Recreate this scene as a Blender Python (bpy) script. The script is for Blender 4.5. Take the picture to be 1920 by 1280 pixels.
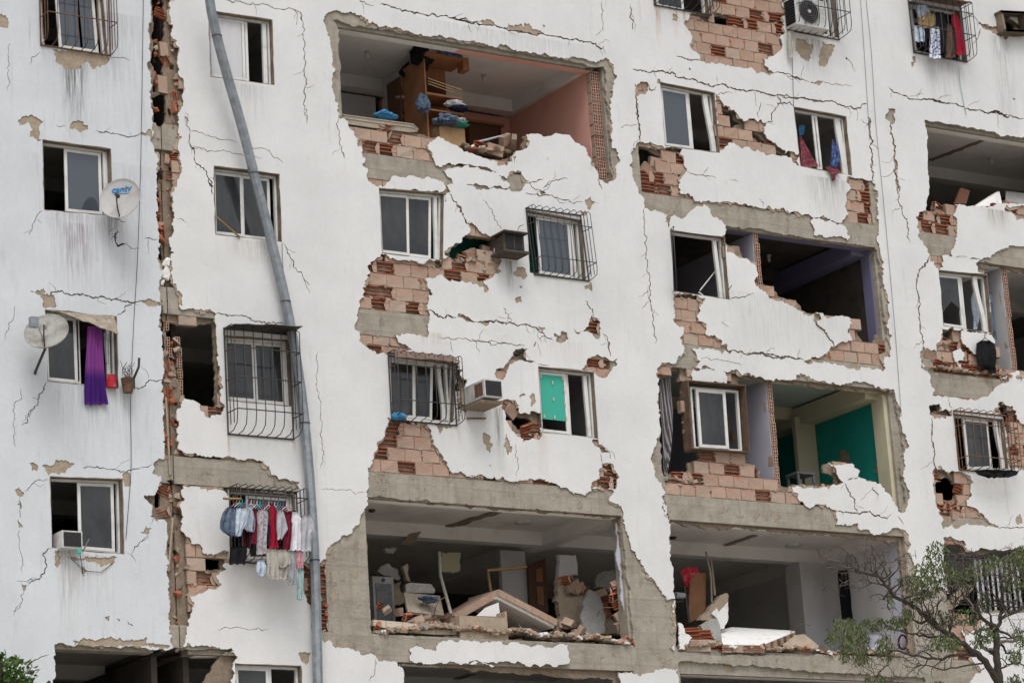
import bpy, bmesh, math, random
import numpy as np
from mathutils import Vector, Matrix, noise
from mathutils.geometry import delaunay_2d_cdt

random.seed(7)
RN = random.Random(11)
for o in list(bpy.data.objects):
    bpy.data.objects.remove(o)
scene = bpy.context.scene
COL = scene.collection

# ---------------------------------------------------------------- camera
FOC = 5711.25                                  # focal length in pixels of a 1920 wide frame
_h = np.array([8940.0, 960.0, FOC]); _h /= np.linalg.norm(_h)
_z = np.array([-1400.0, -20940.0, FOC]); _z /= np.linalg.norm(_z)
_y = np.cross(_z, _h)
if _y[2] < 0: _y = -_y
RC = np.array([_h, _y, _z])                    # camera axes -> world axes
FW = RC @ np.array([0, 0, 1.0])
CP = np.array([0, 0, 15.2]) - 52.0 * FW        # stands on the street, 1.55 m above ground
cam_d = bpy.data.cameras.new('camera')
cam_d.sensor_width = 36.0
cam_d.lens = FOC * 36.0 / 1920.0
cam_d.clip_end = 2000
cam = bpy.data.objects.new('camera', cam_d)
COL.objects.link(cam)
rt = RC @ np.array([1, 0, 0]); up = RC @ np.array([0, -1, 0]); bk = -FW
cam.matrix_world = Matrix(((rt[0], up[0], bk[0], CP[0]), (rt[1], up[1], bk[1], CP[1]),
                           (rt[2], up[2], bk[2], CP[2]), (0, 0, 0, 1)))
scene.camera = cam

# ---------------------------------------------------------------- sky, sun, exposure (overcast)
SUN_EL, SUN_ROT = math.radians(58), math.radians(205)
w = bpy.data.worlds.new('World'); scene.world = w
w.use_nodes = True
nt = w.node_tree
bg = nt.nodes['Background']
sky = nt.nodes.new('ShaderNodeTexSky')
sky.sky_type = 'NISHITA'; sky.sun_disc = False
sky.sun_elevation = SUN_EL; sky.sun_rotation = SUN_ROT
sky.air_density = 1.2; sky.dust_density = 4.0; sky.ozone_density = 0.6
hsv = nt.nodes.new('ShaderNodeHueSaturation'); hsv.inputs['Saturation'].default_value = .38   # thin high overcast
nt.links.new(sky.outputs[0], hsv.inputs['Color']); nt.links.new(hsv.outputs[0], bg.inputs[0])
bg.inputs[1].default_value = 0.15
sd = bpy.data.lights.new('sun', 'SUN'); sd.energy = 0.9; sd.angle = math.radians(24); sd.color = (1.0, 0.995, 0.985)
sun = bpy.data.objects.new('sun', sd); COL.objects.link(sun)
sdir = Vector((math.sin(SUN_ROT) * math.cos(SUN_EL), math.cos(SUN_ROT) * math.cos(SUN_EL), math.sin(SUN_EL)))
sun.rotation_euler = sdir.to_track_quat('Z', 'Y').to_euler()
sun.location = (-10, -30, 40)
vs = scene.view_settings
vs.view_transform = 'Standard'; vs.look = 'None'; vs.gamma = 1.0; vs.use_curve_mapping = False
vs.exposure = 0.22

# ---------------------------------------------------------------- pixel rays -> points of the place
def ray(px, py):
    return RC @ np.array([px - 960.0, py - 640.0, FOC])
def P(px, py, y=0.0):
    d = ray(px, py); t = (y - CP[1]) / d[1]
    p = CP + t * d
    return Vector((float(p[0]), float(p[1]), float(p[2])))
def F(px, py):
    p = P(px, py); return (p.x, p.z)
def PX(x, z, y=0.0):
    c = RC.T @ (np.array([x, y, z]) - CP)
    return (c[0] / c[2] * FOC + 960, c[1] / c[2] * FOC + 640)
TILES = dict(A1=(0, 0, .25), A2=(0, 240, .25), A3=(0, 520, .2656), A4=(0, 820, .3594), A5=(280, 0, .25), A6=(280, 280, .25),
             A7=(280, 560, .25), A8=(280, 840, .3436), B1=(580, 0, .2812), B2=(840, 0, .28125), B3=(640, 320, .26556),
             B4=(880, 320, .26556), B5=(640, 600, .26556), B6=(880, 600, .26556), B7=(580, 900, .2968), B8=(880, 900, .297),
             C1=(1160, 0, .28127), C2=(1460, 0, .28117), C3=(1160, 320, .2812), C4=(1400, 320, .2812), C5=(1640, 320, .3125),
             C6=(1200, 640, .26568), C7=(1400, 660, .28125), C8=(1660, 660, .3125), D1=(1220, 940, .265625), D2=(1520, 940, .2656),
             px=(0, 0, 1.0))
def T(spec):
    """'B1 100,110 160,72 / B2 100,272' -> list of frame pixels"""
    out = []
    for blk in spec.split('/'):
        it = blk.split(); ox, oy, s = TILES[it[0]]
        for q in it[1:]:
            a, b = q.split(','); out.append((ox + float(a) * s, oy + float(b) * s))
    return out

# ---------------------------------------------------------------- materials
def mat(name, base, rough=0.8, build=None, spec=0.3, metal=0.0):
    m = bpy.data.materials.new(name); m.use_nodes = True
    t = m.node_tree; b = t.nodes['Principled BSDF']
    b.inputs['Base Color'].default_value = (*base, 1)
    b.inputs['Roughness'].default_value = rough
    b.inputs['Specular IOR Level'].default_value = spec
    b.inputs['Metallic'].default_value = metal
    if build: build(t, b)
    return m
def N(t, typ, **kw):
    n = t.nodes.new(typ)
    for k, v in kw.items():
        if k.startswith('i_'): n.inputs[k[2:].replace('_', ' ')].default_value = v
        else: setattr(n, k, v)
    return n
def coords(t, scale=(1, 1, 1), out='Object'):
    tc = N(t, 'ShaderNodeTexCoord'); mp = N(t, 'ShaderNodeMapping'); mp.inputs['Scale'].default_value = scale
    t.links.new(tc.outputs[out], mp.inputs[0]); return mp.outputs[0]
def nz(t, vec, scale, detail=6, rough=.6):
    n = N(t, 'ShaderNodeTexNoise'); n.inputs['Scale'].default_value = scale; n.inputs['Detail'].default_value = detail
    n.inputs['Roughness'].default_value = rough; t.links.new(vec, n.inputs['Vector']); return n.outputs[0]
def ramp(t, val, stops):
    r = N(t, 'ShaderNodeValToRGB'); e = r.color_ramp.elements
    while len(e) < len(stops): e.new(.5)
    for k, (p, c) in enumerate(stops):
        e[k].position = p; e[k].color = (*c, 1) if len(c) == 3 else c
    t.links.new(val, r.inputs[0]); return r.outputs[0]
def mix(t, fac, a, b, mode='MIX'):
    m = N(t, 'ShaderNodeMix', data_type='RGBA', blend_type=mode)
    for s, v in ((m.inputs[0], fac), (m.inputs[6], a), (m.inputs[7], b)):
        if isinstance(v, (int, float)): s.default_value = v
        elif isinstance(v, tuple): s.default_value = (*v, 1)
        else: t.links.new(v, s)
    return m.outputs[2]
def bump(t, b, h, strength=.4, dist=.01, prev=None):
    n = N(t, 'ShaderNodeBump'); n.inputs['Strength'].default_value = strength; n.inputs['Distance'].default_value = dist
    t.links.new(h, n.inputs['Height'])
    if prev: t.links.new(prev, n.inputs['Normal'])
    t.links.new(n.outputs[0], b.inputs['Normal']); return n.outputs[0]
G = lambda v: (v, v, v)

def mth(t, op, a, b=None):
    n = N(t, 'ShaderNodeMath', operation=op, use_clamp=True)
    for i, v in enumerate((a, b)):
        if v is None: continue
        if isinstance(v, (int, float)): n.inputs[i].default_value = v
        else: t.links.new(v, n.inputs[i])
    return n.outputs[0]
def b_plaster(tint, dirt, streak, stains=()):
    def f(t, b):
        c = coords(t); cs = coords(t, (7, 7, .55)); cv = coords(t, (1, 1, .3))
        n1 = nz(t, c, .9, 7, .62); n2 = nz(t, cs, 1.6, 6, .7); n3 = nz(t, c, 14, 4, .6); n4 = nz(t, cv, 1.1, 5, .6)
        base = mix(t, ramp(t, n1, [(.35, G(0)), (.7, G(1))]), tint, tuple(v * .885 for v in tint))
        st = ramp(t, n2, [(.54, G(0)), (.74, G(1))])
        msk = ramp(t, n4, [(.46, G(0)), (.64, G(1))])
        sm = mix(t, 1.0, st, msk, 'MULTIPLY')
        base = mix(t, mix(t, 1.0, sm, G(streak), 'MULTIPLY'), base, (.30, .29, .285))
        sp = ramp(t, nz(t, c, 3.3, 8, .7), [(.60, G(0)), (.72, G(1))])
        base = mix(t, mix(t, 1.0, sp, G(dirt), 'MULTIPLY'), base, (.42, .38, .33))
        fine = ramp(t, n3, [(.3, G(.95)), (.7, G(1))])
        base = mix(t, 1.0, base, fine, 'MULTIPLY')
        sx = N(t, 'ShaderNodeSeparateXYZ'); t.links.new(c, sx.inputs[0])
        fs = ramp(t, nz(t, coords(t, (26, 9, 1.3)), 1.0, 6, .72), [(.40, G(0)), (.66, G(1))])
        for (px0, px1, py0, py1, k, colr) in stains:       # run-off stains below sills, air conditioners and pipes
            xc, hw = (F(px0, py0)[0] + F(px1, py0)[0]) / 2, abs(F(px1, py0)[0] - F(px0, py0)[0]) / 2
            zt, zb = F((px0 + px1) / 2, py0)[1], F((px0 + px1) / 2, py1)[1]
            d = N(t, 'ShaderNodeMath', operation='SUBTRACT'); d.inputs[1].default_value = xc; t.links.new(sx.outputs[0], d.inputs[0])
            a = N(t, 'ShaderNodeMath', operation='ABSOLUTE'); t.links.new(d.outputs[0], a.inputs[0])
            u = N(t, 'ShaderNodeMapRange', interpolation_type='SMOOTHSTEP'); u.inputs[1].default_value = hw; u.inputs[2].default_value = hw * .3; t.links.new(a.outputs[0], u.inputs[0])
            v = N(t, 'ShaderNodeMapRange'); v.inputs[1].default_value = zb; v.inputs[2].default_value = zt; t.links.new(sx.outputs[2], v.inputs[0])
            e = N(t, 'ShaderNodeMapRange'); e.inputs[1].default_value = zt + .03; e.inputs[2].default_value = zt; t.links.new(sx.outputs[2], e.inputs[0])
            q = mth(t, 'MULTIPLY', mth(t, 'MULTIPLY', u.outputs[0], v.outputs[0]), e.outputs[0])
            base = mix(t, mth(t, 'MULTIPLY', mth(t, 'MULTIPLY', q, fs), k * 1.35), base, colr)
        t.links.new(base, b.inputs['Base Color'])
        h = mix(t, .35, nz(t, c, 5, 6, .6), nz(t, coords(t, (1.6, 1, .7)), 42, 4, .6))
        bump(t, b, h, .45, .02)
    return f
M = {}
DK, PU, RU, BR_ = (.10, .10, .095), (.22, .18, .21), (.36, .22, .10), (.28, .24, .19)
STAIN_L = [(108, 168, 118, 285, 1.0, DK), (80, 205, 402, 560, .55, PU), (110, 175, 420, 540, .7, PU), (100, 150, 1035, 1230, .55, BR_), (95, 235, 1040, 1150, .4, BR_), (60, 300, 20, 300, .3, DK), (50, 310, 720, 900, .3, DK), (0, 330, 300, 700, .22, PU), (190, 235, 405, 470, .8, DK)]
STAIN_R = [(922, 944, 765, 892, 1.0, DK), (880, 950, 752, 800, .7, DK), (945, 962, 490, 560, .9, DK), (1224, 1240, 12, 95, .8, RU), (1278, 1286, 18, 70, .7, RU), (1255, 1275, 15, 80, .6, RU), (1500, 1600, 335, 420, .5, DK), (1490, 1560, 75, 160, .5, DK), (1715, 1815, 118, 200, .35, DK),
           (1880, 1886, 890, 1010, .7, RU), (1850, 1900, 70, 330, .4, DK), (405, 530, 452, 500, .45, BR_), (424, 432, 815, 900, .8, RU), (545, 556, 820, 860, .7, RU), (722, 830, 490, 520, .3, DK), (390, 520, 158, 260, .25, DK), (775, 840, 625, 652, .5, RU), (985, 1120, 640, 690, .25, BR_), (1000, 1030, 805, 930, .3, RU), (700, 1180, 60, 120, .25, DK), (1290, 1700, 560, 700, .2, DK), (1840, 1900, 395, 440, .8, BR_)]
M['plaster'] = mat('white_painted_plaster', (.66, .66, .655), .85, b_plaster((.672, .672, .668), .34, .42, STAIN_R), .25)
M['plaster_old'] = mat('weathered_white_plaster', (.6, .62, .64), .85, b_plaster((.60, .625, .65), .34, .72, STAIN_L), .25)
def b_tan(a, c2, sc=6, bs=.6):
    def f(t, b):
        c = coords(t)
        col = mix(t, ramp(t, nz(t, c, sc, 8, .7), [(.3, G(0)), (.7, G(1))]), a, c2)
        col = mix(t, 1.0, col, ramp(t, nz(t, c, sc * 6, 5, .7), [(.3, G(.7)), (.65, G(1))]), 'MULTIPLY')
        t.links.new(col, b.inputs['Base Color'])
        bump(t, b, nz(t, c, sc * 7, 6, .7), bs, .02)
    return f
M['render'] = mat('tan_cement_render', (.42, .34, .25), .95, b_tan((.48, .39, .29), (.32, .26, .20)), .1)
M['mortar'] = mat('rough_mortar', (.28, .225, .17), .95, b_tan((.36, .285, .215), (.21, .165, .125), 9, .9), .1)
def b_conc(t, b):
    c = coords(t)
    col = mix(t, ramp(t, nz(t, c, 2.2, 8, .65), [(.32, G(0)), (.7, G(1))]), (.42, .385, .325), (.29, .258, .21))
    col = mix(t, ramp(t, nz(t, coords(t, (1, 1, 5)), 2.6, 6, .6), [(.5, G(0)), (.75, G(.55))]), col, (.48, .44, .36))
    vd = N(t, 'ShaderNodeTexVoronoi'); vd.inputs['Scale'].default_value = 19; t.links.new(c, vd.inputs['Vector'])
    pit = ramp(t, vd.outputs[0], [(.05, G(.62)), (.16, G(1))])
    col = mix(t, .6, col, mix(t, 1.0, col, pit, 'MULTIPLY'))
    col = mix(t, 1.0, col, ramp(t, nz(t, c, 30, 5, .7), [(.3, G(.75)), (.7, G(1))]), 'MULTIPLY')
    fw = N(t, 'ShaderNodeTexWave', wave_type='BANDS', bands_direction='Z', wave_profile='SAW'); fw.inputs['Scale'].default_value = 1.1; fw.inputs['Distortion'].default_value = .5
    t.links.new(c, fw.inputs['Vector'])                    # marks of the formwork boards
    col = mix(t, 1.0, col, ramp(t, fw.outputs[0], [(.0, G(.80)), (.04, G(1)), (.9, G(.95)), (1, G(.86))]), 'MULTIPLY')
    spl = ramp(t, nz(t, c, 3.1, 9, .72), [(.585, G(0)), (.62, G(1))])
    col = mix(t, mix(t, 1.0, spl, G(.75), 'MULTIPLY'), col, (.36, .285, .21))
    stn = ramp(t, nz(t, coords(t, (5, 5, .7)), 1.5, 7, .7), [(.5, G(0)), (.72, G(.6))])
    col = mix(t, stn, col, (.17, .15, .12))
    t.links.new(col, b.inputs['Base Color'])
    n1 = bump(t, b, spl, .6, .02)
    bump(t, b, nz(t, c, 24, 8, .75), .7, .014, n1)
M['concrete'] = mat('raw_concrete', (.25, .23, .19), .93, b_conc, .15)
def b_brick(a, c2, mort):
    def f(t, b):
        c = coords(t); oi = N(t, 'ShaderNodeObjectInfo')
        col = ramp(t, oi.outputs['Random'], [(0, a), (.45, c2), (.7, tuple(v * .86 for v in a)), (.86, (.42, .33, .27)), (1, (.40, .20, .135))])
        col = mix(t, ramp(t, nz(t, c, 11, 7, .7), [(.40, G(0)), (.60, G(mort))]), col, (.43, .345, .275))
        col = mix(t, ramp(t, nz(t, coords(t, (1, 1, 2.2)), 4.5, 8, .75), [(.52, G(0)), (.66, G(.8))]), col, (.34, .27, .215))
        wv = N(t, 'ShaderNodeTexWave', wave_type='BANDS', bands_direction='Z'); wv.inputs['Scale'].default_value = 17
        wv.inputs['Distortion'].default_value = 1.0; t.links.new(c, wv.inputs['Vector'])
        col = mix(t, 1.0, col, ramp(t, wv.outputs[0], [(.0, G(.84)), (.5, G(1))]), 'MULTIPLY')
        t.links.new(col, b.inputs['Base Color'])
        n1 = bump(t, b, wv.outputs[0], .5, .006)
        bump(t, b, nz(t, c, 60, 4, .6), .4, .006, n1)
    return f
M['brick'] = mat('dusty_clay_block', (.40, .25, .19), .9, b_brick((.47, .30, .225), (.40, .225, .16), .8), .15)
M['brick_red'] = mat('fresh_broken_clay', (.36, .12, .065), .85, b_tan((.47, .165, .085), (.33, .11, .065), 9, .5), .2)
M['hollow'] = mat('dark_brick_hollow', (.035, .018, .013), .95)
M['reveal'] = mat('stained_window_reveal', (.20, .155, .12), .9, b_tan((.30, .25, .20), (.11, .08, .062), 4, .4), .15)
def b_dirty(a, d, sc=5, lo=.55, hi=.8):
    def f(t, b):
        c = coords(t)
        t.links.new(mix(t, ramp(t, nz(t, c, sc, 7, .65), [(lo, G(0)), (hi, G(1))]), a, d), b.inputs['Base Color'])
    return f
M['frame'] = mat('white_aluminium_frame', (.62, .62, .60), .45, b_dirty((.64, .64, .62), (.38, .36, .33), 4, .5, .85), .4)
M['glass'] = mat('dark_window_glass', (.016, .017, .018), .06, lambda t, b: (t.links.new(ramp(t, nz(t, coords(t), 2.2, 6, .6), [(.35, G(.03)), (.75, G(.22))]), b.inputs['Roughness']), t.links.new(mix(t, ramp(t, nz(t, coords(t, (1, 1, .5)), 1.7, 6, .65), [(.4, G(0)), (.8, G(.8))]), (.012, .013, .014), (.075, .075, .073)), b.inputs['Base Color']), bump(t, b, nz(t, coords(t), 1.3, 2, .5), .10, .05)), .6)
M['glass_blue'] = mat('tinted_window_glass', (.05, .06, .075), .06, None, .9)
M['iron'] = mat('dark_painted_iron', (.035, .033, .034), .55, b_dirty((.035, .033, .035), (.075, .045, .03), 9, .5, .75), .4)
M['rust'] = mat('rusty_iron', (.13, .065, .04), .8, b_dirty((.15, .08, .05), (.06, .035, .028), 12, .45, .7), .3)
M['ceil'] = mat('white_ceiling_paint', (.50, .485, .465), .9, b_dirty((.74, .725, .70), (.56, .53, .50), 1.5, .5, .8), .1)
M['inner'] = mat('grey_interior_paint', (.42, .42, .43), .9, b_dirty((.58, .58, .60), (.46, .45, .45), 1.4, .5, .8), .1)
M['innerdark'] = mat('shade_painted_brown_wall', (.065, .055, .048), .9, b_dirty((.07, .06, .052), (.038, .032, .028), 2, .45, .7), .1)  # gloom of the deep rooms put into the wall and ceiling colour
M['pink'] = mat('salmon_wall_paint', (.66, .36, .295), .85, b_dirty((.67, .365, .30), (.55, .28, .225), 1.5, .5, .8), .15)
M['purple'] = mat('violet_wall_paint', (.145, .14, .225), .85, None, .15)
M['lavender'] = mat('pale_lavender_paint', (.46, .46, .54), .85, b_dirty((.47, .47, .545), (.40, .40, .47), 1.5, .5, .8), .15)
M['teal'] = mat('teal_wall_paint', (.012, .235, .19), .8, b_dirty((.012, .24, .195), (.01, .2, .165), 2, .5, .8), .2)
M['darkgreen'] = mat('dark_green_paint', (.012, .15, .12), .8, None, .2)
M['cream'] = mat('cream_wall_paint', (.48, .45, .31), .85, b_dirty((.48, .45, .32), (.40, .37, .26), 2, .5, .8), .15)
M['mint'] = mat('pale_green_ceiling_paint', (.36, .43, .39), .9, None, .1)

# ---------------------------------------------------------------- object helpers
def new_obj(name, mesh, parent=None, loc=(0, 0, 0), rot=(0, 0, 0)):
    o = bpy.data.objects.new(name, mesh); COL.objects.link(o)
    o.location = loc; o.rotation_euler = rot
    if parent: o.parent = parent
    return o
def tag(o, label=None, cat=None, group=None, kind=None):
    if label: o['label'] = label
    if cat: o['category'] = cat
    if group: o['group'] = group
    if kind: o['kind'] = kind
    elif cat: o['kind'] = 'thing'
    return o
def thing(name, label, cat, loc=(0, 0, 0), rot=(0, 0, 0), group=None):
    return tag(new_obj(name, None, None, loc, rot), label, cat, group)
class MB:
    """collects polygons; build() links them as one mesh object"""
    def __init__(s): s.v = []; s.f = []; s.m = []; s.mats = []; s.sm = []
    def mi(s, m):
        if m not in s.mats: s.mats.append(m)
        return s.mats.index(m)
    def add(s, vs, fs, m, smooth=False):
        k = len(s.v); s.v += [tuple(v) for v in vs]; i = s.mi(m)
        for f in fs: s.f.append(tuple(k + q for q in f)); s.m.append(i); s.sm.append(smooth)
        return s
    def box(s, a, b, m, rot=None, piv=None):
        (x0, y0, z0), (x1, y1, z1) = a, b
        vs = [Vector(q) for q in ((x0, y0, z0), (x1, y0, z0), (x1, y1, z0), (x0, y1, z0), (x0, y0, z1), (x1, y0, z1), (x1, y1, z1), (x0, y1, z1))]
        if rot is not None:
            pv = Vector(piv) if piv is not None else (vs[0] + vs[6]) / 2
            vs = [rot @ (q - pv) + pv for q in vs]
        return s.hexa(vs, m)
    def hexa(s, vs, m):
        return s.add(vs, [(0, 3, 2, 1), (4, 5, 6, 7), (0, 1, 5, 4), (1, 2, 6, 5), (2, 3, 7, 6), (3, 0, 4, 7)], m)
    def tube(s, pts, r, m, n=6, cap=True, smooth=True):
        pts = [Vector(p) for p in pts]; rs = r if isinstance(r, (list, tuple)) else [r] * len(pts)
        ring = []; prev = None
        for i, p in enumerate(pts):
            d = (pts[min(i + 1, len(pts) - 1)] - pts[max(i - 1, 0)])
            if d.length < 1e-9: d = Vector((0, 0, 1))
            d.normalize()
            if prev is None:
                a = d.cross(Vector((0, 0, 1)))
                if a.length < .05: a = d.cross(Vector((1, 0, 0)))
            else: a = prev - d * prev.dot(d)
            a.normalize(); prev = a; b = d.cross(a)
            ring.append([p + (a * math.cos(2 * math.pi * k / n) + b * math.sin(2 * math.pi * k / n)) * rs[i] for k in range(n)])
        vs = [q for rg in ring for q in rg]; fs = []
        for i in range(len(pts) - 1):
            for k in range(n):
                fs.append((i * n + k, i * n + (k + 1) % n, (i + 1) * n + (k + 1) % n, (i + 1) * n + k))
        s.add(vs, fs, m, smooth)
        if cap:
            s.add(ring[0][::-1], [tuple(range(n))], m); s.add(ring[-1], [tuple(range(n))], m)
        return s
    def prism(s, poly, d, m, side=None):
        """poly: 3-D points, extruded by vector d"""
        n = len(poly); a = [Vector(p) for p in poly]; b = [p + Vector(d) for p in a]
        s.add(a, [tuple(range(n))], m); s.add(b, [tuple(range(n))[::-1]], m)
        return s.add(a + b, [(i, i + n, (i + 1) % n + n, (i + 1) % n) for i in range(n)], side or m)
    def mesh(s, name):
        me = bpy.data.meshes.new(name); me.from_pydata(s.v, [], s.f)
        for m in s.mats: me.materials.append(m)
        me.polygons.foreach_set('material_index', s.m); me.polygons.foreach_set('use_smooth', s.sm)
        me.update(); return me
    def build(s, name, parent=None, loc=(0, 0, 0), rot=(0, 0, 0)):
        return new_obj(name, s.mesh(name), parent, loc, rot)
def chunk_mesh(name, sx, sy, sz, m, seed, n=14):
    r = random.Random(seed); bm = bmesh.new()
    for _ in range(n):
        v = Vector((r.uniform(-1, 1), r.uniform(-1, 1), r.uniform(-1, 1)))
        v = Vector([max(-.72, min(.72, q)) for q in v]); bm.verts.new((v.x * sx * .7, v.y * sy * .7, v.z * sz * .7))
    res = bmesh.ops.convex_hull(bm, input=bm.verts)
    bmesh.ops.delete(bm, geom=[g for g in res['geom_interior'] if isinstance(g, bmesh.types.BMVert)], context='VERTS')
    me = bpy.data.meshes.new(name); bm.to_mesh(me); bm.free(); me.materials.append(m); return me
# ================================================================ the buildings
ZB = [6.88, 9.60, 12.29, 15.06, 17.82, 20.49, 23.2]      # undersides of the floor beams
BH = .44                                                  # beam height
COLS = [(-3.86, -3.07), (2.04, 3.02), (8.35, 9.22), (15.1, 16.0)]
JX = -6.52                                                # the open joint between the two blocks
RIGHT = thing('apartment_building', 'cracked white apartment block with collapsed walls and open rooms, right of the open joint', 'apartment block', (0, 0, 0), (0, 0, 0), 'white apartment blocks split by an open joint')
LEFT = thing('apartment_building', 'streaky white apartment block left of the open joint, with two dishes and a purple curtain', 'apartment block', (-9, 0, 0), (0, 0, 0), 'white apartment blocks split by an open joint')
def part(mb_or_me, name, root, kind=None, label=None):
    me = mb_or_me.mesh(name) if isinstance(mb_or_me, MB) else mb_or_me
    o = new_obj(name, me, root); o.location = -root.location
    return tag(o, label, None, None, kind)

OPEN = [T(q) for q in [
 # top middle room
 'B1 165,128 600,215 1000,285 / B2 100,292 435,345 780,400 1045,440 1060,560 1075,700 1085,900 1095,1060 1105,1175 1035,1185 1000,1130 955,1065 930,1035 918,985 880,962 845,945 812,900 715,890 680,908 600,890 525,895 530,930 500,1000 450,1010 430,1040 330,1075 250,1055 130,1010 90,990 60,970 / B1 870,905 800,898 690,868 590,858 560,848 480,855 440,872 270,850 240,775 218,755 213,470 205,200',
 # hole with the teal wall
 'B3 785,545 800,530 832,525 857,468 900,450 1030,465 1085,480 1085,590 1000,572 960,575 870,620 800,620 790,600',
 'B3 275,715 350,700 385,740 380,760 330,750 275,755',
 'px 690,930 1166,967 1190,1209 698,1184',
 'px 755,1240 1155,1272 1158,1330 760,1330',
 'px 102,1207 324,1215 440,1220 A8 420,1110 370,1170 310,1270 280,1350 / px 102,1340'.replace(' A8', ' / A8'),
 # violet room
 'px 1361,421 1645,466 1652,500 1660,600 1668,642 / C4 890,1080 860,1150 800,1140 760,1072 750,1012 690,978 580,965 440,945 390,930 380,890 330,852 290,850 235,832 140,762 60,745 / C3 912,740 930,690 905,600 840,590 830,500 770,490 720,490 710,450',
 # teal room floor
 'C6 137,255 210,240 215,190 300,187 300,232 318,292 352,768 435,772 430,830 390,840 360,845 360,910 270,922 180,955 160,900 140,600',
 'C6 720,237 975,270 / C7 215,187 985,264 1000,340 1035,500 1055,620 1040,740 1050,850 1068,1010 1045,1050 1010,1055 970,970 920,905 890,870 750,830 755,790 700,740 570,730 535,740 535,790 600,812 620,880 500,882 420,902 330,882 290,892 200,852 100,842 0,802 / C6 800,932 790,892 712,890 705,872 755,868 750,790 745,765 715,500 718,320',
 'px 1258,978 1692,1012 1712,1228 1272,1221',
 'px 1277,1238 1735,1268 1740,1330 1280,1330',
 'C2 975,800 1300,850 1636,912 / px 2030,275 2030,392 / C5 896,200 790,196 700,214 520,205 480,205 440,240 370,198 365,235 305,245 312,180 326,130 320,0 / px 1738,250',
 'C5 650,545 896,600 / px 2030,520 2030,715 / C5 896,1190 780,1178 730,1100 712,985 690,750 675,625',
 'C5 405,960 470,950 475,1000 430,1020',
 'C8 266,325 325,310 331,345 290,360', 'C8 695,320 740,320 800,440 770,450 715,445',
 'C8 315,755 400,745 430,770 440,850 430,880 320,870', 'C8 755,590 830,610 835,650 790,630',
 'B6 245,622 290,630 350,672 430,682 465,722 455,760 405,775 365,765 330,720 262,690',
 'B6 190,345 265,325 270,335 255,372 195,380', 'B6 320,215 400,205 385,240 330,245',
 'B5 785,300 820,310 835,380 850,402 850,530 830,540 810,420',
 'A8 310,587 403,582 405,655 310,653',
 'C1 650,100 690,95 750,115 765,132 755,172 700,172 655,150', 'C1 708,722 770,732 830,815 775,845 745,850 738,825',
 'C1 900,862 960,900 1010,960 1080,1010 1110,1032 1062,1033 990,960 912,902', 'C1 142,955 200,980 290,1030 310,1060 300,1085 200,1082 150,1120',
 'C1 870,190 915,185 920,235 890,225', 'C3 225,50 258,55 255,90 230,90',
 # bay left of the middle, storey 2
 'A7 105,165 150,170 490,168 500,240 520,770 520,792 490,815 440,820 410,810 390,790 350,770 300,755 262,745 245,640 210,500 165,420 130,210',
 # balcony shelf of the vent, joint between the blocks, right lower opening
 'C2 1490,130 1560,135 1600,190 1590,215 1500,205',
 'px 290,-40 312,-40 314,60 312,140 316,215 304,245 293,225 291,120 290,60', 'A2 1190,330 1210,330 1215,640 1235,980 1195,985 1185,620',
 'px 304,560 313,640 318,700 309,700', 'A4 820,275 850,265 850,350 825,360', 'A4 875,225 905,215 912,250 900,270',
 'D2 940,300 1085,300 1100,370 1440,340 / px 2030,1020 2030,1140 / D2 1210,765 1190,840 1140,870 960,700 990,600 970,520 940,420',
]]
WIN = dict(
 WL1=[PX(-8.62, 20.36), PX(-7.5, 20.36), (203, 103), (83, 86)],
 WL2=[(79.5, 261), (208, 279), (212, 405), (82.5, 394)], WL3=[(83.7, 580), (219, 593), (222.6, 728.5), (89, 715)],
 WL4=[(93.4, 892), (230, 897), (233.6, 1039), (97, 1027)], W01=[(390, 19), (511, 37), (515, 160), (394.5, 144.5)],
 W02=[(400.7, 310.5), (524.5, 326), (529, 454), (404, 440)], W03=[(421, 628), (542, 636), (549, 762), (426, 751)],
 W04=[(429, 916), (553, 926), (560, 1050), (431, 1053)], W05=[(440, 1242), (565, 1247), (567, 1350), (445, 1345)],
 W11=[(710, 352), (833, 362), (831, 489), (716.5, 475)], W12=[(985.7, 393), (1090, 412), (1099, 526.6), (993, 511)],
 W13=[(727.6, 664), (855, 680), (850, 791), (733, 783)], W14=[(1008.8, 686), (1113.7, 697), (1122, 822.5), (1016, 811)],
 W21=[(1237, 153), (1340, 174), (1350, 287), (1247, 274)], W22=[(1488, 200), (1587, 218), (1598, 330), (1501, 312)],
 W23=[(1256, 430), (1359, 444), (1368.6, 562), (1264, 546)], W24=[(1283.7, 715.7), (1390.8, 725), (1399, 848.6), (1293, 842)],
 W31=[(1759, 506), (1851, 515), (1862, 625), (1769, 611)], W32=[(1786.6, 774), (1882, 785), (1891, 879), (1797.5, 883)],
 WT1=[PX(3.6, 23.0), PX(4.85, 23.0), (1331, 31), (1228, 11)], WT2=[PX(6.66, 23.0), PX(7.91, 23.0), (1573, 72), (1476, 58)],
 WT3=[PX(9.77, 23.0), PX(11.1, 23.0), (1812, 118), (1714, 98)],
)
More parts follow.
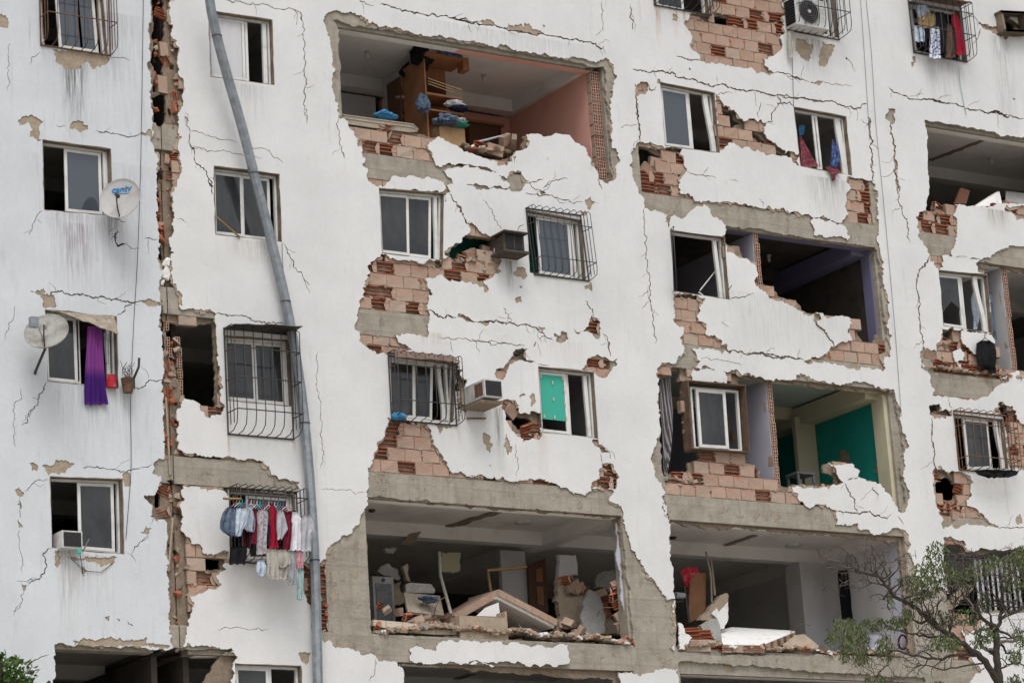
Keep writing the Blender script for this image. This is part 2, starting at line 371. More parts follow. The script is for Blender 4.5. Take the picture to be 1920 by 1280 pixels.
MISS = [T(q) for q in [
 'B1 100,110 160,72 250,85 310,100 370,120 395,155 440,160 500,175 650,205 740,225 840,240 870,232 900,250 1000,270 / B2 100,270 150,275 200,285 280,310 335,312 350,293 390,300 435,335 560,350 690,380 780,388 830,378 880,388 925,395 970,410 1030,400 1075,400 1105,430 1105,480 1125,520 1110,560 1100,620 1080,660 1090,690 1080,740 1090,800 1085,900 1090,980 1130,1040 1145,1080 1110,1110 1125,1160 1110,1200 1070,1225 1040,1215 1005,1195 995,1140 960,1110 955,1060 930,1030 920,980 880,960 840,940 825,910 810,895 715,885 680,905 600,885 545,870 525,890 540,965 500,1000 450,1010 430,1040 440,1090 400,1080 390,1105 330,1105 330,1080 250,1055 130,1010 90,990 60,970 / B1 1000,950 860,910 800,950 785,970 800,1000 830,1060 840,1090 880,1115 / B2 5,1085 90,1090 200,1110 290,1135 340,1170 395,1195 405,1160 440,1140 490,1160 520,1200 510,1240 490,1270 460,1278 410,1258 370,1262 290,1254 150,1234 30,1224 / B3 780,92 745,105 770,150 745,160 735,200 / px 836,380 834,366 710,350 / B3 255,112 210,82 180,50 / B1 390,1190 385,1120 370,1050 350,980 320,920 300,890 260,840 235,790 195,785 190,700 170,640 155,560 160,450 150,380 135,260 110,180',
 'B3 285,585 255,610 210,660 180,740 165,800 165,900 130,960 110,1060 95,1090 130,1140 130,1190 170,1240 230,1275 / B5 220,215 310,240 332,240 345,235 370,225 500,215 430,170 385,105 440,100 612,115 / B3 615,1165 612,1080 620,1000 620,900 632,840 590,760 660,755 780,765 900,785 1000,780 1050,765 1080,735 1130,710 1120,660 1125,610 1085,590 1085,480 1040,460 1010,445 960,400 905,370 905,440 870,460 845,510 770,540 725,570 712,630 700,640',
 'B3 805,1040 830,1005 900,1035 950,1070 900,1066', 'B4 600,1145 620,1172 650,1217 700,1190 690,1140 660,1130 640,1165',
 'B4 860,1020 905,1040 930,1110 925,1150 915,1200 870,1150 815,1135 740,1125 745,1118 810,1125',
 'B6 795,345 830,285 880,255 960,258 1045,270 1045,310 1000,360 940,410 890,380 870,362',
 'B6 185,400 190,350 250,320 280,280 310,250 325,205 410,200 395,225 400,265 470,295 400,290 330,290 285,310 270,350 255,400 240,420',
 'B6 235,565 330,570 350,600 360,660 430,660 440,640 505,655 512,795 495,845 375,865 340,820 300,780 255,690',
 'B5 790,290 830,300 835,380 850,400 905,415 / px 875,712 872,742 / B5 830,540 850,560 835,640 820,725 830,700',
 'B6 870,840 915,840 950,890 985,930 930,930 885,890', 'B6 935,1015 1000,1010 1045,1080 1035,1190 860,1185 870,1140 920,1100',
 # beam and columns of the lower middle bay
 'B5 345,700 330,740 305,790 290,840 250,880 225,950 220,1010 190,1060 172,1210 / B7 375,150 335,210 320,260 250,340 215,345 150,400 110,440 105,495 60,520 / A8 925,622 880,640 845,620 835,700 845,790 870,850 885,950 895,1010 940,1035 1000,1080 1060,1090 / B7 310,1075 400,1095 430,1125 550,1145 590,1190 / px 760,1250 760,1330 1160,1330 1160,1268 / B8 945,1215 1050,1220 1170,1200 1310,1190 1302,745 1250,755 1180,650 1110,560 1060,490 1020,430 980,290 970,230 960,160 925,150 890,100 905,60 865,50 / B6 860,1185 830,1240 700,1190 600,1150 520,1125 460,1130 300,1140 130,1115 0,1095 / B5 1000,1110 860,1080 780,1075 760,1040 660,880 605,720',
 # right lower bay: borders, beam, column
 'D1 85,0 130,130 150,200 155,450 170,690 150,1000 190,1180 205,1350 / px 1750,1330 / D2 1230,1170 1150,1160 1090,950 1000,700 950,610 850,600 760,640 740,520 720,420 710,300 690,235 / C7 1085,1215 1030,1180 970,1172 880,1215 760,1185 745,1150 595,1150 600,1055 560,1040 480,1010 420,1040 340,970 300,900 / C6 1000,1000 190,1000 155,1010 190,1040 160,1110 165,1170 205,1250',
 'C1 440,170 460,140 470,95 610,90 600,-60 1110,-60 1115,100 1110,220 1080,240 1090,290 1060,350 1000,380 970,395 1000,470 1050,490 990,495 900,465 780,450 640,425 580,425 540,400 540,370 475,310 490,260 460,200',
 'C1 110,575 145,545 185,545 200,580 180,630 115,640',
 'C1 640,620 690,680 740,710 790,760 835,810 870,790 950,795 985,820 965,850 980,900 1050,960 1110,1025 1160,1010 1205,1020 1205,1105 1160,1080 1130,1050 1020,1030 960,1015 880,995 810,985 780,965 740,950 690,1000 665,1010 655,900 650,780',
 'C1 140,945 90,1060 75,1110 100,1200 130,1280 / C3 150,160 170,250 240,260 325,290 310,340 340,385 345,310 400,310 450,305 490,260 530,235 580,235 610,270 620,300 670,330 712,362 710,430 690,435 712,455 720,540 760,548 800,580 870,595 905,625 930,680 910,745 / C4 65,770 130,820 210,870 290,900 340,930 400,960 440,960 580,975 690,985 690,1100 705,1130 600,1160 550,1200 510,1230 440,1240 / C7 430,45 380,65 470,70 600,80 640,85 700,110 760,95 870,105 910,130 915,35 960,20 / C4 960,1235 930,800 910,680 900,640 890,520 875,480 880,380 870,300 865,220 870,160 850,120 840,70 710,45 670,40 695,110 670,200 660,310 620,350 560,330 520,310 420,295 350,280 260,275 / C3 1138,280 950,250 800,225 700,205 620,210 550,215 500,190 460,150 400,145 / C1 405,1280 420,1180 450,1120 435,1060 430,990 320,980',
 'C3 365,820 580,850 535,910 530,1000 585,1020 580,1090 650,1110 720,1150 755,1195 740,1225 690,1225 650,1195 570,1190 490,1185 550,1275 / C6 430,140 390,180 430,195 500,190 590,210 700,215 720,240 850,245 975,268 1100,270 1110,235 1150,235 1200,265 1300,275 1355,300 / C7 550,210 650,215 850,220 860,240 955,250 985,265 1000,330 1040,500 1060,580 1085,620 1050,650 1055,720 1045,800 1070,900 1075,1010 1060,1060 1010,1060 970,970 920,905 860,860 750,830 640,870 620,880 500,900 380,910 290,895 340,970 300,1000 / C6 1000,1100 190,1100 155,1000 110,960 90,860 95,780 120,700 145,640 145,530 125,440 135,260 130,180 150,150 260,150 265,130 315,80 320,60 / C3 390,1270 430,1220 440,1180 410,1110 430,1090 430,1040 360,990 380,960 370,880',
 'C5 265,250 310,240 370,200 480,205 500,210 475,260 495,330 495,395 485,430 470,515 400,510 410,585 380,595 330,540 330,500 300,450 270,370 260,300',
 'C5 790,205 896,210 / px 2030,400 2030,430 1930,418 / C5 896,305 850,300 800,250',
 'C5 625,540 690,525 740,480 800,465 850,455 920,460 / px 2030,480 2030,720 / C5 920,1215 896,1230 820,1210 760,1260 / C8 740,130 715,185 600,265 550,285 400,270 285,262 290,215 255,120 225,60 / C5 300,1200 270,1090 290,1050 310,1085 375,1080 370,1040 400,1000 405,945 520,950 710,975 690,800 672,620 622,612',
 'C8 263,320 320,306 335,350 400,345 400,360 290,400 265,370', 'C8 650,350 680,300 760,320 790,390 840,455 / px 2030,800 2030,885 / C8 840,705 745,700 710,400',
 'C8 300,680 310,700 360,715 440,715 510,740 510,840 520,860 490,910 560,950 650,1030 680,1047 580,1037 500,1035 450,1045 400,1035 350,1060 340,1020 320,960 300,890 285,800',
 'D2 935,260 970,250 1040,270 1090,290 1110,345 1250,335 1350,345 1440,325 1520,330 / px 2030,1010 2030,1150 / D2 1210,780 1180,900 1090,950 1000,700 960,600 940,500',
 # joint between the blocks and the lower left bay
 'px 280,-60 282,80 285,225 285,244 287,255 289,283 294,340 297,450 300,560 308,700 308,856 325,1212 340,1212 / px 341,1100 348,1060 330,1000 322,900 / A7 205,1280 240,1240 265,1160 225,1080 205,900 210,830 240,770 260,745 350,760 380,800 385,840 450,900 540,870 560,790 530,760 500,240 490,170 500,112 480,98 400,88 330,68 300,72 250,82 / px 340,580 330,540 325,525 322,500 322,465 325,415 327,400 321,362 335,335 341,320 337,300 334,270 341,255 336,225 344,190 337,130 331,85 322,60 318,-60',
 'A8 195,25 250,25 350,40 450,50 600,65 660,120 740,165 820,185 810,245 795,250 435,222 430,260 340,225 265,210 185,205 175,250 175,450 225,490 230,520 290,555 370,580 410,555 432,560 438,622 400,640 420,660 370,690 395,745 340,770 290,790 220,805 205,990 185,1080 230,1080 320,1075 400,1095 450,1100 480,1150 458,1172 450,1380 100,1380 / px 322,1330 324,1212 / A8 130,1062 120,780 105,480 80,390 60,380 / px 316,905 305,880 310,860 330,855 342,848',
 'A4 862,100 800,135 795,185 840,200 830,250 805,300 750,305 770,330 795,370 785,410 815,435 870,425 892,430 880,520 895,560 885,650 895,890 905,1080 960,1080 920,600 930,250 920,110',
 'B3 812,240 850,270 865,320 832,290', 'B4 495,130 520,145 550,170 500,166', 'C2 710,770 730,720 782,730 765,760 765,830 740,832',
 'C2 1330,145 1400,175 1450,180 1462,110 1490,108 1560,135 1636,190 1640,240 1580,250 1490,240 1480,250 1420,210 1380,200',
 'C4 850,120 875,140 875,180 860,190', 'px 102,1210 324,1215 324,1330 102,1330',
]]
ISL = [T(q) for q in [
 'B2 10,1120 100,1115 220,1130 300,1140 340,1172 408,1220 403,1250 370,1256 290,1248 150,1228 30,1218 0,1180 / B1 892,1137',
 'B3 310,105 345,70 380,35 440,45 520,42 570,62 640,58 720,80 735,130 720,148 270,112',
 'B3 335,598 550,622 500,632 400,634', 'C1 690,1000 740,950 790,970 815,990 800,1030 690,1018',
 'C3 722,540 760,548 800,580 870,595 905,625 930,680 910,750 900,815 870,820 750,860 738,700',
 'C6 375,190 430,195 590,212 610,240 615,308 500,293 370,278',
 'C5 515,960 700,985 720,1035 680,1040 610,1100 560,1060 515,1010', 'C5 465,1090 500,1070 530,1090 530,1140 480,1145', 'C5 490,1150 520,1155 515,1178',
 'C4 430,330 450,310 520,340 560,330 620,355 665,390 690,430 670,465 590,440 520,445 450,430 455,400',
 'C7 540,735 700,740 755,790 740,835 650,865 625,850 600,810 580,760',
 'B7 635,1060 680,1045 720,1060 800,1075 810,1040 850,1010 920,1020 960,1005 1080,1030 1130,1025 1213,1020 / B8 200,1030 270,1020 380,1055 440,1040 520,1060 560,1035 610,1040 608,1160 560,1165 530,1180 480,1160 440,1180 400,1160 360,1175 300,1140 180,1145 100,1150 30,1135 0,1160 / B7 1170,1170 1040,1135 960,1165 870,1155 780,1160 638,1140',
 'C7 915,35 965,22 962,135 925,140 910,90',
]]
FLAKE = [T(q) for q in [
 'A1 0,110 40,115 62,190 55,215 -20,205', 'A1 395,370 420,470 510,525 580,515 620,470 660,450 690,520 780,490 820,410 600,372',
 'A1 135,910 190,865 270,875 330,910 300,940 310,1050 225,1030 225,990 205,915 145,945', 'A1 505,985 530,930 575,910 640,940 660,945 640,975 600,995 560,965',
 'A1 1050,1000 1090,1000 1135,978 1138,1040', 'A3 210,90 305,75 310,125 380,125 395,190 370,215 310,215 290,130', 'A3 995,170 1050,150 1135,180 1135,197 1060,207',
 'A4 150,130 200,145 190,175', 'A4 220,145 260,150 320,115 390,135 340,185 250,195', 'A4 80,280 100,260 125,285 105,310', 'A4 90,350 108,340 110,372', 'A4 92,420 120,460 95,470',
 'A4 105,760 150,765 125,805', 'A4 645,182 670,180 680,240 650,260', 'A4 350,620 540,625 610,625 600,650 530,675 500,650 420,640 370,635', 'A4 735,490 760,460 790,470 770,510',
 'A4 285,590 310,590 315,650 300,680 285,660', 'A4 430,672 460,690 435,725',
 'A4 380,1060 430,1045 500,1060 580,1035 650,1060 760,1040 770,1075 890,1080 885,1090 390,1084', 'A4 548,935 575,930 570,955', 'A4 600,940 625,945 620,960', 'A4 665,955 700,975 680,975',
 'B2 200,140 230,130 300,145 310,165 230,165', 'B2 390,190 400,150 440,180 480,160 500,185 510,150 540,155 570,200 640,225 560,235 470,225', 'B2 628,165 648,172 640,190',
 'B2 430,1050 450,1040 445,1095', 'B4 855,180 870,215 915,235 865,240 850,280 820,235', 'B4 785,285 815,280 820,320 790,320', 'B4 310,735 350,680 400,690 410,740 380,770',
 'B4 320,905 370,885 370,930 335,935', 'B4 345,815 370,812 368,830', 'B4 810,815 865,785 865,850', 'B4 240,965 260,980 275,1025 255,1010', 'B4 455,1105 530,1105 525,1150 490,1125', 'B4 75,1070 130,1060 140,1075 120,1100',
 'B3 930,785 1000,780 1040,830 1035,870 1000,820', 'B6 425,545 450,515 465,560 445,610', 'B6 95,800 110,790 140,860 145,940 100,870', 'B6 260,800 285,870 300,920 265,945 245,880',
 'B6 130,1020 155,1025 145,1040', 'B6 350,540 395,520 400,535 360,548', 'B5 825,550 880,540 885,640 840,640', 'B5 660,735 770,735 780,755 715,760 700,810 690,790',
 'C1 365,90 385,95 375,140 355,135', 'C1 470,470 475,440 482,465', 'C2 205,540 300,540 290,555 215,550', 'C2 110,250 180,265 230,300 200,410 160,390 110,340',
 'C2 285,275 370,300 345,380 310,445 270,430', 'C2 895,375 920,370 910,420 893,450', 'C2 1560,655 1576,655 1576,670 1562,668', 'C4 445,950 480,955 490,995 450,1005',
 'C8 780,1010 810,970 820,1010 800,1035', 'A6 170,1000 200,1010 205,1060 240,1080 240,1175 210,1140', 'A8 815,1115 880,1115 850,1180 830,1160', 'B5 322,690 345,690 342,725',
 'C6 1100,235 1150,232 1200,262 1250,275 1110,262', 'C1 260,525 275,530 270,560 255,548', 'C8 310,690 330,680 345,712', 'C2 440,720 480,705 520,735 470,730',
 'A7 1310,1100 1330,1105 1315,1118',
]]
CRK = [(T(a), w_) for a, w_ in [
 ('A1 720,985 800,990 860,1005 930,1020 1010,1025 1060,1000', 2), ('A1 820,425 900,435 970,460', 1), ('A1 300,395 240,430 220,490', 1.1), ('A1 75,320 60,420 65,490 60,560 75,600 60,680', .9), ('A1 420,935 490,945', 1),
 ('A2 320,620 270,670 245,720 240,760 215,800', 1.4), ('A2 1085,828 1180,832', 2), ('A2 880,770 865,800 868,860 885,885 920,870 955,865', 3.4), ('A2 955,865 1000,905 1050,900', 1), ('A2 865,740 830,770 820,800', 1), ('A2 870,680 940,710', 1.5),
 ('A3 355,130 400,105 440,95 520,120 600,125 700,140 800,155 900,165 940,180 1000,170', 3), ('A3 940,182 880,210 860,250 825,275', 2), ('A3 330,740 305,775 300,810 270,830 265,870 235,930 200,960 195,1010 155,1045', 2),
 ('A3 950,775 980,785 1030,745 1055,725 1100,735 1150,720', 2.2), ('A3 105,200 100,280 60,350 30,440', 1), ('A3 150,780 155,860 100,890 105,1000 110,1100 105,1200', 1),
 ('A4 430,155 600,165 680,170 740,155', 1.8), ('A4 250,215 200,220 130,280', 1.4), ('A4 105,310 105,420', 1.2), ('A4 100,480 100,560 120,640 118,700', 1), ('A4 265,575 225,600 235,650 225,710 150,765', 2.2),
 ('A4 125,805 105,880 70,905', 1.3), ('A4 685,610 700,570 740,540 770,510', 1.6), ('A4 790,450 800,420 815,405', 1.5), ('A4 255,1130 180,1160 160,1230', 2), ('A4 655,595 690,615 710,650', 1), ('A4 740,155 790,140', 2),
 ('A5 560,0 640,10 750,35 900,45 960,65 1090,75 1135,95 1145,150 1150,250 1165,350 1160,450 1165,560 1160,700 1170,800 1180,930', 1.6), ('A5 1140,120 1145,160', 3),
 ('A5 265,840 290,860 285,930 300,970 360,985 450,1020 540,1050 660,1075', 1), ('A5 300,970 310,1090', 1.4), ('A5 312,1080 340,1165', 4), ('A6 340,50 380,120 430,170 450,230 470,250 480,340', 2.2), ('A6 445,230 480,290', 4),
 ('A5 320,1105 450,1130 650,1155 850,1180', 1), ('A5 750,1090 900,1130 1000,1220', 1), ('A6 1000,705 1030,740 1050,800 1080,830 1095,890 1140,920 1160,970 1200,1020', 1.6), ('A6 205,520 290,545', .9),
 ('A7 500,115 600,122 720,130 790,170 860,170 910,185 980,180 1030,192', 2.4), ('A7 1265,400 1270,700 1285,900 1300,1100 1290,1270', 1), ('A8 370,985 480,975 650,990', 1),
 ('B1 320,0 380,30 430,40', 1.6), ('B1 470,30 600,60 720,85 880,105 960,125 1060,150 1138,155', 2.6), ('B2 0,118 80,130 180,150 330,180 450,210 600,225 700,240 800,262 870,270 960,290 1040,310', 2.6),
 ('B2 1025,10 1025,100 1035,210', 1.3), ('B1 190,785 185,820 200,880 200,960 215,1010 240,1060', 1.3), ('B2 515,1200 560,1215 600,1200 640,1190', 1.6), ('B2 530,1205 560,1250 620,1275', 1.4), ('B2 640,1255 690,1210 720,1195 800,1195', 1.5), ('B2 1000,1190 1010,1230 1025,1265', 2),
 ('B4 395,155 480,165 560,175 640,200 800,220', 1.8), ('B4 590,65 520,125', 1.2), ('B3 760,160 800,220 815,250', 2), ('B3 860,325 880,360 905,378', 3.2), ('B3 1000,200 1060,270 1080,340 1130,415', 1.1), ('B4 345,430 350,400 390,375', 1.6),
 ('B3 615,985 660,1010 720,1040 745,1020 810,1038', 3.4), ('B3 945,1065 1000,1070 1050,1060 1170,1090', 3.2), ('B4 260,1085 290,1065 360,1085 430,1095 490,1130 530,1160 590,1190', 2.8), ('B4 300,1065 270,1030', 2), ('B4 530,1165 500,1190', 3), ('B4 470,1205 455,1240', 5),
 ('B4 10,1190 90,1210 300,1220 390,1240', 1.4), ('B4 820,920 850,970 870,975 870,1030', 2), ('B4 940,1150 975,1180 990,1270', 2), ('B6 970,130 985,200 995,255', 2.2), ('B5 775,130 790,230', 1.2), ('B5 690,120 780,135 1000,150 1205,165', 1.2),
 ('B6 930,940 935,1010', 1.5), ('B6 950,900 995,945 995,980', 1.6), ('B6 480,310 560,320', 1.6), ('B6 330,870 340,1000 335,1100', .8), ('B7 80,55 200,60 350,72', .9),
 ('C1 380,372 460,395 545,405', 2), ('C1 90,462 250,480 420,520 600,560 720,575 830,600 900,605 1000,630 1100,640 1170,650 1350,682', 2.8), ('C2 0,640 100,652 300,682 430,705 500,725 550,720 595,700', 2.2),
 ('C1 1040,488 1110,495 1160,510 1230,525', 2.2), ('C2 50,500 100,515 205,545', 2), ('C2 300,545 400,568 490,575', 1), ('C1 110,560 115,650 120,720 130,800 140,870 140,950', 3.2), ('C1 80,30 85,130 95,200', 1.8), ('C1 195,560 210,600 240,602 250,580', 2.4),
 ('C1 935,785 925,760 950,680', 1.2), ('C1 980,818 1025,812 1020,770 1060,710 1060,690 1140,680 1170,712', 2.2), ('C1 640,625 720,615 760,625', 1.4), ('C1 450,1140 530,1165 650,1185', 1.3), ('C1 740,1195 790,1215', 1), ('C3 935,190 970,215 970,240', 1),
 ('C2 600,780 605,850 615,920 620,1000 625,1080 630,1150 632,1210', 3), ('C2 607,790 607,870', 5), ('C2 622,1070 625,1110', 6), ('C2 745,825 760,950 770,1060 775,1130 790,1200 800,1280', 3.4), ('C2 770,1050 775,1150', 6), ('C5 125,0 130,50 145,120 150,200 165,260 195,290 200,370 212,430', 1.8), ('C5 128,30 140,140', 4),
 ('C2 735,580 760,610 850,640 940,665 1000,660 1110,685 1200,705 1330,735 1420,745 1530,770 1636,790', 2.6), ('C2 450,380 490,430 510,480', 1), ('C2 452,380 458,400', 4), ('C2 1250,80 1335,150', 1.6), ('C2 1350,190 1335,230 1290,300', 1.8), ('C2 1000,660 1120,690', 4), ('C2 1400,745 1540,775', 4),
 ('C3 170,250 175,400 185,540 190,650 205,790 215,900 230,1000 245,1150', 1.6), ('C3 750,1195 830,1215 900,1215 980,1225 1138,1245', 3.2), ('C4 0,1218 60,1215 140,1235 300,1245 380,1262', 3.2), ('C3 745,858 800,850 860,825 905,815', 1.8), ('C4 450,1000 510,1060 540,1110 580,1175', 1.2), ('C3 690,1000 740,1040', .8),
 ('C5 330,510 300,560 265,610 250,700 265,820 270,900 285,1000 297,1060', 2.8), ('C5 470,515 560,525 635,535', 1.8), ('C8 275,395 280,490 295,580 300,690', 2.8), ('C8 670,1047 740,1050 840,1056', 1.8), ('C6 430,120 480,115 600,135 720,165', 1), ('C8 375,270 385,310 400,340', 1.2),
 ('C7 655,870 665,900 690,960 720,1000 740,1065', 2.2), ('C7 840,895 870,940 870,980', 1.8), ('C7 600,1055 740,1072 830,1070 900,1100 940,1112', 2.8), ('C7 1010,1090 1030,1120 1045,1150', 1.4), ('C7 900,860 860,860', 1), ('B7 415,1125 415,1210 380,1270', 1.2),
]]
SPALL = [T(q) for q in [
 'B3 160,780 330,780 390,890 390,970 160,950', 'B3 770,600 970,600 970,690 790,660', 'B3 240,610 320,610 320,710 240,700', 'B5 320,700 400,700 410,800 400,860 350,900 330,965 230,965 240,880 300,790', 'B5 320,970 540,980 540,1075 420,1070',
 'B1 320,920 630,940 635,1025 330,990', 'C1 930,60 1010,60 1010,140 770,180 760,110', 'C1 600,200 695,210 695,275 610,265', 'C1 710,370 800,430 710,430', 'C1 655,900 790,920 790,960 665,960',
 'C1 150,1150 350,1150 360,1280 230,1280', 'C4 780,50 850,70 850,360 780,360', 'C4 680,100 760,110 700,130', 'C4 870,1090 940,1090 945,1240 870,1240', 'C7 795,25 880,30 880,100 795,95', 'C6 180,920 440,930 440,1000 180,985',
 'C5 255,245 440,270 445,380 255,350', 'C5 300,1100 700,1160 760,1250 300,1210', 'C8 320,880 490,930 490,1010 340,990', 'B6 860,1110 930,1010 1045,1020 1045,1195 860,1190', 'B6 850,270 1045,290 1000,365 880,370',
 'A8 255,660 400,660 390,770 290,770', 'A8 840,620 985,620 985,990 840,960', 'C7 400,870 640,880 640,905 400,905', 'C5 700,190 890,200 890,240 700,230', 'C6 700,880 870,900 870,970 800,930', 'C7 960,940 1050,990 1050,1060 1000,1060', 'B5 140,160 390,150 390,200 140,200',
 'B6 310,250 400,250 390,290 310,290', 'C8 760,560 840,600 840,690 760,640', 'D2 1020,1040 1230,1040 1230,1180 1020,1180', 'B2 1000,1130 1090,1140 1090,1200 1000,1190',
]]

def jag(poly, step=4.5, amp=.16, cap=2.6, closed=True, seed=0):
    r = random.Random(seed); out = []
    n = len(poly)
    def sub(a, b, d):
        L = math.hypot(b[0] - a[0], b[1] - a[1])
        if L < step or d > 7: return [a]
        m = ((a[0] + b[0]) / 2, (a[1] + b[1]) / 2); k = r.gauss(0, 1) * min(cap, amp * L)
        m = (m[0] - (b[1] - a[1]) / L * k, m[1] + (b[0] - a[0]) / L * k)
        return sub(a, m, d + 1) + sub(m, b, d + 1)
    for i in range(n if closed else n - 1): out += sub(poly[i], poly[(i + 1) % n], 0)
    if not closed: out.append(poly[-1])
    return out
def area(p): return .5 * sum(p[i][0] * p[(i + 1) % len(p)][1] - p[(i + 1) % len(p)][0] * p[i][1] for i in range(len(p)))
def shrink(poly, seed, big=11.0):
    """the ragged second edge where the render coat under the paint is left standing"""
    s = 1 if area(poly) > 0 else -1; n = len(poly); out = []
    for i, p in enumerate(poly):
        a, b = poly[i - 1], poly[(i + 1) % n]
        tx, ty = b[0] - a[0], b[1] - a[1]; L = math.hypot(tx, ty) or 1
        nx, ny = -ty / L * s, tx / L * s
        q = noise.noise(Vector((p[0] * .035, p[1] * .035, seed))) * .8 + noise.noise(Vector((p[0] * .12, p[1] * .12, seed + 9))) * .6
        d = max(0.04, big * (q - .03))
        out.append((p[0] + nx * d, p[1] + ny * d))
    return out
def crack_poly(line, wpx, seed):
    r = random.Random(seed); ln = jag(line, 4.0, .15, 1.7, False, seed); L, R = [], []
    for i, p in enumerate(ln):
        a, b = ln[max(0, i - 1)], ln[min(len(ln) - 1, i + 1)]
        tx, ty = b[0] - a[0], b[1] - a[1]; l = math.hypot(tx, ty) or 1
        e = min(1, i / 3, (len(ln) - 1 - i) / 3); ww = wpx * (.25 + .75 * e) * r.uniform(.35, 1.15) / 2 + .12
        L.append((p[0] - ty / l * ww, p[1] + tx / l * ww)); R.append((p[0] + ty / l * ww, p[1] - tx / l * ww))
    return L + R[::-1]

# side branches: every larger crack splits into hairlines
_rb = random.Random(31)
for ln, w_ in list(CRK):
    if w_ < 1.3: continue
    L = sum(math.hypot(b[0] - a[0], b[1] - a[1]) for a, b in zip(ln[:-1], ln[1:]))
    for _ in range(int(L / 48) + (_rb.random() < .6)):
        i = _rb.randrange(len(ln) - 1); t = _rb.random(); a, b = ln[i], ln[i + 1]; p = (a[0] + (b[0] - a[0]) * t, a[1] + (b[1] - a[1]) * t)
        ang = math.atan2(b[1] - a[1], b[0] - a[0]) + _rb.choice((-1, 1)) * _rb.uniform(.4, 1.3); q = [p]
        for _k in range(_rb.randint(2, 5)):
            ang += _rb.gauss(0, .35); st = _rb.uniform(3, 9); q.append((q[-1][0] + math.cos(ang) * st, q[-1][1] + math.sin(ang) * st))
        CRK.append((q, _rb.uniform(.45, .95)))
W2 = lambda poly: [F(*p) for p in poly]
sets = {}
sets['open'] = [W2(jag(p, 5, .10, 1.6, True, 100 + i)) for i, p in enumerate(OPEN)]
sets['win'] = [W2(jag(p, 16, .02, .5, True, 200 + i)) for i, p in enumerate(WIN.values())]
mj = [jag(p, 4.5, .17, 2.6, True, 300 + i) for i, p in enumerate(MISS)]
sets['miss'] = [W2(p) for p in mj]
sets['core'] = [W2(shrink(p, i * 3.7)) for i, p in enumerate(mj)]
sets['isl'] = [W2(jag(p, 4.5, .15, 2.2, True, 400 + i)) for i, p in enumerate(ISL)]
sets['flake'] = [W2(jag(p, 3.5, .2, 2.0, True, 500 + i)) for i, p in enumerate(FLAKE)]
sets['crk'] = [W2(crack_poly(p, w_, 600 + i)) for i, (p, w_) in enumerate(CRK)]
FX0, FX1, FZ0, FZ1 = -12.0, 16.5, 0.0, 24.6
conc = []
for z in ZB: conc.append([(FX0, z), (FX1, z), (FX1, z + BH), (FX0, z + BH)])
CX4 = 2.38                                                # the top middle room reaches further into its column
for a, b in COLS[:1] + COLS[2:] + [(-9.7, -8.75), (CX4, COLS[1][1])]: conc.append([(a, FZ0), (b, FZ0), (b, FZ1), (a, FZ1)])
conc.append([(9.20, 15.06), (9.47, 15.06), (9.47, FZ1), (9.20, FZ1)])
conc.append([(COLS[1][0], FZ0), (CX4 + .02, FZ0), (CX4 + .02, 18.2), (COLS[1][0], 18.2)])
sets['conc'] = conc
sets['joint'] = [[(JX - .012, FZ0 - 1), (JX + .012, FZ0 - 1), (JX + .012, FZ1 + 1), (JX - .012, FZ1 + 1)]]

def run_cdt():
    V, Ed = [], []
    def loop(p):
        k = len(V); V.extend(p); n = len(p); Ed.extend((k + i, k + (i + 1) % n) for i in range(n))
    loop([(FX0, FZ0), (FX1, FZ0), (FX1, FZ1), (FX0, FZ1)])
    for k, polys in sets.items():
        for p in polys:
            loop([(min(FX1, max(FX0, a)), min(FZ1, max(FZ0, b))) for a, b in p])
    r = delaunay_2d_cdt([Vector(v) for v in V], Ed, [], 0, 1e-5, False)
    return np.array([(v.x, v.y) for v in r[0]]), np.array(r[2])
VV, TT = run_cdt()
cen = VV[TT].mean(axis=1)
def inside(polys, pts):
    res = np.zeros(len(pts), bool)
    for p in polys:
        a = np.array(p); lo, hi = a.min(0), a.max(0)
        idx = np.where((pts[:, 0] > lo[0]) & (pts[:, 0] < hi[0]) & (pts[:, 1] > lo[1]) & (pts[:, 1] < hi[1]))[0]
        if not len(idx): continue
        q = pts[idx]; b = np.roll(a, -1, axis=0); c = np.zeros(len(idx), bool)
        for (x1, z1), (x2, z2) in zip(a, b):
            if z1 == z2: continue
            m = ((z1 > q[:, 1]) != (z2 > q[:, 1])) & (q[:, 0] < (x2 - x1) * (q[:, 1] - z1) / (z2 - z1) + x1)
            c ^= m
        res[idx] |= c
    return res
cl = {k: inside(v, cen) for k, v in sets.items()}
is_win = cl['win']
is_isl = cl['isl'] & ~is_win
is_void = (cl['open'] & ~is_isl) | is_win
is_crk = (cl['crk'] & ~(cl['miss'] & ~is_isl)) | cl['joint']
is_plas = ~is_void & ~is_crk & (~cl['miss'] | is_isl) & (~cl['flake'] | is_isl)
is_rend = ~is_void & ~is_crk & ~is_plas & ((cl['flake'] & ~cl['miss']) | (cl['miss'] & ~cl['core']))
is_solid = ~((cl['open'] & ~is_isl) | is_win | cl['joint'])
is_solid &= ~(is_crk & ~cl['conc'])
is_conc = is_solid & cl['conc']
is_mas = is_solid & ~cl['conc']

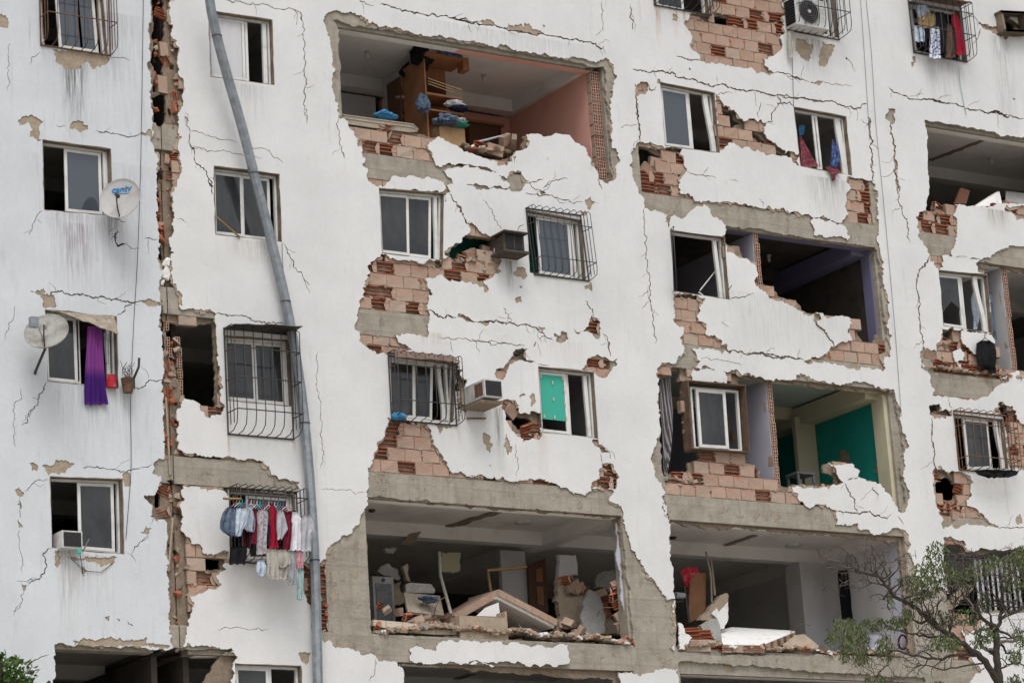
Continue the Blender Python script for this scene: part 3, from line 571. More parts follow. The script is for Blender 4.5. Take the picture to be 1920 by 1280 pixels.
def sheet(tris, y0, y1, mf, ms, back=False, rough=0.0, rs=0):
    """one extruded sheet from a set of triangles of the facade plan"""
    t = TT[tris]
    if not len(t): return None
    used, inv = np.unique(t, return_inverse=True); t = inv.reshape(-1, 3)
    P2 = VV[used]; n = len(used)
    ar = (P2[t[:, 1], 0] - P2[t[:, 0], 0]) * (P2[t[:, 2], 1] - P2[t[:, 0], 1]) - (P2[t[:, 1], 1] - P2[t[:, 0], 1]) * (P2[t[:, 2], 0] - P2[t[:, 0], 0])
    t = np.where((ar < 0)[:, None], t[:, ::-1], t)
    e = {}
    for a, b, c in t.tolist():
        for u, v in ((a, b), (b, c), (c, a)):
            if (v, u) in e: del e[(v, u)]
            else: e[(u, v)] = 1
    yf = np.full(n, y0)
    if rough:
        bn = set(q for k in e for q in k)
        for q in bn:
            x, z = P2[q]; yf[q] = y0 + rough * noise.noise(Vector((x * 3, z * 3, rs)))
    vs = [(x, y, z) for (x, z), y in zip(P2.tolist(), yf.tolist())] + [(x, y1, z) for x, z in P2.tolist()]
    fs = [tuple(q) for q in t.tolist()]; mi = [0] * len(fs)
    if back: fs += [(c + n, b + n, a + n) for a, b, c in t.tolist()]; mi += [1] * len(t)
    fs += [(v, u, u + n, v + n) for u, v in e]; mi += [1] * len(e)
    me = bpy.data.meshes.new('sheet'); me.from_pydata(vs, [], fs); me.materials.append(mf); me.materials.append(ms)
    me.polygons.foreach_set('material_index', mi); me.update(); return me
def components(tris):
    idx = np.where(tris)[0]; par = {i: i for i in idx.tolist()}
    def find(a):
        while par[a] != a: par[a] = par[par[a]]; a = par[a]
        return a
    edge = {}
    for i in idx.tolist():
        a, b, c = TT[i].tolist()
        for k in ((min(a, b), max(a, b)), (min(b, c), max(b, c)), (min(a, c), max(a, c))):
            if k in edge: par[find(i)] = find(edge[k])
            else: edge[k] = i
    g = {}
    for i in idx.tolist(): g.setdefault(find(i), []).append(i)
    return list(g.values())
tri_area = .5 * np.abs((VV[TT[:, 1], 0] - VV[TT[:, 0], 0]) * (VV[TT[:, 2], 1] - VV[TT[:, 0], 1]) - (VV[TT[:, 1], 1] - VV[TT[:, 0], 1]) * (VV[TT[:, 2], 0] - VV[TT[:, 0], 0]))
crumbs = {0: [], 1: []}
for k, comp in enumerate(components(is_plas)):
    a = tri_area[comp].sum(); lft = cen[comp, 0].mean() < JX
    if a < .01: crumbs[int(lft)] += comp; continue
    root = LEFT if lft else RIGHT; mt = M['plaster_old'] if lft else M['plaster']
    off = 0 if a > 6 else RN.uniform(-.014, .004)
    me = sheet(np.array(comp), off, .028, mt, M['render'], True, .006, k)
    if a < 2.5:                                      # loosened plates tilt a little off the wall
        tx, tz = RN.gauss(0, .020), RN.gauss(0, .020); cc = cen[comp].mean(axis=0)
        for v_ in me.vertices: v_.co.y = min(v_.co.y + max(-.05, min(.012, (v_.co.x - cc[0]) * tx + (v_.co.z - cc[1]) * tz - .004)), .0295)
    me.name = 'plaster_wall' if a > 6 else 'plaster_panel'
    part(me, me.name, root)
for lft in (0, 1):
    root = LEFT if lft else RIGHT
    side = (cen[:, 0] < JX) == bool(lft)
    if crumbs[lft]: part(sheet(np.array(crumbs[lft]), -.003, .028, M['plaster_old' if lft else 'plaster'], M['render'], True), 'plaster_crumbs', root, 'stuff')
    q = np.where(is_rend & side)[0]
    part(sheet(q, .013, .029, M['render'], M['render'], False, .008), 'render_coat', root, 'stuff')
    part(sheet(np.where(is_conc & side)[0], .031, .09, M['concrete'], M['concrete'], True, .006), 'concrete_frame', root)
    part(sheet(np.where(is_mas & side)[0], .100, .156, M['mortar'], M['mortar'], True, .03, 5), 'masonry_wall', root)
for k, z in enumerate(ZB):
    for a, b_, root in ((JX + .17, COLS[0][0], RIGHT), (COLS[0][1], COLS[1][0], RIGHT), (COLS[1][1], COLS[2][0], RIGHT), (COLS[2][1], COLS[3][0], RIGHT), (-8.75, JX - .43, LEFT)):
        m_ = MB(); m_.box((a + .002, .091, z + .004), (b_ - .002, .33, z + BH - .004), M['concrete']); part(m_, 'floor_beam', root)
for i_, (a, b_) in enumerate(COLS):
    m_ = MB(); m_.box((a + .004, .091, 0), (b_ - .004, .33, FZ1 - .26 if i_ != 1 else 18.25), M['concrete']); part(m_, 'column', RIGHT)
m_ = MB(); m_.box((CX4 + .004, .092, 18.252), (COLS[1][1] - .004, .33, FZ1 - .26), M['concrete']); part(m_, 'column', RIGHT)
m_ = MB(); m_.box((-9.7, .091, 0), (-8.754, .33, FZ1 - .26), M['concrete']); part(m_, 'column', LEFT)
m_ = MB(); m_.box((9.221, .0925, 15.1), (9.466, .33, FZ1 - .26), M['concrete']); part(m_, 'column', RIGHT)
# ---------------------------------------------------------------- clay blocks laid bare
M['street'] = mat('bounce_pale_asphalt', (.24, .225, .20), .95, b_dirty((.26, .24, .215), (.16, .15, .135), .6, .4, .7))  # unseen street, paled to bounce light up to the ceilings
M['yard'] = mat('bounce_pale_concrete', (.46, .42, .365), .95, b_dirty((.50, .455, .395), (.36, .33, .285), .5, .4, .7))
g = MB(); g.box((-300, -300, -.4), (300, 300, 0), M['street']); tag(g.build('ground'), None, None, None, 'structure')
g = MB(); g.box((-45, -46, .004), (50, -.02, .12), M['yard']); tag(g.build('bounce_forecourt'), None, None, None, 'structure')  # out of view, made wide and pale to throw light into the rooms

def block_mesh(w_, h_, seed, m):
    r = random.Random(seed); b = MB(); j = lambda s=.004: r.uniform(-s, s); c = .006
    fr = [Vector((-w_ / 2 + c + j(), -.002 + j(.002), -h_ / 2 + c + j())), Vector((w_ / 2 - c + j(), -.002 + j(.002), -h_ / 2 + c + j())),
          Vector((w_ / 2 - c + j(), -.002 + j(.002), h_ / 2 - c + j())), Vector((-w_ / 2 + c + j(), -.002 + j(.002), h_ / 2 - c + j()))]
    for q in range(4):
        if r.random() < .38: s_ = r.uniform(.3, 1.4); fr[q] += Vector(((.04 if q in (0, 3) else -.04) * s_ * r.random(), .012, (.03 if q < 2 else -.03) * s_))
    md = [Vector((sx * w_ / 2 + j(.002), .008, sz * h_ / 2 + j(.002))) for sx, sz in ((-1, -1), (1, -1), (1, 1), (-1, 1))]
    bk_ = [Vector((q.x, .115, q.z)) for q in md]
    vs = fr + md + bk_; fs = [(0, 1, 2, 3)]
    for i in range(4):
        k = (i + 1) % 4; fs += [(i, i + 4, k + 4, k), (i + 4, i + 8, k + 8, k + 4)]
    fs.append((11, 10, 9, 8)); b.add(vs, fs, m)
    g_ = .0075; b.box((-w_ / 2 - g_, .013, -h_ / 2 - g_), (w_ / 2 + g_, .112, h_ / 2 + g_), M['mortar']); return b
def broken_block(w_, h_, seed):
    """block that has lost its face: the ribs of the hollow clay show"""
    r = random.Random(seed); b = MB(); m = M['brick_red']
    n = 3; z0 = -h_ / 2
    b.box((-w_ / 2, .088, -h_ / 2), (w_ / 2, .098, h_ / 2), m)
    for i in range(n + 1):
        z = z0 + h_ * i / n; z = min(max(z, -h_ / 2 + .006), h_ / 2 - .006)
        k = 5; xs = [-w_ / 2 + w_ * q / (k - 1) for q in range(k)]
        base = r.choice((-.002, .012, .03, .045))
        ys = [min(.08, max(-.004, base + r.uniform(-.014, .018))) for _ in xs]
        vs = []
        for x, y in zip(xs, ys): vs += [(x, y, z - .006), (x, y, z + .006), (x, .088, z + .006), (x, .088, z - .006)]
        fs = []
        for q in range(k - 1):
            a = q * 4; fs += [(a, a + 4, a + 5, a + 1), (a + 1, a + 5, a + 6, a + 2), (a + 3, a + 7, a + 4, a)]
        fs += [(0, 1, 2, 3), (4 * k - 4, 4 * k - 1, 4 * k - 2, 4 * k - 3)]
        b.add(vs, fs, m)
    if r.random() < .6:      # a flake of the outer face left standing
        s = r.choice((-1, 1)); x0 = s * w_ / 2; x1 = x0 - s * w_ * r.uniform(.15, .4)
        b.prism([(x0, -.002, -h_ / 2), (x1 + s * .03, -.002, -h_ / 2), (x1, -.002, 0), (x1 + s * .05, -.002, h_ / 2), (x0, -.002, h_ / 2)], (0, .01, 0), M['brick'])
    return b
def hollow_end(seed):
    """end of a clay block with its six square holes"""
    b = MB(); w_, h_, d = .105, .19, .15
    xs = [-w_ / 2, -w_ / 2 + .012, -.008, .008, w_ / 2 - .012, w_ / 2]; zs = [-h_ / 2, -h_ / 2 + .012, -.034, -.022, .022, .034, h_ / 2 - .012, h_ / 2]
    for i in range(5):
        for k in range(7):
            hole = i in (1, 3) and k in (1, 3, 5)
            y = .05 if hole else 0
            b.add([(xs[i], y, zs[k]), (xs[i + 1], y, zs[k]), (xs[i + 1], y, zs[k + 1]), (xs[i], y, zs[k + 1])], [(0, 1, 2, 3)], M['hollow'] if hole else M['brick'])
            if hole:
                a = [(xs[i], zs[k]), (xs[i + 1], zs[k]), (xs[i + 1], zs[k + 1]), (xs[i], zs[k + 1])]
                for q in range(4):
                    p, n_ = a[q], a[(q + 1) % 4]; b.add([(p[0], 0, p[1]), (n_[0], 0, n_[1]), (n_[0], .05, n_[1]), (p[0], .05, p[1])], [(0, 1, 2, 3)], M['brick_red'])
    b.add([(-w_ / 2, 0, -h_ / 2), (w_ / 2, 0, -h_ / 2), (w_ / 2, 0, h_ / 2), (-w_ / 2, 0, h_ / 2), (-w_ / 2, d, -h_ / 2), (w_ / 2, d, -h_ / 2), (w_ / 2, d, h_ / 2), (-w_ / 2, d, h_ / 2)],
          [(0, 4, 5, 1), (1, 5, 6, 2), (2, 6, 7, 3), (3, 7, 4, 0), (4, 7, 6, 5)], M['brick'])
    return b
BW, BHH, PXB, PZB = .318, .202, .332, .2165
full_var = [block_mesh(BW, BHH, s, M['brick']).mesh('brick') for s in range(14)]
brok_var = [broken_block(BW, BHH, 50 + s).mesh('broken_brick') for s in range(14)]
exposed = lambda p: inside(sets['core'], p) & ~inside(sets['isl'], p) & ~inside(sets['open'], p) & ~inside(sets['win'], p) & ~inside(sets['conc'], p)
spall_w = [W2(p) for p in SPALL]
cand = []
bays = [(JX + .17, COLS[0][0]), (COLS[0][1], COLS[1][0]), (COLS[1][1], COLS[2][0]), (COLS[2][1], COLS[3][0])]
for bi_, (bx0, bx1) in enumerate(bays):
    for zi in range(1, len(ZB) - 1):
        if zi == 1 and bi_ in (1, 2): continue
        zb_, zt = ZB[zi] + BH, ZB[zi + 1]
        row = 0; z = zb_ + .01
        while z + .06 < zt:
            h_ = min(BHH, zt - z - .005); x = bx0 - (PXB / 2 if row % 2 else 0) + .01 + RN.uniform(-.02, .02)
            while x < bx1:
                a, b = max(x, bx0 + .004), min(x + BW, bx1 - .004); x += PXB
                if b - a > .07: cand.append((a, b, z, z + h_))
            row += 1; z += PZB
cand = np.array(cand)
gx = (np.arange(5) + .5) / 5; gz = (np.arange(3) + .5) / 3
pts = np.array([[(a + (b - a) * u, c + (d - c) * v) for u in gx for v in gz] for a, b, c, d in cand])
nP = pts.reshape(-1, 2)
ex = exposed(nP).reshape(-1, 15); vo = (inside(sets['open'], nP) & ~inside(sets['isl'], nP)).reshape(-1, 15); wi = inside(sets['win'], nP).reshape(-1, 15)
sp = inside(spall_w, nP).reshape(-1, 15)
keep = []
for i, (a, b, c, d) in enumerate(cand):
    if not ex[i].any() or vo[i].sum() > 6 or (vo[i].sum() > 3 and ex[i].sum() < 8) or (d - c < .13 and vo[i].any()): continue
    if b < -5.95 and c > 17.7: continue
    if vo[i].sum() > 2 and min(abs(d - q) for q in ZB) < .03 and c < 18: continue
    cw = wi[i].reshape(5, 3)
    if cw.any():
        cols = cw.any(axis=1); rows = cw.any(axis=0)
        if cw.sum() > 9: continue
        if cols.sum() <= rows.sum() + 1 and not cols.all():
            k = np.where(~cols)[0]; a, b = a + (b - a) * k[0] / 5, a + (b - a) * (k[-1] + 1) / 5
        else:
            k = np.where(~rows)[0]
            if not len(k): continue
            c, d = c + (d - c) * k[0] / 3, c + (d - c) * (k[-1] + 1) / 3
        if b - a < .06 or d - c < .05: continue
    keep.append((ex[i].sum(), a, b, c, d, sp[i].sum() > 6))
keep.sort(key=lambda q: -q[0])
rest = MB()
for i, (n_, a, b, c, d, s) in enumerate(keep):
    cx, cz = (a + b) / 2, (c + d) / 2; w_, h_ = b - a, d - c
    s = s or RN.random() < .09
    loc = Vector((cx, .034 + RN.uniform(-.006, .007), cz)); rot = (RN.gauss(0, .012), RN.gauss(0, .012), RN.gauss(0, .014))
    std = abs(w_ - BW) < .004 and abs(h_ - BHH) < .004
    if i < 296:
        if s: me = RN.choice(brok_var) if std else broken_block(w_, h_, i).mesh('broken_brick')
        else: me = RN.choice(full_var) if std else block_mesh(w_, h_, i, M['brick']).mesh('brick')
        new_obj('broken_brick' if s else 'brick', me, RIGHT, loc, rot)
    else:
        mb = broken_block(w_, h_, i) if s else block_mesh(w_, h_, i, M['brick'])
        k = len(rest.v)
        rest.v += [tuple(Vector(q) + loc) for q in mb.v]; rest.f += [tuple(k + q for q in f) for f in mb.f]
        rest.m += [rest.mi(mb.mats[q]) for q in mb.m]; rest.sm += mb.sm
crumb = MB(); cr = random.Random(4)                       # mortar squeezed out and crumbled along the joints
cand_c = []
for n_, a, b, c, d, s in keep:
    for _ in range(cr.randint(1, 4)):
        e = cr.random(); x, z = cr.choice(((a + (b - a) * e, c), (a + (b - a) * e, d), (a, c + (d - c) * e), (b, c + (d - c) * e)))
        cand_c.append((x, z))
ok_ = exposed(np.array(cand_c)) & ~inside(sets['win'], np.array(cand_c))
for (x, z), good in zip(cand_c, ok_):
    if good:
        q = cr.uniform(.008, .028); y = .034 + cr.uniform(-.004, .012)
        crumb.box((x - q * cr.uniform(.6, 2), y - q * .35, z - q * .7), (x + q * cr.uniform(.6, 2), y + .05, z + q * .7), M[cr.choice(('mortar', 'render', 'render', 'brick_red'))], Matrix.Rotation(cr.uniform(-.6, .6), 3, 'Y') @ Matrix.Rotation(cr.uniform(-.3, .3), 3, 'X'))
part(crumb, 'mortar_crumbs', RIGHT, 'stuff')
if rest.v: part(rest, 'small_bricks', RIGHT, 'stuff')
print('bricks', len(keep))

# ---------------------------------------------------------------- windows
def quadf(q):
    tl, tr, br, bl = [F(*p) for p in q]
    def W(u, v, y):
        x = (tl[0] * (1 - u) + tr[0] * u) * (1 - v) + (bl[0] * (1 - u) + br[0] * u) * v
        z = (tl[1] * (1 - u) + tr[1] * u) * (1 - v) + (bl[1] * (1 - u) + br[1] * u) * v
        return Vector((x, y, z))
    return W, abs(tr[0] - tl[0]), abs(tl[1] - bl[1])
def ring(W, u0, v0, u1, v1, du, dv, y0, y1, m, b=None, du2=None):
    b = b or MB()
    O = [(u0, v0), (u1, v0), (u1, v1), (u0, v1)]; I = [(u0 + du, v0 + dv), (u1 - (du2 or du), v0 + dv), (u1 - (du2 or du), v1 - dv), (u0 + du, v1 - dv)]
    for k in range(4):
        a, c = k, (k + 1) % 4
        b.hexa([W(*O[a], y0), W(*O[c], y0), W(*O[c], y1), W(*O[a], y1), W(*I[a], y0), W(*I[c], y0), W(*I[c], y1), W(*I[a], y1)], m)
    return b
def to_root(mb, root, parent, name, label=None):
    o = new_obj(name, mb.mesh(name), parent); o.location = -root.location
    return tag(o, label)
M['net'] = mat('white_net_curtain', (.55, .55, .56), .9, None, .1)
M['tealcloth'] = mat('teal_fabric_panel', (.05, .36, .27), .8, None, .2)
def window(key, sashes, y=.10, reveal=True, fm='frame', root=None, label=None, stiles=()):
    root = root or RIGHT; W, w_, h_ = quadf(WIN[key]); eu, ev = .022 / w_, .022 / h_
    win = new_obj('window', None, root); tag(win, label)
    c = W(.5, 1, 0); win.location = c - root.location
    def sub(mb, name):
        o = new_obj(name, mb.mesh(name), win); o.location = -c; return o
    if reveal: sub(ring(W, -.004, -.004, 1.004, 1.004, .018 / w_, .018 / h_, .003, .168, M['reveal']), 'window_reveal')
    a = .014 / w_; b = .014 / h_
    sub(ring(W, a, b, 1 - a, 1 - b, .034 / w_, .034 / h_, y, y + .06, M[fm]), 'frame')
    for k, (u0, u1, kind) in enumerate(sashes):
        yy = y + .008 + (.022 if k % 2 else 0); v0, v1 = .05, .95
        sub(ring(W, u0, v0, u1, v1, .05 / w_, .045 / h_, yy, yy + .022, M[fm]), 'sash')
        if kind == 'o': continue
        p = MB(); gm = M['glass_blue'] if kind == 'b' else M['glass']
        q = [(u0 + .045 / w_, v0 + .04 / h_), (u1 - .045 / w_, v0 + .04 / h_), (u1 - .045 / w_, v1 - .04 / h_), (u0 + .045 / w_, v1 - .04 / h_)]
        if kind == 'x': q = [q[0], q[1], (q[1][0], .62), (u0 + (u1 - u0) * .55, .5), (u0 + .06, .72)]
        if kind in 'ct':
            cl_ = MB(); nn = 16; um = .97
            for i in range(nn):
                ua, ub = u0 + .05 + (u1 - u0 - .1) * i / nn, u0 + .05 + (u1 - u0 - .1) * (i + 1) / nn
                ya, yb = yy + .006 + .004 * math.sin(i * 1.3) * (kind == 'c'), yy + .006 + .004 * math.sin((i + 1) * 1.3) * (kind == 'c')
                vb = .94 if kind == 'c' else .76
                cl_.add([W(ua, .08, ya), W(ub, .08, yb), W(ub, vb, yb), W(ua, vb, ya)], [(0, 1, 2, 3)], M['net' if kind == 'c' else 'tealcloth'])
            sub(cl_, 'curtain_lining')
        if kind not in 'ct': p.prism([W(u, v, yy + .012) for u, v in q], (0, .004, 0), gm); sub(p, 'pane')
    if stiles:
        b = MB()
        for u0, u1, ds, yy in stiles:
            pp = []
            for i in range(7):
                v = .03 + .94 * i / 6; bend = ds * math.sin(math.pi * i / 6 * .5) ** 2
                pp.append((u0 + bend, u1 + bend, v))
            for p0, p1 in zip(pp[:-1], pp[1:]):
                b.hexa([W(p0[0], p0[2], yy), W(p0[1], p0[2], yy), W(p0[1], p0[2], yy + .05), W(p0[0], p0[2], yy + .05),
                        W(p1[0], p1[2], yy), W(p1[1], p1[2], yy), W(p1[1], p1[2], yy + .05), W(p1[0], p1[2], yy + .05)], M[fm])
        sub(b, 'jamb_track')
    return win
window('WL1', [(.28, .9, 'b')], root=LEFT, stiles=[(.62, .66, 0, .12)])
window('WL2', [(.36, .9, 'b')], root=LEFT, y=.12, stiles=[(.92, .96, 0, .10)])
window('WL3', [(.03, .47, 'g'), (.46, .52, 'o')], root=LEFT, stiles=[(.88, .93, 0, .10)])
window('WL4', [(.42, .92, 'g')], root=LEFT, y=.12)
window('W01', [(.02, .6, 'c'), (.55, .66, 'o')], stiles=[(.88, .94, 0, .10)])
window('W02', [(.03, .48, 'g'), (.46, .9, 'g')], y=.11)
window('W03', [(.03, .5, 'g'), (.49, .96, 'g')])
window('W04', [(.3, .95, 'g')])
window('W05', [(.05, .55, 'g'), (.5, .6, 'o')])
window('W11', [(.03, .5, 'g'), (.46, .86, 'g')], stiles=[(.88, .93, .03, .09)])
window('W12', [(.24, .84, 'b')], stiles=[(.85, .9, .02, .10), (.03, .07, .0, .13)])
window('W13', [(.04, .44, 'g'), (.42, .72, 'g')], stiles=[(.76, .81, .1, .08), (.86, .9, .06, .06)])
window('W14', [(.04, .55, 't'), (.52, .6, 'o')], stiles=[(.86, .92, .02, .10)])
window('W21', [(.06, .56, 'b'), (.5, .6, 'o')], stiles=[(.82, .9, .08, .07)])
window('W22', [(.4, .5, 'o')], stiles=[(.82, .92, .06, .08)])
window('W23', [], fm='frame', stiles=[(.84, .9, .04, .1)])
window('W31', [(.04, .5, 'x'), (.46, .56, 'o')], stiles=[(.74, .82, .12, .06)])
window('W32', [(.26, .76, 'g')], stiles=[(.84, .9, .08, .06)])
window('WT1', [(.1, .6, 'g')]); window('WT2', [(.4, .9, 'g')]); window('WT3', [(.1, .5, 'g')])
W_, a_, b_ = quadf(WIN['W14']); m_ = MB()
for u, v in ((.3, .2), (.3, .45), (.3, .72), (.5, .3), (.5, .5), (.51, .72), (.1, .12), (.12, .72), (.48, .12)):
    m_.hexa([W_(u - .012, v - .025, .096), W_(u + .012, v - .025, .096), W_(u + .012, v - .025, .099), W_(u - .012, v - .025, .099), W_(u - .012, v + .025, .096), W_(u + .012, v + .025, .096), W_(u + .012, v + .025, .099), W_(u - .012, v + .025, .099)], M['cream'])
part(m_, 'tape_marks', RIGHT, 'stuff')
# window in a wooden box frame left standing on the blocks
WD = 'wood_frame'
M[WD] = mat('weathered_brown_wood', (.16, .105, .07), .85, b_tan((.19, .125, .085), (.08, .055, .04), 7, .4), .15)
W, w_, h_ = quadf(WIN['W24'])
win = new_obj('window', None, RIGHT); c = W(.5, 1, 0); win.location = c; tag(win, 'white window left standing in a brown wooden box frame')
o = new_obj('box_frame', ring(W, -.01, -.01, 1.01, 1.01, .03 / w_, .018 / h_, -.10, .15, M[WD], None, .014 / w_).mesh('box_frame'), win, -c)
o = new_obj('frame', ring(W, .12, .05, .97, .97, .04 / w_, .035 / h_, .06, .12, M['frame']).mesh('frame'), win, -c)
o = new_obj('sash', ring(W, .2, .08, .72, .95, .06 / w_, .055 / h_, .03, .07, M['frame']).mesh('sash'), win, -c)
b = MB(); b.prism([W(u, v, .05) for u, v in ((.25, .13), (.67, .13), (.67, .9), (.25, .9))], (0, .004, 0), M['glass']); new_obj('pane', b.mesh('pane'), win, -c)

# ---------------------------------------------------------------- window grilles
def grille(x0, x1, z0, z1, d, n, hz, m='iron', root=None, belly=.16, r=.008, top=True, label=None, skew=0.0):
    root = root or RIGHT; c = Vector(((x0 + x1) / 2, 0, z0))
    g_ = new_obj('window_grille', None, root); g_.location = c - root.location; tag(g_, label)
    mm = M[m]
    def bar(pts, rr=r):
        b = MB(); b.tube([Vector(p) - c for p in pts], rr, mm, 5); new_obj('bar', b.mesh('bar'), g_)
    def S(x, y, z): return (x + skew * (z1 - z) / (z1 - z0), y, z)
    def vert(x, dd):
        pts = [S(x, -.01, z1)] if top else []
        pts += [S(x, -dd * .8, z1 + (.0 if top else 0)), S(x, -dd, z1 - .05)]
        pts += [S(x, -dd, z0 + belly + .06), S(x, -dd * .9, z0 + belly * .5), S(x, -dd * .55, z0 + .02), S(x, -.01, z0)]
        bar(pts)
    for i in range(n): vert(x0 + (x1 - x0) * i / (n - 1), d)
    for z in hz: bar([S(x0, -.01, z), S(x0, -d, z), S(x1, -d, z), S(x1, -.01, z)], r * 1.25)
    for k in (1, 2):
        for x in (x0, x1):
            bar([S(x, -d * k / 3, z1), S(x, -d * k / 3, z0 + belly * .6)])
    fr = MB()
    for a, e in ((S(x0 - .01, 0, z0), S(x1 + .01, 0, z0)), (S(x0 - .01, 0, z1), S(x1 + .01, 0, z1)), (S(x0, 0, z0), S(x0, 0, z1)), (S(x1, 0, z0), S(x1, 0, z1))):
        fr.tube([Vector(a) - c + Vector((0, -.016, 0)), Vector(e) - c + Vector((0, -.016, 0))], .014, mm, 4)
    new_obj('wall_frame', fr.mesh('wall_frame'), g_)
    return g_
def fx(px, py): return F(px, py)[0]
def fz(px, py): return F(px, py)[1]
grille(fx(78, 80) - .02, fx(204, 100) + .02, fz(140, 95), 20.55, .30, 8, [19.75, 20.3], 'rust', LEFT, .12)
grille(fx(420, 640), fx(546, 700) - .02, fz(480, 818), fz(480, 622), .36, 8, [fz(425, 660), fz(425, 715), fz(428, 775)], 'iron', None, .22, .0085)
grille(fx(430, 930), fx(556, 950), fz(490, 1056), fz(490, 918), .38, 10, [fz(430, 935), fz(430, 1000)], 'iron')
grille(fx(986, 398), fx(1088, 410), fz(1045, 520), fz(1040, 398), .30, 9, [fz(1090, 435), fz(1090, 500)], 'iron', None, .10, .007, True, None, .08)
grille(fx(727, 665), fx(848, 676), fz(790, 792), fz(790, 668), .30, 8, [fz(727, 690), fz(730, 756)], 'iron', None, .10)
grille(fx(1226, 8), fx(1332, 28), fz(1280, 20), 23.0, .32, 9, [22.5], 'iron', None, .14)
grille(fx(1476, 55), fx(1572, 72), fz(1522, 66), 23.1, .42, 9, [fz(1476, 20), fz(1476, -30)], 'iron', None, .12)
grille(fx(1712, 95), fx(1812, 118), fz(1762, 108), 23.1, .34, 9, [fz(1712, 60), fz(1712, 20), fz(1712, 0)], 'iron', None, .10)
grille(fx(1788, 778), fx(1886, 790), fz(1840, 884), fz(1840, 775), .30, 8, [fz(1790, 800), fz(1795, 860)], 'rust', None, .08)
# remains of a small grille beside the broken window
b = MB(); c = P(1262, 545, 0); 
for pts in ([P(1259, 428, 0), P(1259, 428, -.22), P(1264, 545, -.22), P(1263, 545, 0)], [P(1264, 426, -.05), P(1262, 424, -.26), P(1269, 540, -.26), P(1266, 546, 0)], [P(1265, 527, .0), P(1265, 527, -.25)]):
    b.tube(pts, .010, M['iron'], 5)
part(b, 'bent_grille', RIGHT)
b = MB(); b.tube([P(1312, 545, .35), P(1344, 505, .3)], .014, M['frame'], 5); b.tube([P(1344, 505, .3), P(1352, 552, .25)], .014, M['frame'], 5); b.tube([P(1310, 548, .35), P(1320, 556, .35)], .02, M['frame'], 5); part(b, 'fallen_sash', RIGHT)

# ---------------------------------------------------------------- awnings
def awning(corners, m, name='awning', th=.012, root=None, wave=.01):
    root = root or RIGHT; b = MB(); a, bb, c, d = [Vector(q) for q in corners]; n = 10; rr = random.Random(len(corners) + int(abs(a.x) * 10)); vs = []
    k = 4
    for j in range(k + 1):
        for i in range(n + 1):
            p = (a.lerp(bb, i / n)).lerp(d.lerp(c, i / n), j / k); p.z += rr.uniform(-wave, wave) * (j > 0); p.y += rr.uniform(-wave, wave) * (j > 0); vs.append(p)
    f = [(j * (n + 1) + i, j * (n + 1) + i + 1, (j + 1) * (n + 1) + i + 1, (j + 1) * (n + 1) + i) for j in range(k) for i in range(n)]
    q = len(vs); vs2 = vs + [v + Vector((0, 0, th)) for v in vs]; f2 = f + [tuple(q + i for i in g_)[::-1] for g_ in f]
    bd = [i for i in range(n + 1)] + [j * (n + 1) + n for j in range(1, k + 1)] + [k * (n + 1) + i for i in range(n - 1, -1, -1)] + [j * (n + 1) for j in range(k - 1, 0, -1)]
    f2 += [(bd[i], bd[(i + 1) % len(bd)], bd[(i + 1) % len(bd)] + q, bd[i] + q) for i in range(len(bd))]
    b.add(vs2, f2, m); return part(b, name, root)
M['awn_cream'] = mat('torn_cream_sheet', (.42, .36, .28), .9, b_tan((.47, .41, .33), (.2, .16, .12), 8, .3), .1)
M['awn_black'] = mat('black_tin_sheet', (.03, .028, .028), .6, b_dirty((.03, .028, .028), (.08, .06, .05), 6, .5, .8), .3)
M['awn_rust'] = mat('rusty_tin_sheet', (.20, .13, .105), .8, b_tan((.24, .165, .135), (.13, .085, .065), 6, .3), .2)
awning([P(95, 584, 0), P(214, 594, 0), P(222, 627, -.30), P(110, 584, -.10)], M['awn_cream'], root=LEFT)
awning([P(419, 618, 0), P(546, 626, 0), P(567, 613, -.50), P(440, 607, -.50)], M['awn_black'])
awning([P(738, 657, 0), P(848, 668, 0), P(864, 679, -.34), P(742, 669, -.32)], M['awn_rust'])
awning([P(1709, -2, 0), P(1800, 14, 0), P(1818, 5, -.42), P(1722, -12, -.42)], M['awn_rust'])

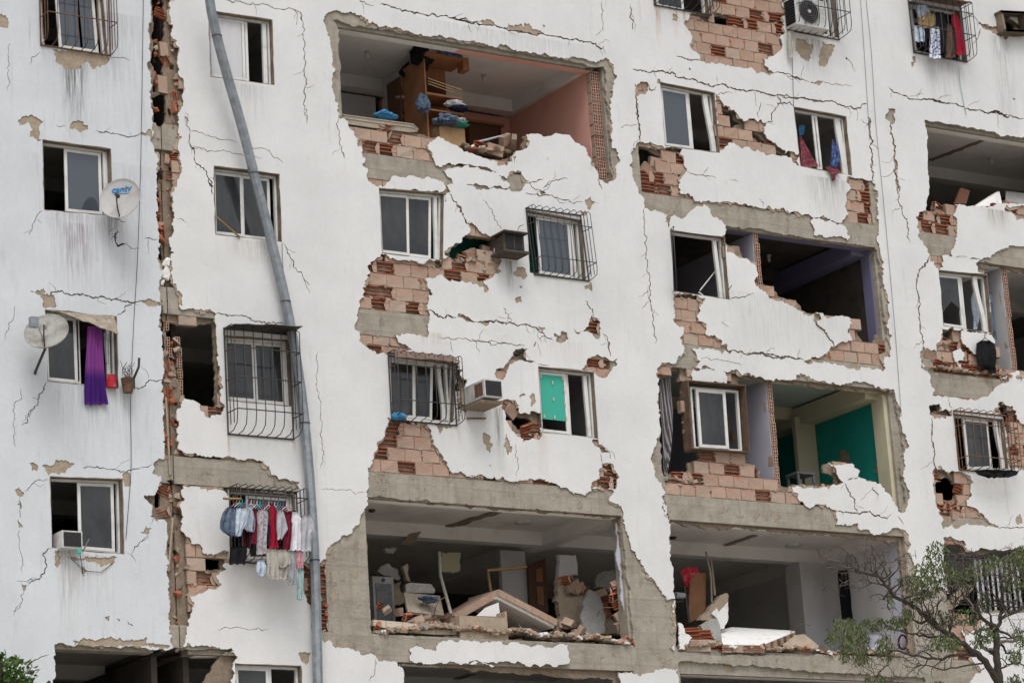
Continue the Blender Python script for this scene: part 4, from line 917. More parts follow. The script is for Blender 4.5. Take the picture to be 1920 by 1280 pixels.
# ---------------------------------------------------------------- rooms behind the openings
def wbox(name, a, b, m, root=None):
    mb = MB(); mb.box(a, b, m if not isinstance(m, str) else M[m]); return part(mb, name, root or RIGHT)
DEEP = 8.0
for k, z in enumerate(ZB):
    wbox('floor_slab', (JX + .03, .331, z + .26), (16.4, DEEP, z + BH - .004), 'concrete')
    wbox('floor_slab', (FX0 + .3, .331, z + .26), (JX - .03, DEEP, z + BH - .004), 'concrete', LEFT)
    for ca, cb in COLS[:3]:
        wbox('cross_beam', (ca + .02, .332, z), (ca + .32, DEEP, z + .258), 'ceil')
    bx = [(JX + .3, COLS[0][0])] + bays[1:]
    for bi, (a, b_) in enumerate(bx):
        if (bi, k) == (2, 4): cm, sm_, im = 'innerdark', 'purple', 'innerdark'
        elif (bi, k) == (2, 3): cm, sm_, im = 'mint', 'cream', 'cream'
        else: cm, sm_, im = 'ceil', 'ceil', 'ceil'
        a2 = a if bi == 0 else a - .0
        if bi > 0: a2 = COLS[bi - 1][0] + .325
        wbox('ceiling', (a2, .334, z + .242), (b_ + .018, DEEP - .01, z + .2595), cm)
        wbox('beam_soffit', (a + .01, .165, z - .012), (b_ - .01, .329, z - .001), sm_)
        wbox('inner_beam', (a2, 2.55, z + .002), (b_ + .018, 2.8, z + .2415), im)
    wbox('ceiling', (-8.7, .334, z + .242), (JX - .05, DEEP - .01, z + .2595), 'ceil', LEFT)
    wbox('inner_beam', (-8.7, 2.6, z), (JX - .05, 2.85, z + .2415), 'ceil', LEFT)
    if k + 1 < len(ZB):
        z0, z1 = z + BH - .003, ZB[k + 1] - .001
        for ci, (ca, cb) in enumerate(COLS[:3]):
            lm = {(1, 3): 'pink', (2, 3): 'purple', (2, 2): 'teal', (2, 1): 'inner', (1, 0): 'inner'}.get((ci, k - (1 if False else 0)), 'inner')
            if (ci, k) == (1, 4): lm = 'pink'
            if (ci, k) == (2, 3): lm = 'innerdark'
            if (ci, k) == (2, 2): lm = 'teal'
            if (ci, k) in ((1, 1), (1, 4)): continue
            wbox('partition_wall', (ca + .03, .50, z0), (ca + .15, DEEP, z1), lm)
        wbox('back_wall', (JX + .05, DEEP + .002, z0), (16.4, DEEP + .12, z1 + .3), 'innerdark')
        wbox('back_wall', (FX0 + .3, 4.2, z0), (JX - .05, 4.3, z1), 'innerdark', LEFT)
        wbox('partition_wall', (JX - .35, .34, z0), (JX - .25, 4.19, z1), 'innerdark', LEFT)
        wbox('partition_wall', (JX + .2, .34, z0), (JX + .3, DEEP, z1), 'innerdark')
lv = lambda k: (ZB[k] + BH - .002, ZB[k + 1] - .002)
z0, z1 = lv(4); ax = fx(868, 110)
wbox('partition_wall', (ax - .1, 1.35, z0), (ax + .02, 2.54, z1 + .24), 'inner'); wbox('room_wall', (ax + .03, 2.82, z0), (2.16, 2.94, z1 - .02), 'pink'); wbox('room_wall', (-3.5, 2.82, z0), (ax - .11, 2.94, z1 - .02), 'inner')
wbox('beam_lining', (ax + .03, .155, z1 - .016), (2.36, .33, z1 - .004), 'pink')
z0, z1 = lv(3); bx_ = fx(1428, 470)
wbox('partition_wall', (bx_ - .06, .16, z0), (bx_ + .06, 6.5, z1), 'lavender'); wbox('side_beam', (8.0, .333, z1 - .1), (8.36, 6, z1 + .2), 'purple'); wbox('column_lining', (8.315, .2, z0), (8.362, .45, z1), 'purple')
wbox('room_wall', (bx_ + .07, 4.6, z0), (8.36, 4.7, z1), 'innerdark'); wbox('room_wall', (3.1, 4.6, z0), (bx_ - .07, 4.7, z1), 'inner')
z0, z1 = lv(2); cx_ = fx(1458, 800)
wbox('partition_wall', (cx_ - .06, .16, z0), (cx_ + .06, 6.5, z1), 'lavender'); wbox('side_beam', (8.0, .333, z1 - .12), (8.37, 6, z1 + .2), 'cream'); wbox('column_lining', (8.27, .16, z0), (8.36, .495, z1), 'cream')
wbox('room_wall', (P(1496, 850, 2.3).x, 2.3, z0), (8.36, 2.4, z1), 'cream'); wbox('room_wall', (3.1, 4.6, z0), (cx_ - .07, 4.7, z1), 'inner')
z0, z1 = lv(3); dx_ = fx(1902, 600)
wbox('partition_wall', (dx_ - .06, .16, z0), (dx_ + .06, 6.5, z1), 'inner')
z0, z1 = lv(1)
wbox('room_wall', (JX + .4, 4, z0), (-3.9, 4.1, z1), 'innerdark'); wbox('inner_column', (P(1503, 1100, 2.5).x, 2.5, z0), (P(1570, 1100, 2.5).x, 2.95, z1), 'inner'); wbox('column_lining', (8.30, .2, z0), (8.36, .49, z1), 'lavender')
z0, z1 = lv(3)
wbox('room_wall', (-1.3, .55, z0), (1.2, .6, z1), 'darkgreen')
# bare ends of the partitions: a stack of hollow clay blocks
hm = [hollow_end(s).mesh('partition_block') for s in range(2)]
def stack(x, y, z0, z1):
    z = z0 + .1
    while z < z1 - .02:
        o = new_obj('brick', RN.choice(hm), RIGHT, (x + RN.uniform(-.008, .008), y + RN.uniform(-.015, .01), z), (RN.gauss(0, .02), RN.gauss(0, .02), RN.gauss(0, .05))); z += .203
for x, k, y in ((bx_, 3, .13), (cx_, 2, .13), (dx_, 3, .13)): z0, z1 = lv(k); stack(x, y, z0 + .1, z1)
wbox('partition_wall', (2.17, .30, lv(4)[0]), (2.372, DEEP, lv(4)[1]), 'pink')
z = lv(4)[0] + .1
while z < lv(4)[1] - .05:
    for dx in (2.222, 2.322): new_obj('brick', RN.choice(hm), RIGHT, (dx + RN.uniform(-.008, .008), .165 + RN.uniform(-.015, .01), z), (RN.gauss(0, .02), RN.gauss(0, .02), RN.gauss(0, .05))).scale = (.92, .85, 1)
    z += .203
# outer shell
for root, a, b_ in ((RIGHT, JX + .03, FX1), (LEFT, FX0, JX - .03)):
    wbox('rear_wall', (a, DEEP + .4, 0), (b_, DEEP + .6, FZ1), 'plaster', root)
    wbox('roof_slab', (a, .335, FZ1 - .25), (b_, DEEP + .398, FZ1 - .01), 'concrete', root)
    xx = (b_ - .2, b_) if root is RIGHT else (a, a + .2)
    wbox('end_wall', (xx[0], .336, 0), (xx[1], DEEP + .398, FZ1 - .252), 'plaster', root)
# ================================================================ things on and in the buildings
def PZ(px, py, z):
    d = ray(px, py); t = (z - CP[2]) / d[2]; p = CP + t * d; return Vector((float(p[0]), float(p[1]), float(p[2])))
def tp(tile, x, y): ox, oy, s = TILES[tile]; return (ox + x * s, oy + y * s)
def at(root, mb, name):
    """part whose vertices are in world coordinates, hung under a thing"""
    o = new_obj(name, mb.mesh(name), root); o.location = root.matrix_basis.inverted() @ Vector((0, 0, 0)) if False else -root.location; return o
def solo(mb, name, label, cat, group=None, base=None, kind=None):
    """one-mesh thing: world vertices, origin moved to its base"""
    c = Vector(base) if base is not None else Vector((sum(v[0] for v in mb.v) / len(mb.v), sum(v[1] for v in mb.v) / len(mb.v), min(v[2] for v in mb.v)))
    mb.v = [tuple(Vector(v) - c) for v in mb.v]
    return tag(mb.build(name, None, c), label, cat, group, kind)
def spoly(tile, s): return [tp(tile, *[float(q) for q in w_.split(',')]) for w_ in s.split()]
def pprism(pts, y, th, m, side=None, ytop=None):
    """outline seen in the frame, built at its own depth with real thickness; ytop leans it"""
    zs = [P(a, b, y).z for a, b in pts]; lo, hi = min(zs), max(zs); poly = []
    for a, b in pts:
        if ytop is not None:
            k = (P(a, b, y).z - lo) / (hi - lo); yy = y + (ytop - y) * k
        else: yy = y
        poly.append(P(a, b, yy))
    n = Vector((0, 1, 0)); b = MB(); b.prism(poly, n * th, m, side); return b
# cloth materials
def cm_(name, a, d=None, sc=14, lo=.4, hi=.65):
    M[name] = mat(name, a, .9, lambda t, b: (b_dirty(a, d or tuple(v * .7 for v in a), sc, lo, hi)(t, b), bump(t, b, nz(t, coords(t), 16, 4, .6), .8, .03)), .15)
cm_('denim_blue', (.055, .08, .125), (.15, .19, .25), 11); cm_('pale_denim', (.34, .41, .50), (.55, .60, .66)); cm_('washed_denim', (.40, .45, .50), (.16, .20, .27))
cm_('burgundy_cotton', (.16, .012, .03)); cm_('red_cotton', (.30, .012, .03)); cm_('grey_jersey', (.33, .33, .35)); cm_('light_grey_jersey', (.40, .40, .43), (.36, .36, .39))
cm_('white_jersey', (.66, .66, .69), (.58, .58, .62)); cm_('beige_linen', (.42, .39, .35), (.30, .28, .25)); cm_('black_cotton', (.012, .012, .014)); cm_('dark_maroon', (.055, .012, .022))
cm_('pink_cotton', (.42, .16, .20), (.5, .33, .34)); cm_('teal_lace', (.22, .36, .37), (.4, .46, .45)); cm_('brown_cotton', (.13, .085, .065)); cm_('mustard_cotton', (.30, .20, .09)); cm_('navy_cotton', (.02, .025, .06))
cm_('floral_cloth', (.45, .40, .40), (.15, .16, .22), 30, .45, .6); cm_('blue_white_print', (.6, .62, .68), (.03, .06, .2), 22, .5, .55); cm_('paisley_cloth', (.07, .03, .14), (.05, .18, .30), 14, .45, .58); cm_('pink_sheet', (.17, .035, .06), (.30, .19, .12), 16, .5, .7)
cm_('blue_plastic', (.03, .17, .34), (.08, .26, .42)); cm_('striped_grey', (.16, .145, .16)); cm_('dusty_tan_fabric', (.42, .36, .29), (.30, .25, .2), 5); cm_('grey_plastic', (.16, .16, .165)); cm_('black_plastic', (.014, .014, .015))
def b_plaid(t, b):
    c = coords(t); sx = N(t, 'ShaderNodeSeparateXYZ'); t.links.new(c, sx.inputs[0]); col = (.55, .49, .40)
    for ch, sc, cc in ((0, 1.6, (.38, .16, .14)), (0, 4.8, (.46, .40, .33)), (2, 3.2, (.45, .38, .32))):
        wv = N(t, 'ShaderNodeMath', operation='MULTIPLY'); wv.inputs[1].default_value = sc * 2; t.links.new(sx.outputs[ch], wv.inputs[0])
        fr = N(t, 'ShaderNodeMath', operation='FRACT'); t.links.new(wv.outputs[0], fr.inputs[0])
        col = mix(t, ramp(t, fr.outputs[0], [(.0, G(.8)), (.07, G(.8)), (.08, G(0)), (1, G(0))]), col, cc)
    t.links.new(col, b.inputs['Base Color'])
M['plaid'] = mat('cream_plaid_ticking', (.55, .49, .4), .9, b_plaid, .1)
def b_purple(t, b):
    c = coords(t); sx = N(t, 'ShaderNodeSeparateXYZ'); t.links.new(c, sx.inputs[0])
    mr = N(t, 'ShaderNodeMapRange'); mr.inputs[1].default_value = .45; mr.inputs[2].default_value = .62; t.links.new(sx.outputs[2], mr.inputs[0])
    t.links.new(mix(t, mr.outputs[0], (.045, .008, .13), (.17, .035, .19)), b.inputs['Base Color'])
M['purple_cloth'] = mat('two_tone_purple_cloth', (.08, .02, .15), .8, b_purple, .2)
def b_stripe(t, b):
    wv = N(t, 'ShaderNodeTexWave', wave_type='BANDS', bands_direction='X'); wv.inputs['Scale'].default_value = 9; wv.inputs['Distortion'].default_value = .6
    t.links.new(coords(t), wv.inputs['Vector'])
    t.links.new(ramp(t, wv.outputs[0], [(.55, (.07, .06, .068)), (.8, (.30, .285, .29))]), b.inputs['Base Color'])
M['stripe'] = mat('grey_striped_curtain_cloth', (.12, .11, .12), .9, b_stripe, .15)
def cloth_mb(rows, m, y, fold=.025, nf=3.0, th=.012, seed=0, mats=None):
    """rows (xl, xr, py) in frame pixels -> hanging cloth with folds, two skins"""
    r = random.Random(seed); ph = r.uniform(0, 6); nx = max(10, int(nf * 5)); R = []
    for (a, b, c), (d, e, f) in zip(rows[:-1], rows[1:]):
        k = max(2, int(abs(f - c) / 5))
        for i in range(k): t = i / k; R.append((a + (d - a) * t, b + (e - b) * t, c + (f - c) * t))
    R.append(rows[-1]); front = []
    for j, (a, b, c) in enumerate(R):
        v = j / (len(R) - 1); mb_ = P((a + b) / 2, c, y)
        for i in range(nx + 1):
            u = i / nx; edge = min(1, 4 * min(u, 1 - u) + .15); pyy = c + (r.uniform(-1.2, 1.2) if j == len(R) - 1 else 0)
            p = P(a + (b - a) * u, pyy, y)
            dy = fold * (math.sin(u * nf * 6.283 + ph + v * 1.3 + 1.6 * noise.noise(Vector((u * 2, v * 2.5, ph)))) * (.35 + .65 * v) + .35 * math.sin(u * nf * 15 + ph * 3 + v * 4) * v + .9 * noise.noise(Vector((u * 3, v * 3, seed * 1.7)))) * edge
            front.append(Vector((p.x, p.y + dy, p.z)))
    n = len(R); W_ = nx + 1; b = MB(); k = len(front)
    vs = front + [p + Vector((0, th, 0)) for p in front]
    f = [(j * W_ + i, (j + 1) * W_ + i, (j + 1) * W_ + i + 1, j * W_ + i + 1) for j in range(n - 1) for i in range(nx)]
    f2 = f + [tuple(k + q for q in g_)[::-1] for g_ in f]
    bd = list(range(W_)) + [j * W_ + nx for j in range(1, n)] + [(n - 1) * W_ + i for i in range(nx - 1, -1, -1)] + [j * W_ for j in range(n - 2, 0, -1)]
    f2 += [(bd[i], bd[i] + k, bd[(i + 1) % len(bd)] + k, bd[(i + 1) % len(bd)]) for i in range(len(bd))]
    b.add(vs, f2, m, True); return b
def hang(name, label, cat, tile, rows, m, y, fold=.02, nf=2.5, group=None, seed=None):
    rr = []
    for w_ in rows.split():
        a, b, c = [float(q) for q in w_.split(',')]; (x0, yy), (x1, _) = tp(tile, a, c), tp(tile, b, c); rr.append((x0, x1, yy))
    mb = cloth_mb(rr, M[m], y, fold, nf, .012, seed if seed is not None else len(label)); return solo(mb, name, label, cat, group)
def blob(name, label, cat, px, py, y, sx, sy, sz, m, seed=0, group=None, parent=None):
    bm = bmesh.new(); bmesh.ops.create_icosphere(bm, subdivisions=4, radius=1)
    for v in bm.verts:
        q = v.co.copy(); d = .82 + .45 * noise.noise(q * 1.6 + Vector((seed, 0, 0))) + .34 * abs(noise.noise(q * 3.4 + Vector((0, seed, 0)))) + .20 * abs(noise.noise(q * 8 + Vector((seed, seed, 0))))
        v.co = Vector((q.x * sx * d, q.y * sy * d, max(-.75, q.z) * sz * d))
    me = bpy.data.meshes.new(name); bm.to_mesh(me); bm.free(); me.materials.append(M[m])
    for p in me.polygons: p.use_smooth = True
    c = P(px, py, y); return tag(new_obj(name, me, parent, c), label, cat, group)

# ---- satellite dishes
M['dish'] = mat('grey_white_dish_paint', (.45, .44, .43), .55, b_dirty((.40, .39, .385), (.27, .25, .235), 6, .5, .8), .3)
M['dish_old'] = mat('stained_dish_paint', (.36, .36, .33), .6, b_dirty((.31, .31, .285), (.15, .125, .10), 5, .42, .72), .3)
M['galv'] = mat('galvanised_steel', (.24, .265, .29), .45, b_dirty((.27, .295, .32), (.16, .18, .20), 8, .4, .7), .5, .35)
M['printblue'] = mat('blue_print', (.02, .18, .42), .6)
def dish(label, c, ax, rad, m, arm_dir, group, logo=False):
    """c: world centre of the bowl, ax: direction it faces"""
    ax = Vector(ax).normalized(); root = thing('satellite_dish', label, 'satellite dish', c, (0, 0, 0), group)
    u = ax.cross(Vector((0, 0, 1))).normalized(); v = u.cross(ax); b = MB(); n = 40; vs = []
    rings = [0, .3, .6, .85, .97, 1.0]
    for side in (0, 1):
        for rr in rings:
            for k in range(n):
                a = 2 * math.pi * k / n; d = .16 * rad * rr * rr - (.012 if side else 0) + (.012 if rr == 1.0 else 0)
                vs.append((u * math.cos(a) + v * math.sin(a) * 1.06) * rad * rr + ax * (d - .16 * rad))
    nr = len(rings); fs = []
    for s in (0, 1):
        for j in range(nr - 1):
            for k in range(n):
                o = s * nr * n; q = (o + j * n + k, o + (j + 1) * n + k, o + (j + 1) * n + (k + 1) % n, o + j * n + (k + 1) % n)
                fs.append(q[::-1] if s else q)
    o = nr * n - n
    fs += [(o + k, o + nr * n + k, o + nr * n + (k + 1) % n, o + (k + 1) % n) for k in range(n)]
    b.add(vs, fs, m, True); bowl = b.build('bowl', root)
    a = MB(); tip = ax * rad * .62 + Vector(arm_dir) * rad
    a.tube([-v * rad * .98 - ax * .02, (-v * rad * .6 + tip * .6), tip], .012, M['iron'], 6); a.build('feed_arm', root)
    h = MB(); h.tube([tip, tip + (-ax * .3 + v * .05).normalized() * .10], [.028, .034], M['iron'] if logo else M['dish'], 10); h.build('feed_horn', root)
    return root, u, v, ax
c1 = P(225, 372, -.42)
r1, u1, v1, a1 = dish('light grey dish with blue lettering beside the third window of the left block', c1, (-.66, -.72, .22), .335, M['dish'], (.0, 0, -.12), 'satellite dishes on the left block', True)
mb = MB(); mb.tube([Vector(P(225, 372, -.36)) - c1, P(222, 404, -.06) - c1, P(214, 404, 0) - c1], .02, M['iron'], 6); mb.build('wall_bracket', r1)
tc = bpy.data.curves.new('lettering', 'FONT'); tc.body = 'cantv'; tc.size = .15; tc.extrude = .002; tc.align_x = 'CENTER'; tc.shear = .3; tc.offset = .003
to = bpy.data.objects.new('lettering', tc); COL.objects.link(to)
dg = bpy.context.evaluated_depsgraph_get(); me = bpy.data.meshes.new_from_object(to.evaluated_get(dg)); bpy.data.objects.remove(to)
me.materials.clear(); me.materials.append(M['printblue'])
lo = new_obj('lettering', me, r1)
X_ = -u1 if (RC.T @ np.array(u1))[0] < 0 else u1
lo.matrix_basis = Matrix(((X_.x, v1.x, a1.x, 0), (X_.y, v1.y, a1.y, 0), (X_.z, v1.z, a1.z, 0), (0, 0, 0, 1)))
lo.location = v1 * .135
for v_ in me.vertices:
    rr = math.hypot(v_.co.x, v_.co.y + .135) / .335; v_.co.z += .16 * .335 * (rr * rr - 1) + .008
sw = MB(); sw.tube([X_ * q * .01 + v1 * (.100 + .008 * math.sin((q + 11) / 22 * 3.14)) + a1 * (.16 * .335 * ((math.hypot(q * .01, .1) / .335) ** 2 - 1) + .006) for q in range(-11, 14, 2)], .0045, M['printblue'], 5); sw.build('underline_swoosh', r1)
c2 = P(87, 621, -.55)
r2, u2, v2, a2 = dish('stained tilted dish on a bent arm beside the purple curtain window', c2, (-.52, -.72, .52), .345, M['dish_old'], (.0, 0, -.12), 'satellite dishes on the left block')
mb = MB(); mb.tube([P(86, 630, -.46) - c2, P(84, 655, -.44) - c2, P(67, 695, -.10) - c2, P(66, 700, 0) - c2], .022, M['iron'], 8); mb.build('wall_bracket', r2)
mb = MB(); mb.tube([P(84, 645, -.44) - c2, P(72, 612, -.90) - c2, P(63, 600, -.98) - c2], .012, M['dish'], 6); mb.build('arm_strut', r2)
mb = MB(); mb.box(P(59, 611, -1.02) - c2, P(67, 597, -.92) - c2, M['galv']); mb.build('feed_box', r2)

# ---- purple curtain, plant, tin, bracket
hang('curtain', 'two-tone purple curtain hanging out of a left block window', 'curtain', 'A3', '620,722,345 612,728,500 602,735,650 596,748,800 598,765,895', 'purple_cloth', -.07, .03, 5)
hang('cloth', 'pale grey cloth hanging behind the purple curtain', 'cloth', 'A3', '732,770,385 735,772,470 748,772,610', 'grey_jersey', .10, .01, 2)
b = MB(); c = P(208.5, 727, -.02); b.tube([c, c + Vector((0, 0, .20))], .085, M['red_cotton'], 16); b.tube([c + Vector((0, 0, .2)), c + Vector((0, 0, .206))], .088, M['galv'], 16)
cm_('red_tin', (.40, .03, .045), (.5, .35, .33), 9, .55, .7); b.mats[0] = M['red_tin']
solo(b, 'tin_can', 'red and white tin standing on the window sill beside the purple curtain', 'tin')
t = thing('potted_plant', 'small rusty pot with a dry twiggy plant on the left block wall', 'plant', P(240, 736, -.16))
b = MB(); b.tube([(0, 0, 0), (0, 0, .03), (0, 0, .22), (0, 0, .225)], [.075, .08, .105, .11], M['rust'], 14); b.build('pot', t)
b = MB(); rr = random.Random(3)
for _ in range(16):
    p = Vector((rr.uniform(-.05, .05), rr.uniform(-.05, .05), .2)); pts = [p]
    for _ in range(4): p = p + Vector((rr.uniform(-.06, .06), rr.uniform(-.05, .05), rr.uniform(.03, .09))); pts.append(p)
    b.tube(pts, .004, M['wood_frame'], 4)
tag(b.build('twigs', t), None, None, None, 'stuff')
b = MB(); b.tube([P(247, 722, 0), P(248, 716, -.12), P(260, 688, -.20), P(261, 671, -.20)], .02, M['iron'], 8); b.box(P(246, 727, -.02), P(252, 712, .0), M['iron'])
solo(b, 'wall_bracket', 'bare dark bent bracket on the wall above the rusty plant pot', 'bracket')
# ---- air conditioners
M['wood_grey'] = mat('grimy_grey_wood', (.09, .078, .066), .9, b_tan((.12, .10, .085), (.05, .042, .036), 8, .4), .1)
M['ac_white'] = mat('yellowed_white_casing', (.55, .56, .56), .5, b_dirty((.54, .545, .54), (.27, .24, .20), 7, .45, .75), .35)
M['ac_black'] = mat('black_condenser_fins', (.02, .02, .021), .7, b_dirty((.02, .02, .021), (.25, .25, .25), 26, .66, .72), .3)
def ac(label, fpx, d, group, side_grille=None, body='ac_white'):
    """fpx: front face corners tl, br in the frame at depth -d"""
    (ax_, ay), (bx_2, by) = fpx; a, b_ = P(ax_, ay, -d), P(bx_2, by, -d); x0, x1, z0, z1 = a.x, b_.x, b_.z, (a.z + P(bx_2, ay + 5, -d).z) / 2
    t = thing('air_conditioner', label, 'air conditioner', ((x0 + x1) / 2, -d, z0), (0, 0, 0), group); o = t.location; L = lambda x, y, z: Vector((x, y, z)) - o
    m = MB(); m.box(L(x0, -d, z0), L(x1, .35, z1), M[body]); m.build('casing', t)
    m = MB(); e = .025; m.box(L(x0 + e, -d - .012, z0 + e), L(x1 - e, -d - .001, z1 - e), M['ac_black']); k = 14
    for i in range(k): x = x0 + e + (x1 - x0 - 2 * e) * (i + .5) / k; m.box(L(x - .003, -d - .016, z0 + e), L(x + .003, -d - .0122, z1 - e), M['iron'])
    m.build('rear_grille', t)
    if side_grille:
        m = MB(); n = 2
        for i in range(n):
            y0 = -d + .05 + i * .13; m.box(L(x0 - .008, y0, z0 + .04), L(x0 - .001, y0 + .115, z1 - .04), M[side_grille])
        m.build('side_vent', t)
    return t, (x0, x1, z0, z1)
ac('white air conditioner with a black back grille on the sill of the left block', ((116, 992), (155, 1028)), .20, 'window air conditioners')
b = MB(); b.tube([P(148, 1037, -.24), P(148, 1031, -.24), P(146, 1027, -.24)], [.035, .035, .015], M['tealcloth'], 10); b.tube([P(155, 1034, -.22), P(167, 1010, -.22)], .012, M['grey_plastic'], 6)
solo(b, 'cut_bottle', 'teal plastic bottle hanging under the air conditioner of the left block', 'bottle')
b = MB(); b.tube([P(128, 1028, -.05), P(135, 1048, -.03), P(160, 1070, -.02), P(190, 1072, -.02), P(212, 1055, -.01)], .005, M['black_plastic'], 4); b.tube([P(150, 1038, -.1), P(153, 1055, -.05), P(155, 1076, -.01)], .005, M['black_plastic'], 4)
solo(b, 'drain_hose', 'thin dark looping hoses under the air conditioner of the left block', 'hose')
ac('white air conditioner with brown side vents in the broken middle wall', ((907, 709), (943, 746)), .62, 'window air conditioners', 'rust')
t, q = ac('dark old air conditioner in a weathered wooden box', ((944, 439), (982, 472)), .30, 'window air conditioners', None, 'wood_grey')
o = t.location; m = MB(); x0, x1, z0, z1 = q
for a, e in (((x0 - .02, -.315, z0 - .02), (x0 + .02, -.29, z1 + .02)), ((x1 - .03, -.315, z0 - .02), (x1 + .01, -.29, z1 + .02)), (((x0 + x1) / 2 - .012, -.32, z0), ((x0 + x1) / 2 + .012, -.30, z1)), ((x0 - .06, -.42, z1 + .021), (x1 + .05, .02, z1 + .045)), ((x0 - .08, -.40, z0 - .06), (x1 + .06, .02, z0 - .021))):
    m.box(Vector(a) - o, Vector(e) - o, M['wood_grey'])
m.build('wooden_box', t)
# ledges under the units
b = MB(); zl = P(907, 746, -.62).z; b.box((P(905, 746, -.62).x, -.56, zl - .055), (P(945, 746, -.62).x, .05, zl - .004), M['mortar']); part(b, 'unit_ledge', RIGHT)
b = MB(); b.tube([P(875, 784, -.03), P(911, 784, -.03)], .014, M['rust'], 5); b.tube([P(880, 784, -.03), P(880, 783, .05)], .01, M['rust'], 5); part(b, 'iron_bracket', RIGHT)
a, e = P(1490, 8, -.34), P(1555, 56, -.34)
t = thing('condenser', 'pale outdoor condenser unit with a round fan in the top window grille', 'air conditioner', (a.x, -.34, e.z)); o = t.location
x0, x1, z0, z1 = a.x, e.x, e.z, e.z + .56; m = MB(); m.box((0, 0, 0), (x1 - x0, .3, z1 - z0), M['ac_white']); m.build('casing', t)
m = MB(); cc = Vector((.32, -.002, .29)); n = 28
m.tube([cc, cc + Vector((0, -.012, 0))], .225, M['ac_black'], 28)
m.build('fan_opening', t); m = MB()
for rr in (.05, .09, .13, .17, .21, .235): m.tube([cc + Vector((math.cos(k / 24 * 6.2832) * rr, -.022, math.sin(k / 24 * 6.2832) * rr)) for k in range(25)], .0055, M['grey_plastic'], 4, False)
m.tube([cc + Vector((0, -.01, 0)), cc + Vector((0, -.03, 0))], .035, M['ac_white'], 14)
m.build('fan_guard', t); m = MB()
for k in range(9): m.box((-.008, .01, .04 + k * .055), (-.001, .29, .088 + k * .055), M['black_plastic'])
m.build('side_vent', t)
hang('rag', 'long grey rag hanging down beside the condenser grille', 'rag', 'C1', '1125,1165,205 1128,1170,260 1135,1160,385', 'beige_linen', -.10, .02, 2)

# ---- pipe and wires
pts = [P(388, -60, -.62), P(396, 20, -.55), P(420, 120, -.42), P(452, 232, -.30), P(476, 325, -.25), P(503, 430, -.2), P(530, 540, -.16), P(550, 640, -.14), P(566, 745, -.13), P(576, 840, -.13), P(583, 930, -.13), P(590, 1050, -.13), P(594, 1180, -.13), P(597, 1330, -.13), P(600, 1500, -.13)]
pts.append(Vector((pts[-1].x, -.13, .1)))
def smooth(p, k=4):
    o = []
    for i in range(len(p) - 1):
        a, b, c, d = p[max(0, i - 1)], p[i], p[i + 1], p[min(len(p) - 1, i + 2)]
        for j in range(k):
            t = j / k; o.append(.5 * ((2 * b) + (c - a) * t + (2 * a - 5 * b + 4 * c - d) * t * t + (3 * b - a - 3 * c + d) * t ** 3))
    return o + [p[-1]]
sp_ = smooth(pts); t = thing('metal_pipe', 'long bent galvanised pipe running down the white wall', 'pipe', sp_[-1]); o = t.location
def jfind(py): return min(range(len(sp_)), key=lambda i: abs(PX(sp_[i].x, sp_[i].z, sp_[i].y)[1] - py))
js = [0] + [jfind(q) for q in (65, 315, 556, 800, 1062, 1320)] + [len(sp_) - 1]
for k in range(len(js) - 1):
    seg = sp_[js[k]:js[k + 1] + 1]
    if len(seg) < 2: continue
    m = MB(); m.tube([p - o for p in seg], .082, M['galv'], 8, True, False); m.build('pipe_section', t)
    m = MB(); m.tube([seg[-1] - o + Vector((0, 0, .008)), seg[-1] - o - Vector((0, 0, .01))], .0895, M['iron'], 8, True, False); m.build('joint_collar', t)
def wire(label, pl, r=.006, m='black_plastic'):
    b = MB(); b.tube(smooth([P(*q) for q in pl], 3), r, M[m], 4); return solo(b, 'wire', label, 'wire')
wire('thin black wire hanging down the left block beside the dish', [(269, -20, -.03), (267, 120, -.03), (264, 300, -.05), (258, 480, -.05), (250, 620, -.05), (245, 750, -.03), (246, 870, -.03), (240, 960, -.03), (236, 1010, -.02)], .005)
wire('thin grey wire left of a pair hanging down the right wall', [(1612, -20, -.02), (1620, 90, -.02), (1627, 200, -.02), (1631, 262, -.02)], .005, 'grey_plastic')
wire('long thin grey wire running down the right wall', [(1622, -20, -.02), (1634, 100, -.02), (1642, 230, -.02), (1655, 360, -.02), (1668, 500, -.02), (1680, 640, -.02), (1690, 780, -.02)], .005, 'grey_plastic')
wire('thin dark wire from the condenser down to the curtained window', [(1484, 60, -.02), (1486, 120, -.02), (1488, 200, -.02)], .005)
wire('short blue green wire under the grille with the red shirt', [(1798, 126, -.05), (1800, 155, -.03), (1806, 190, -.02), (1812, 216, -.02)], .006, 'tealcloth')
wire('thin grey wire hanging from the sill of the pale window beside the bent pipe', [(529, 456, -.02), (530, 490, -.02), (534, 540, -.02)], .005, 'grey_plastic')
b = MB(); b.tube([P(405, 406, -.05), P(450, 445, -.02)], .016, M['mustard_cotton'], 6); solo(b, 'stick', 'yellow wooden stick leaning across the window beside the bent pipe', 'stick')

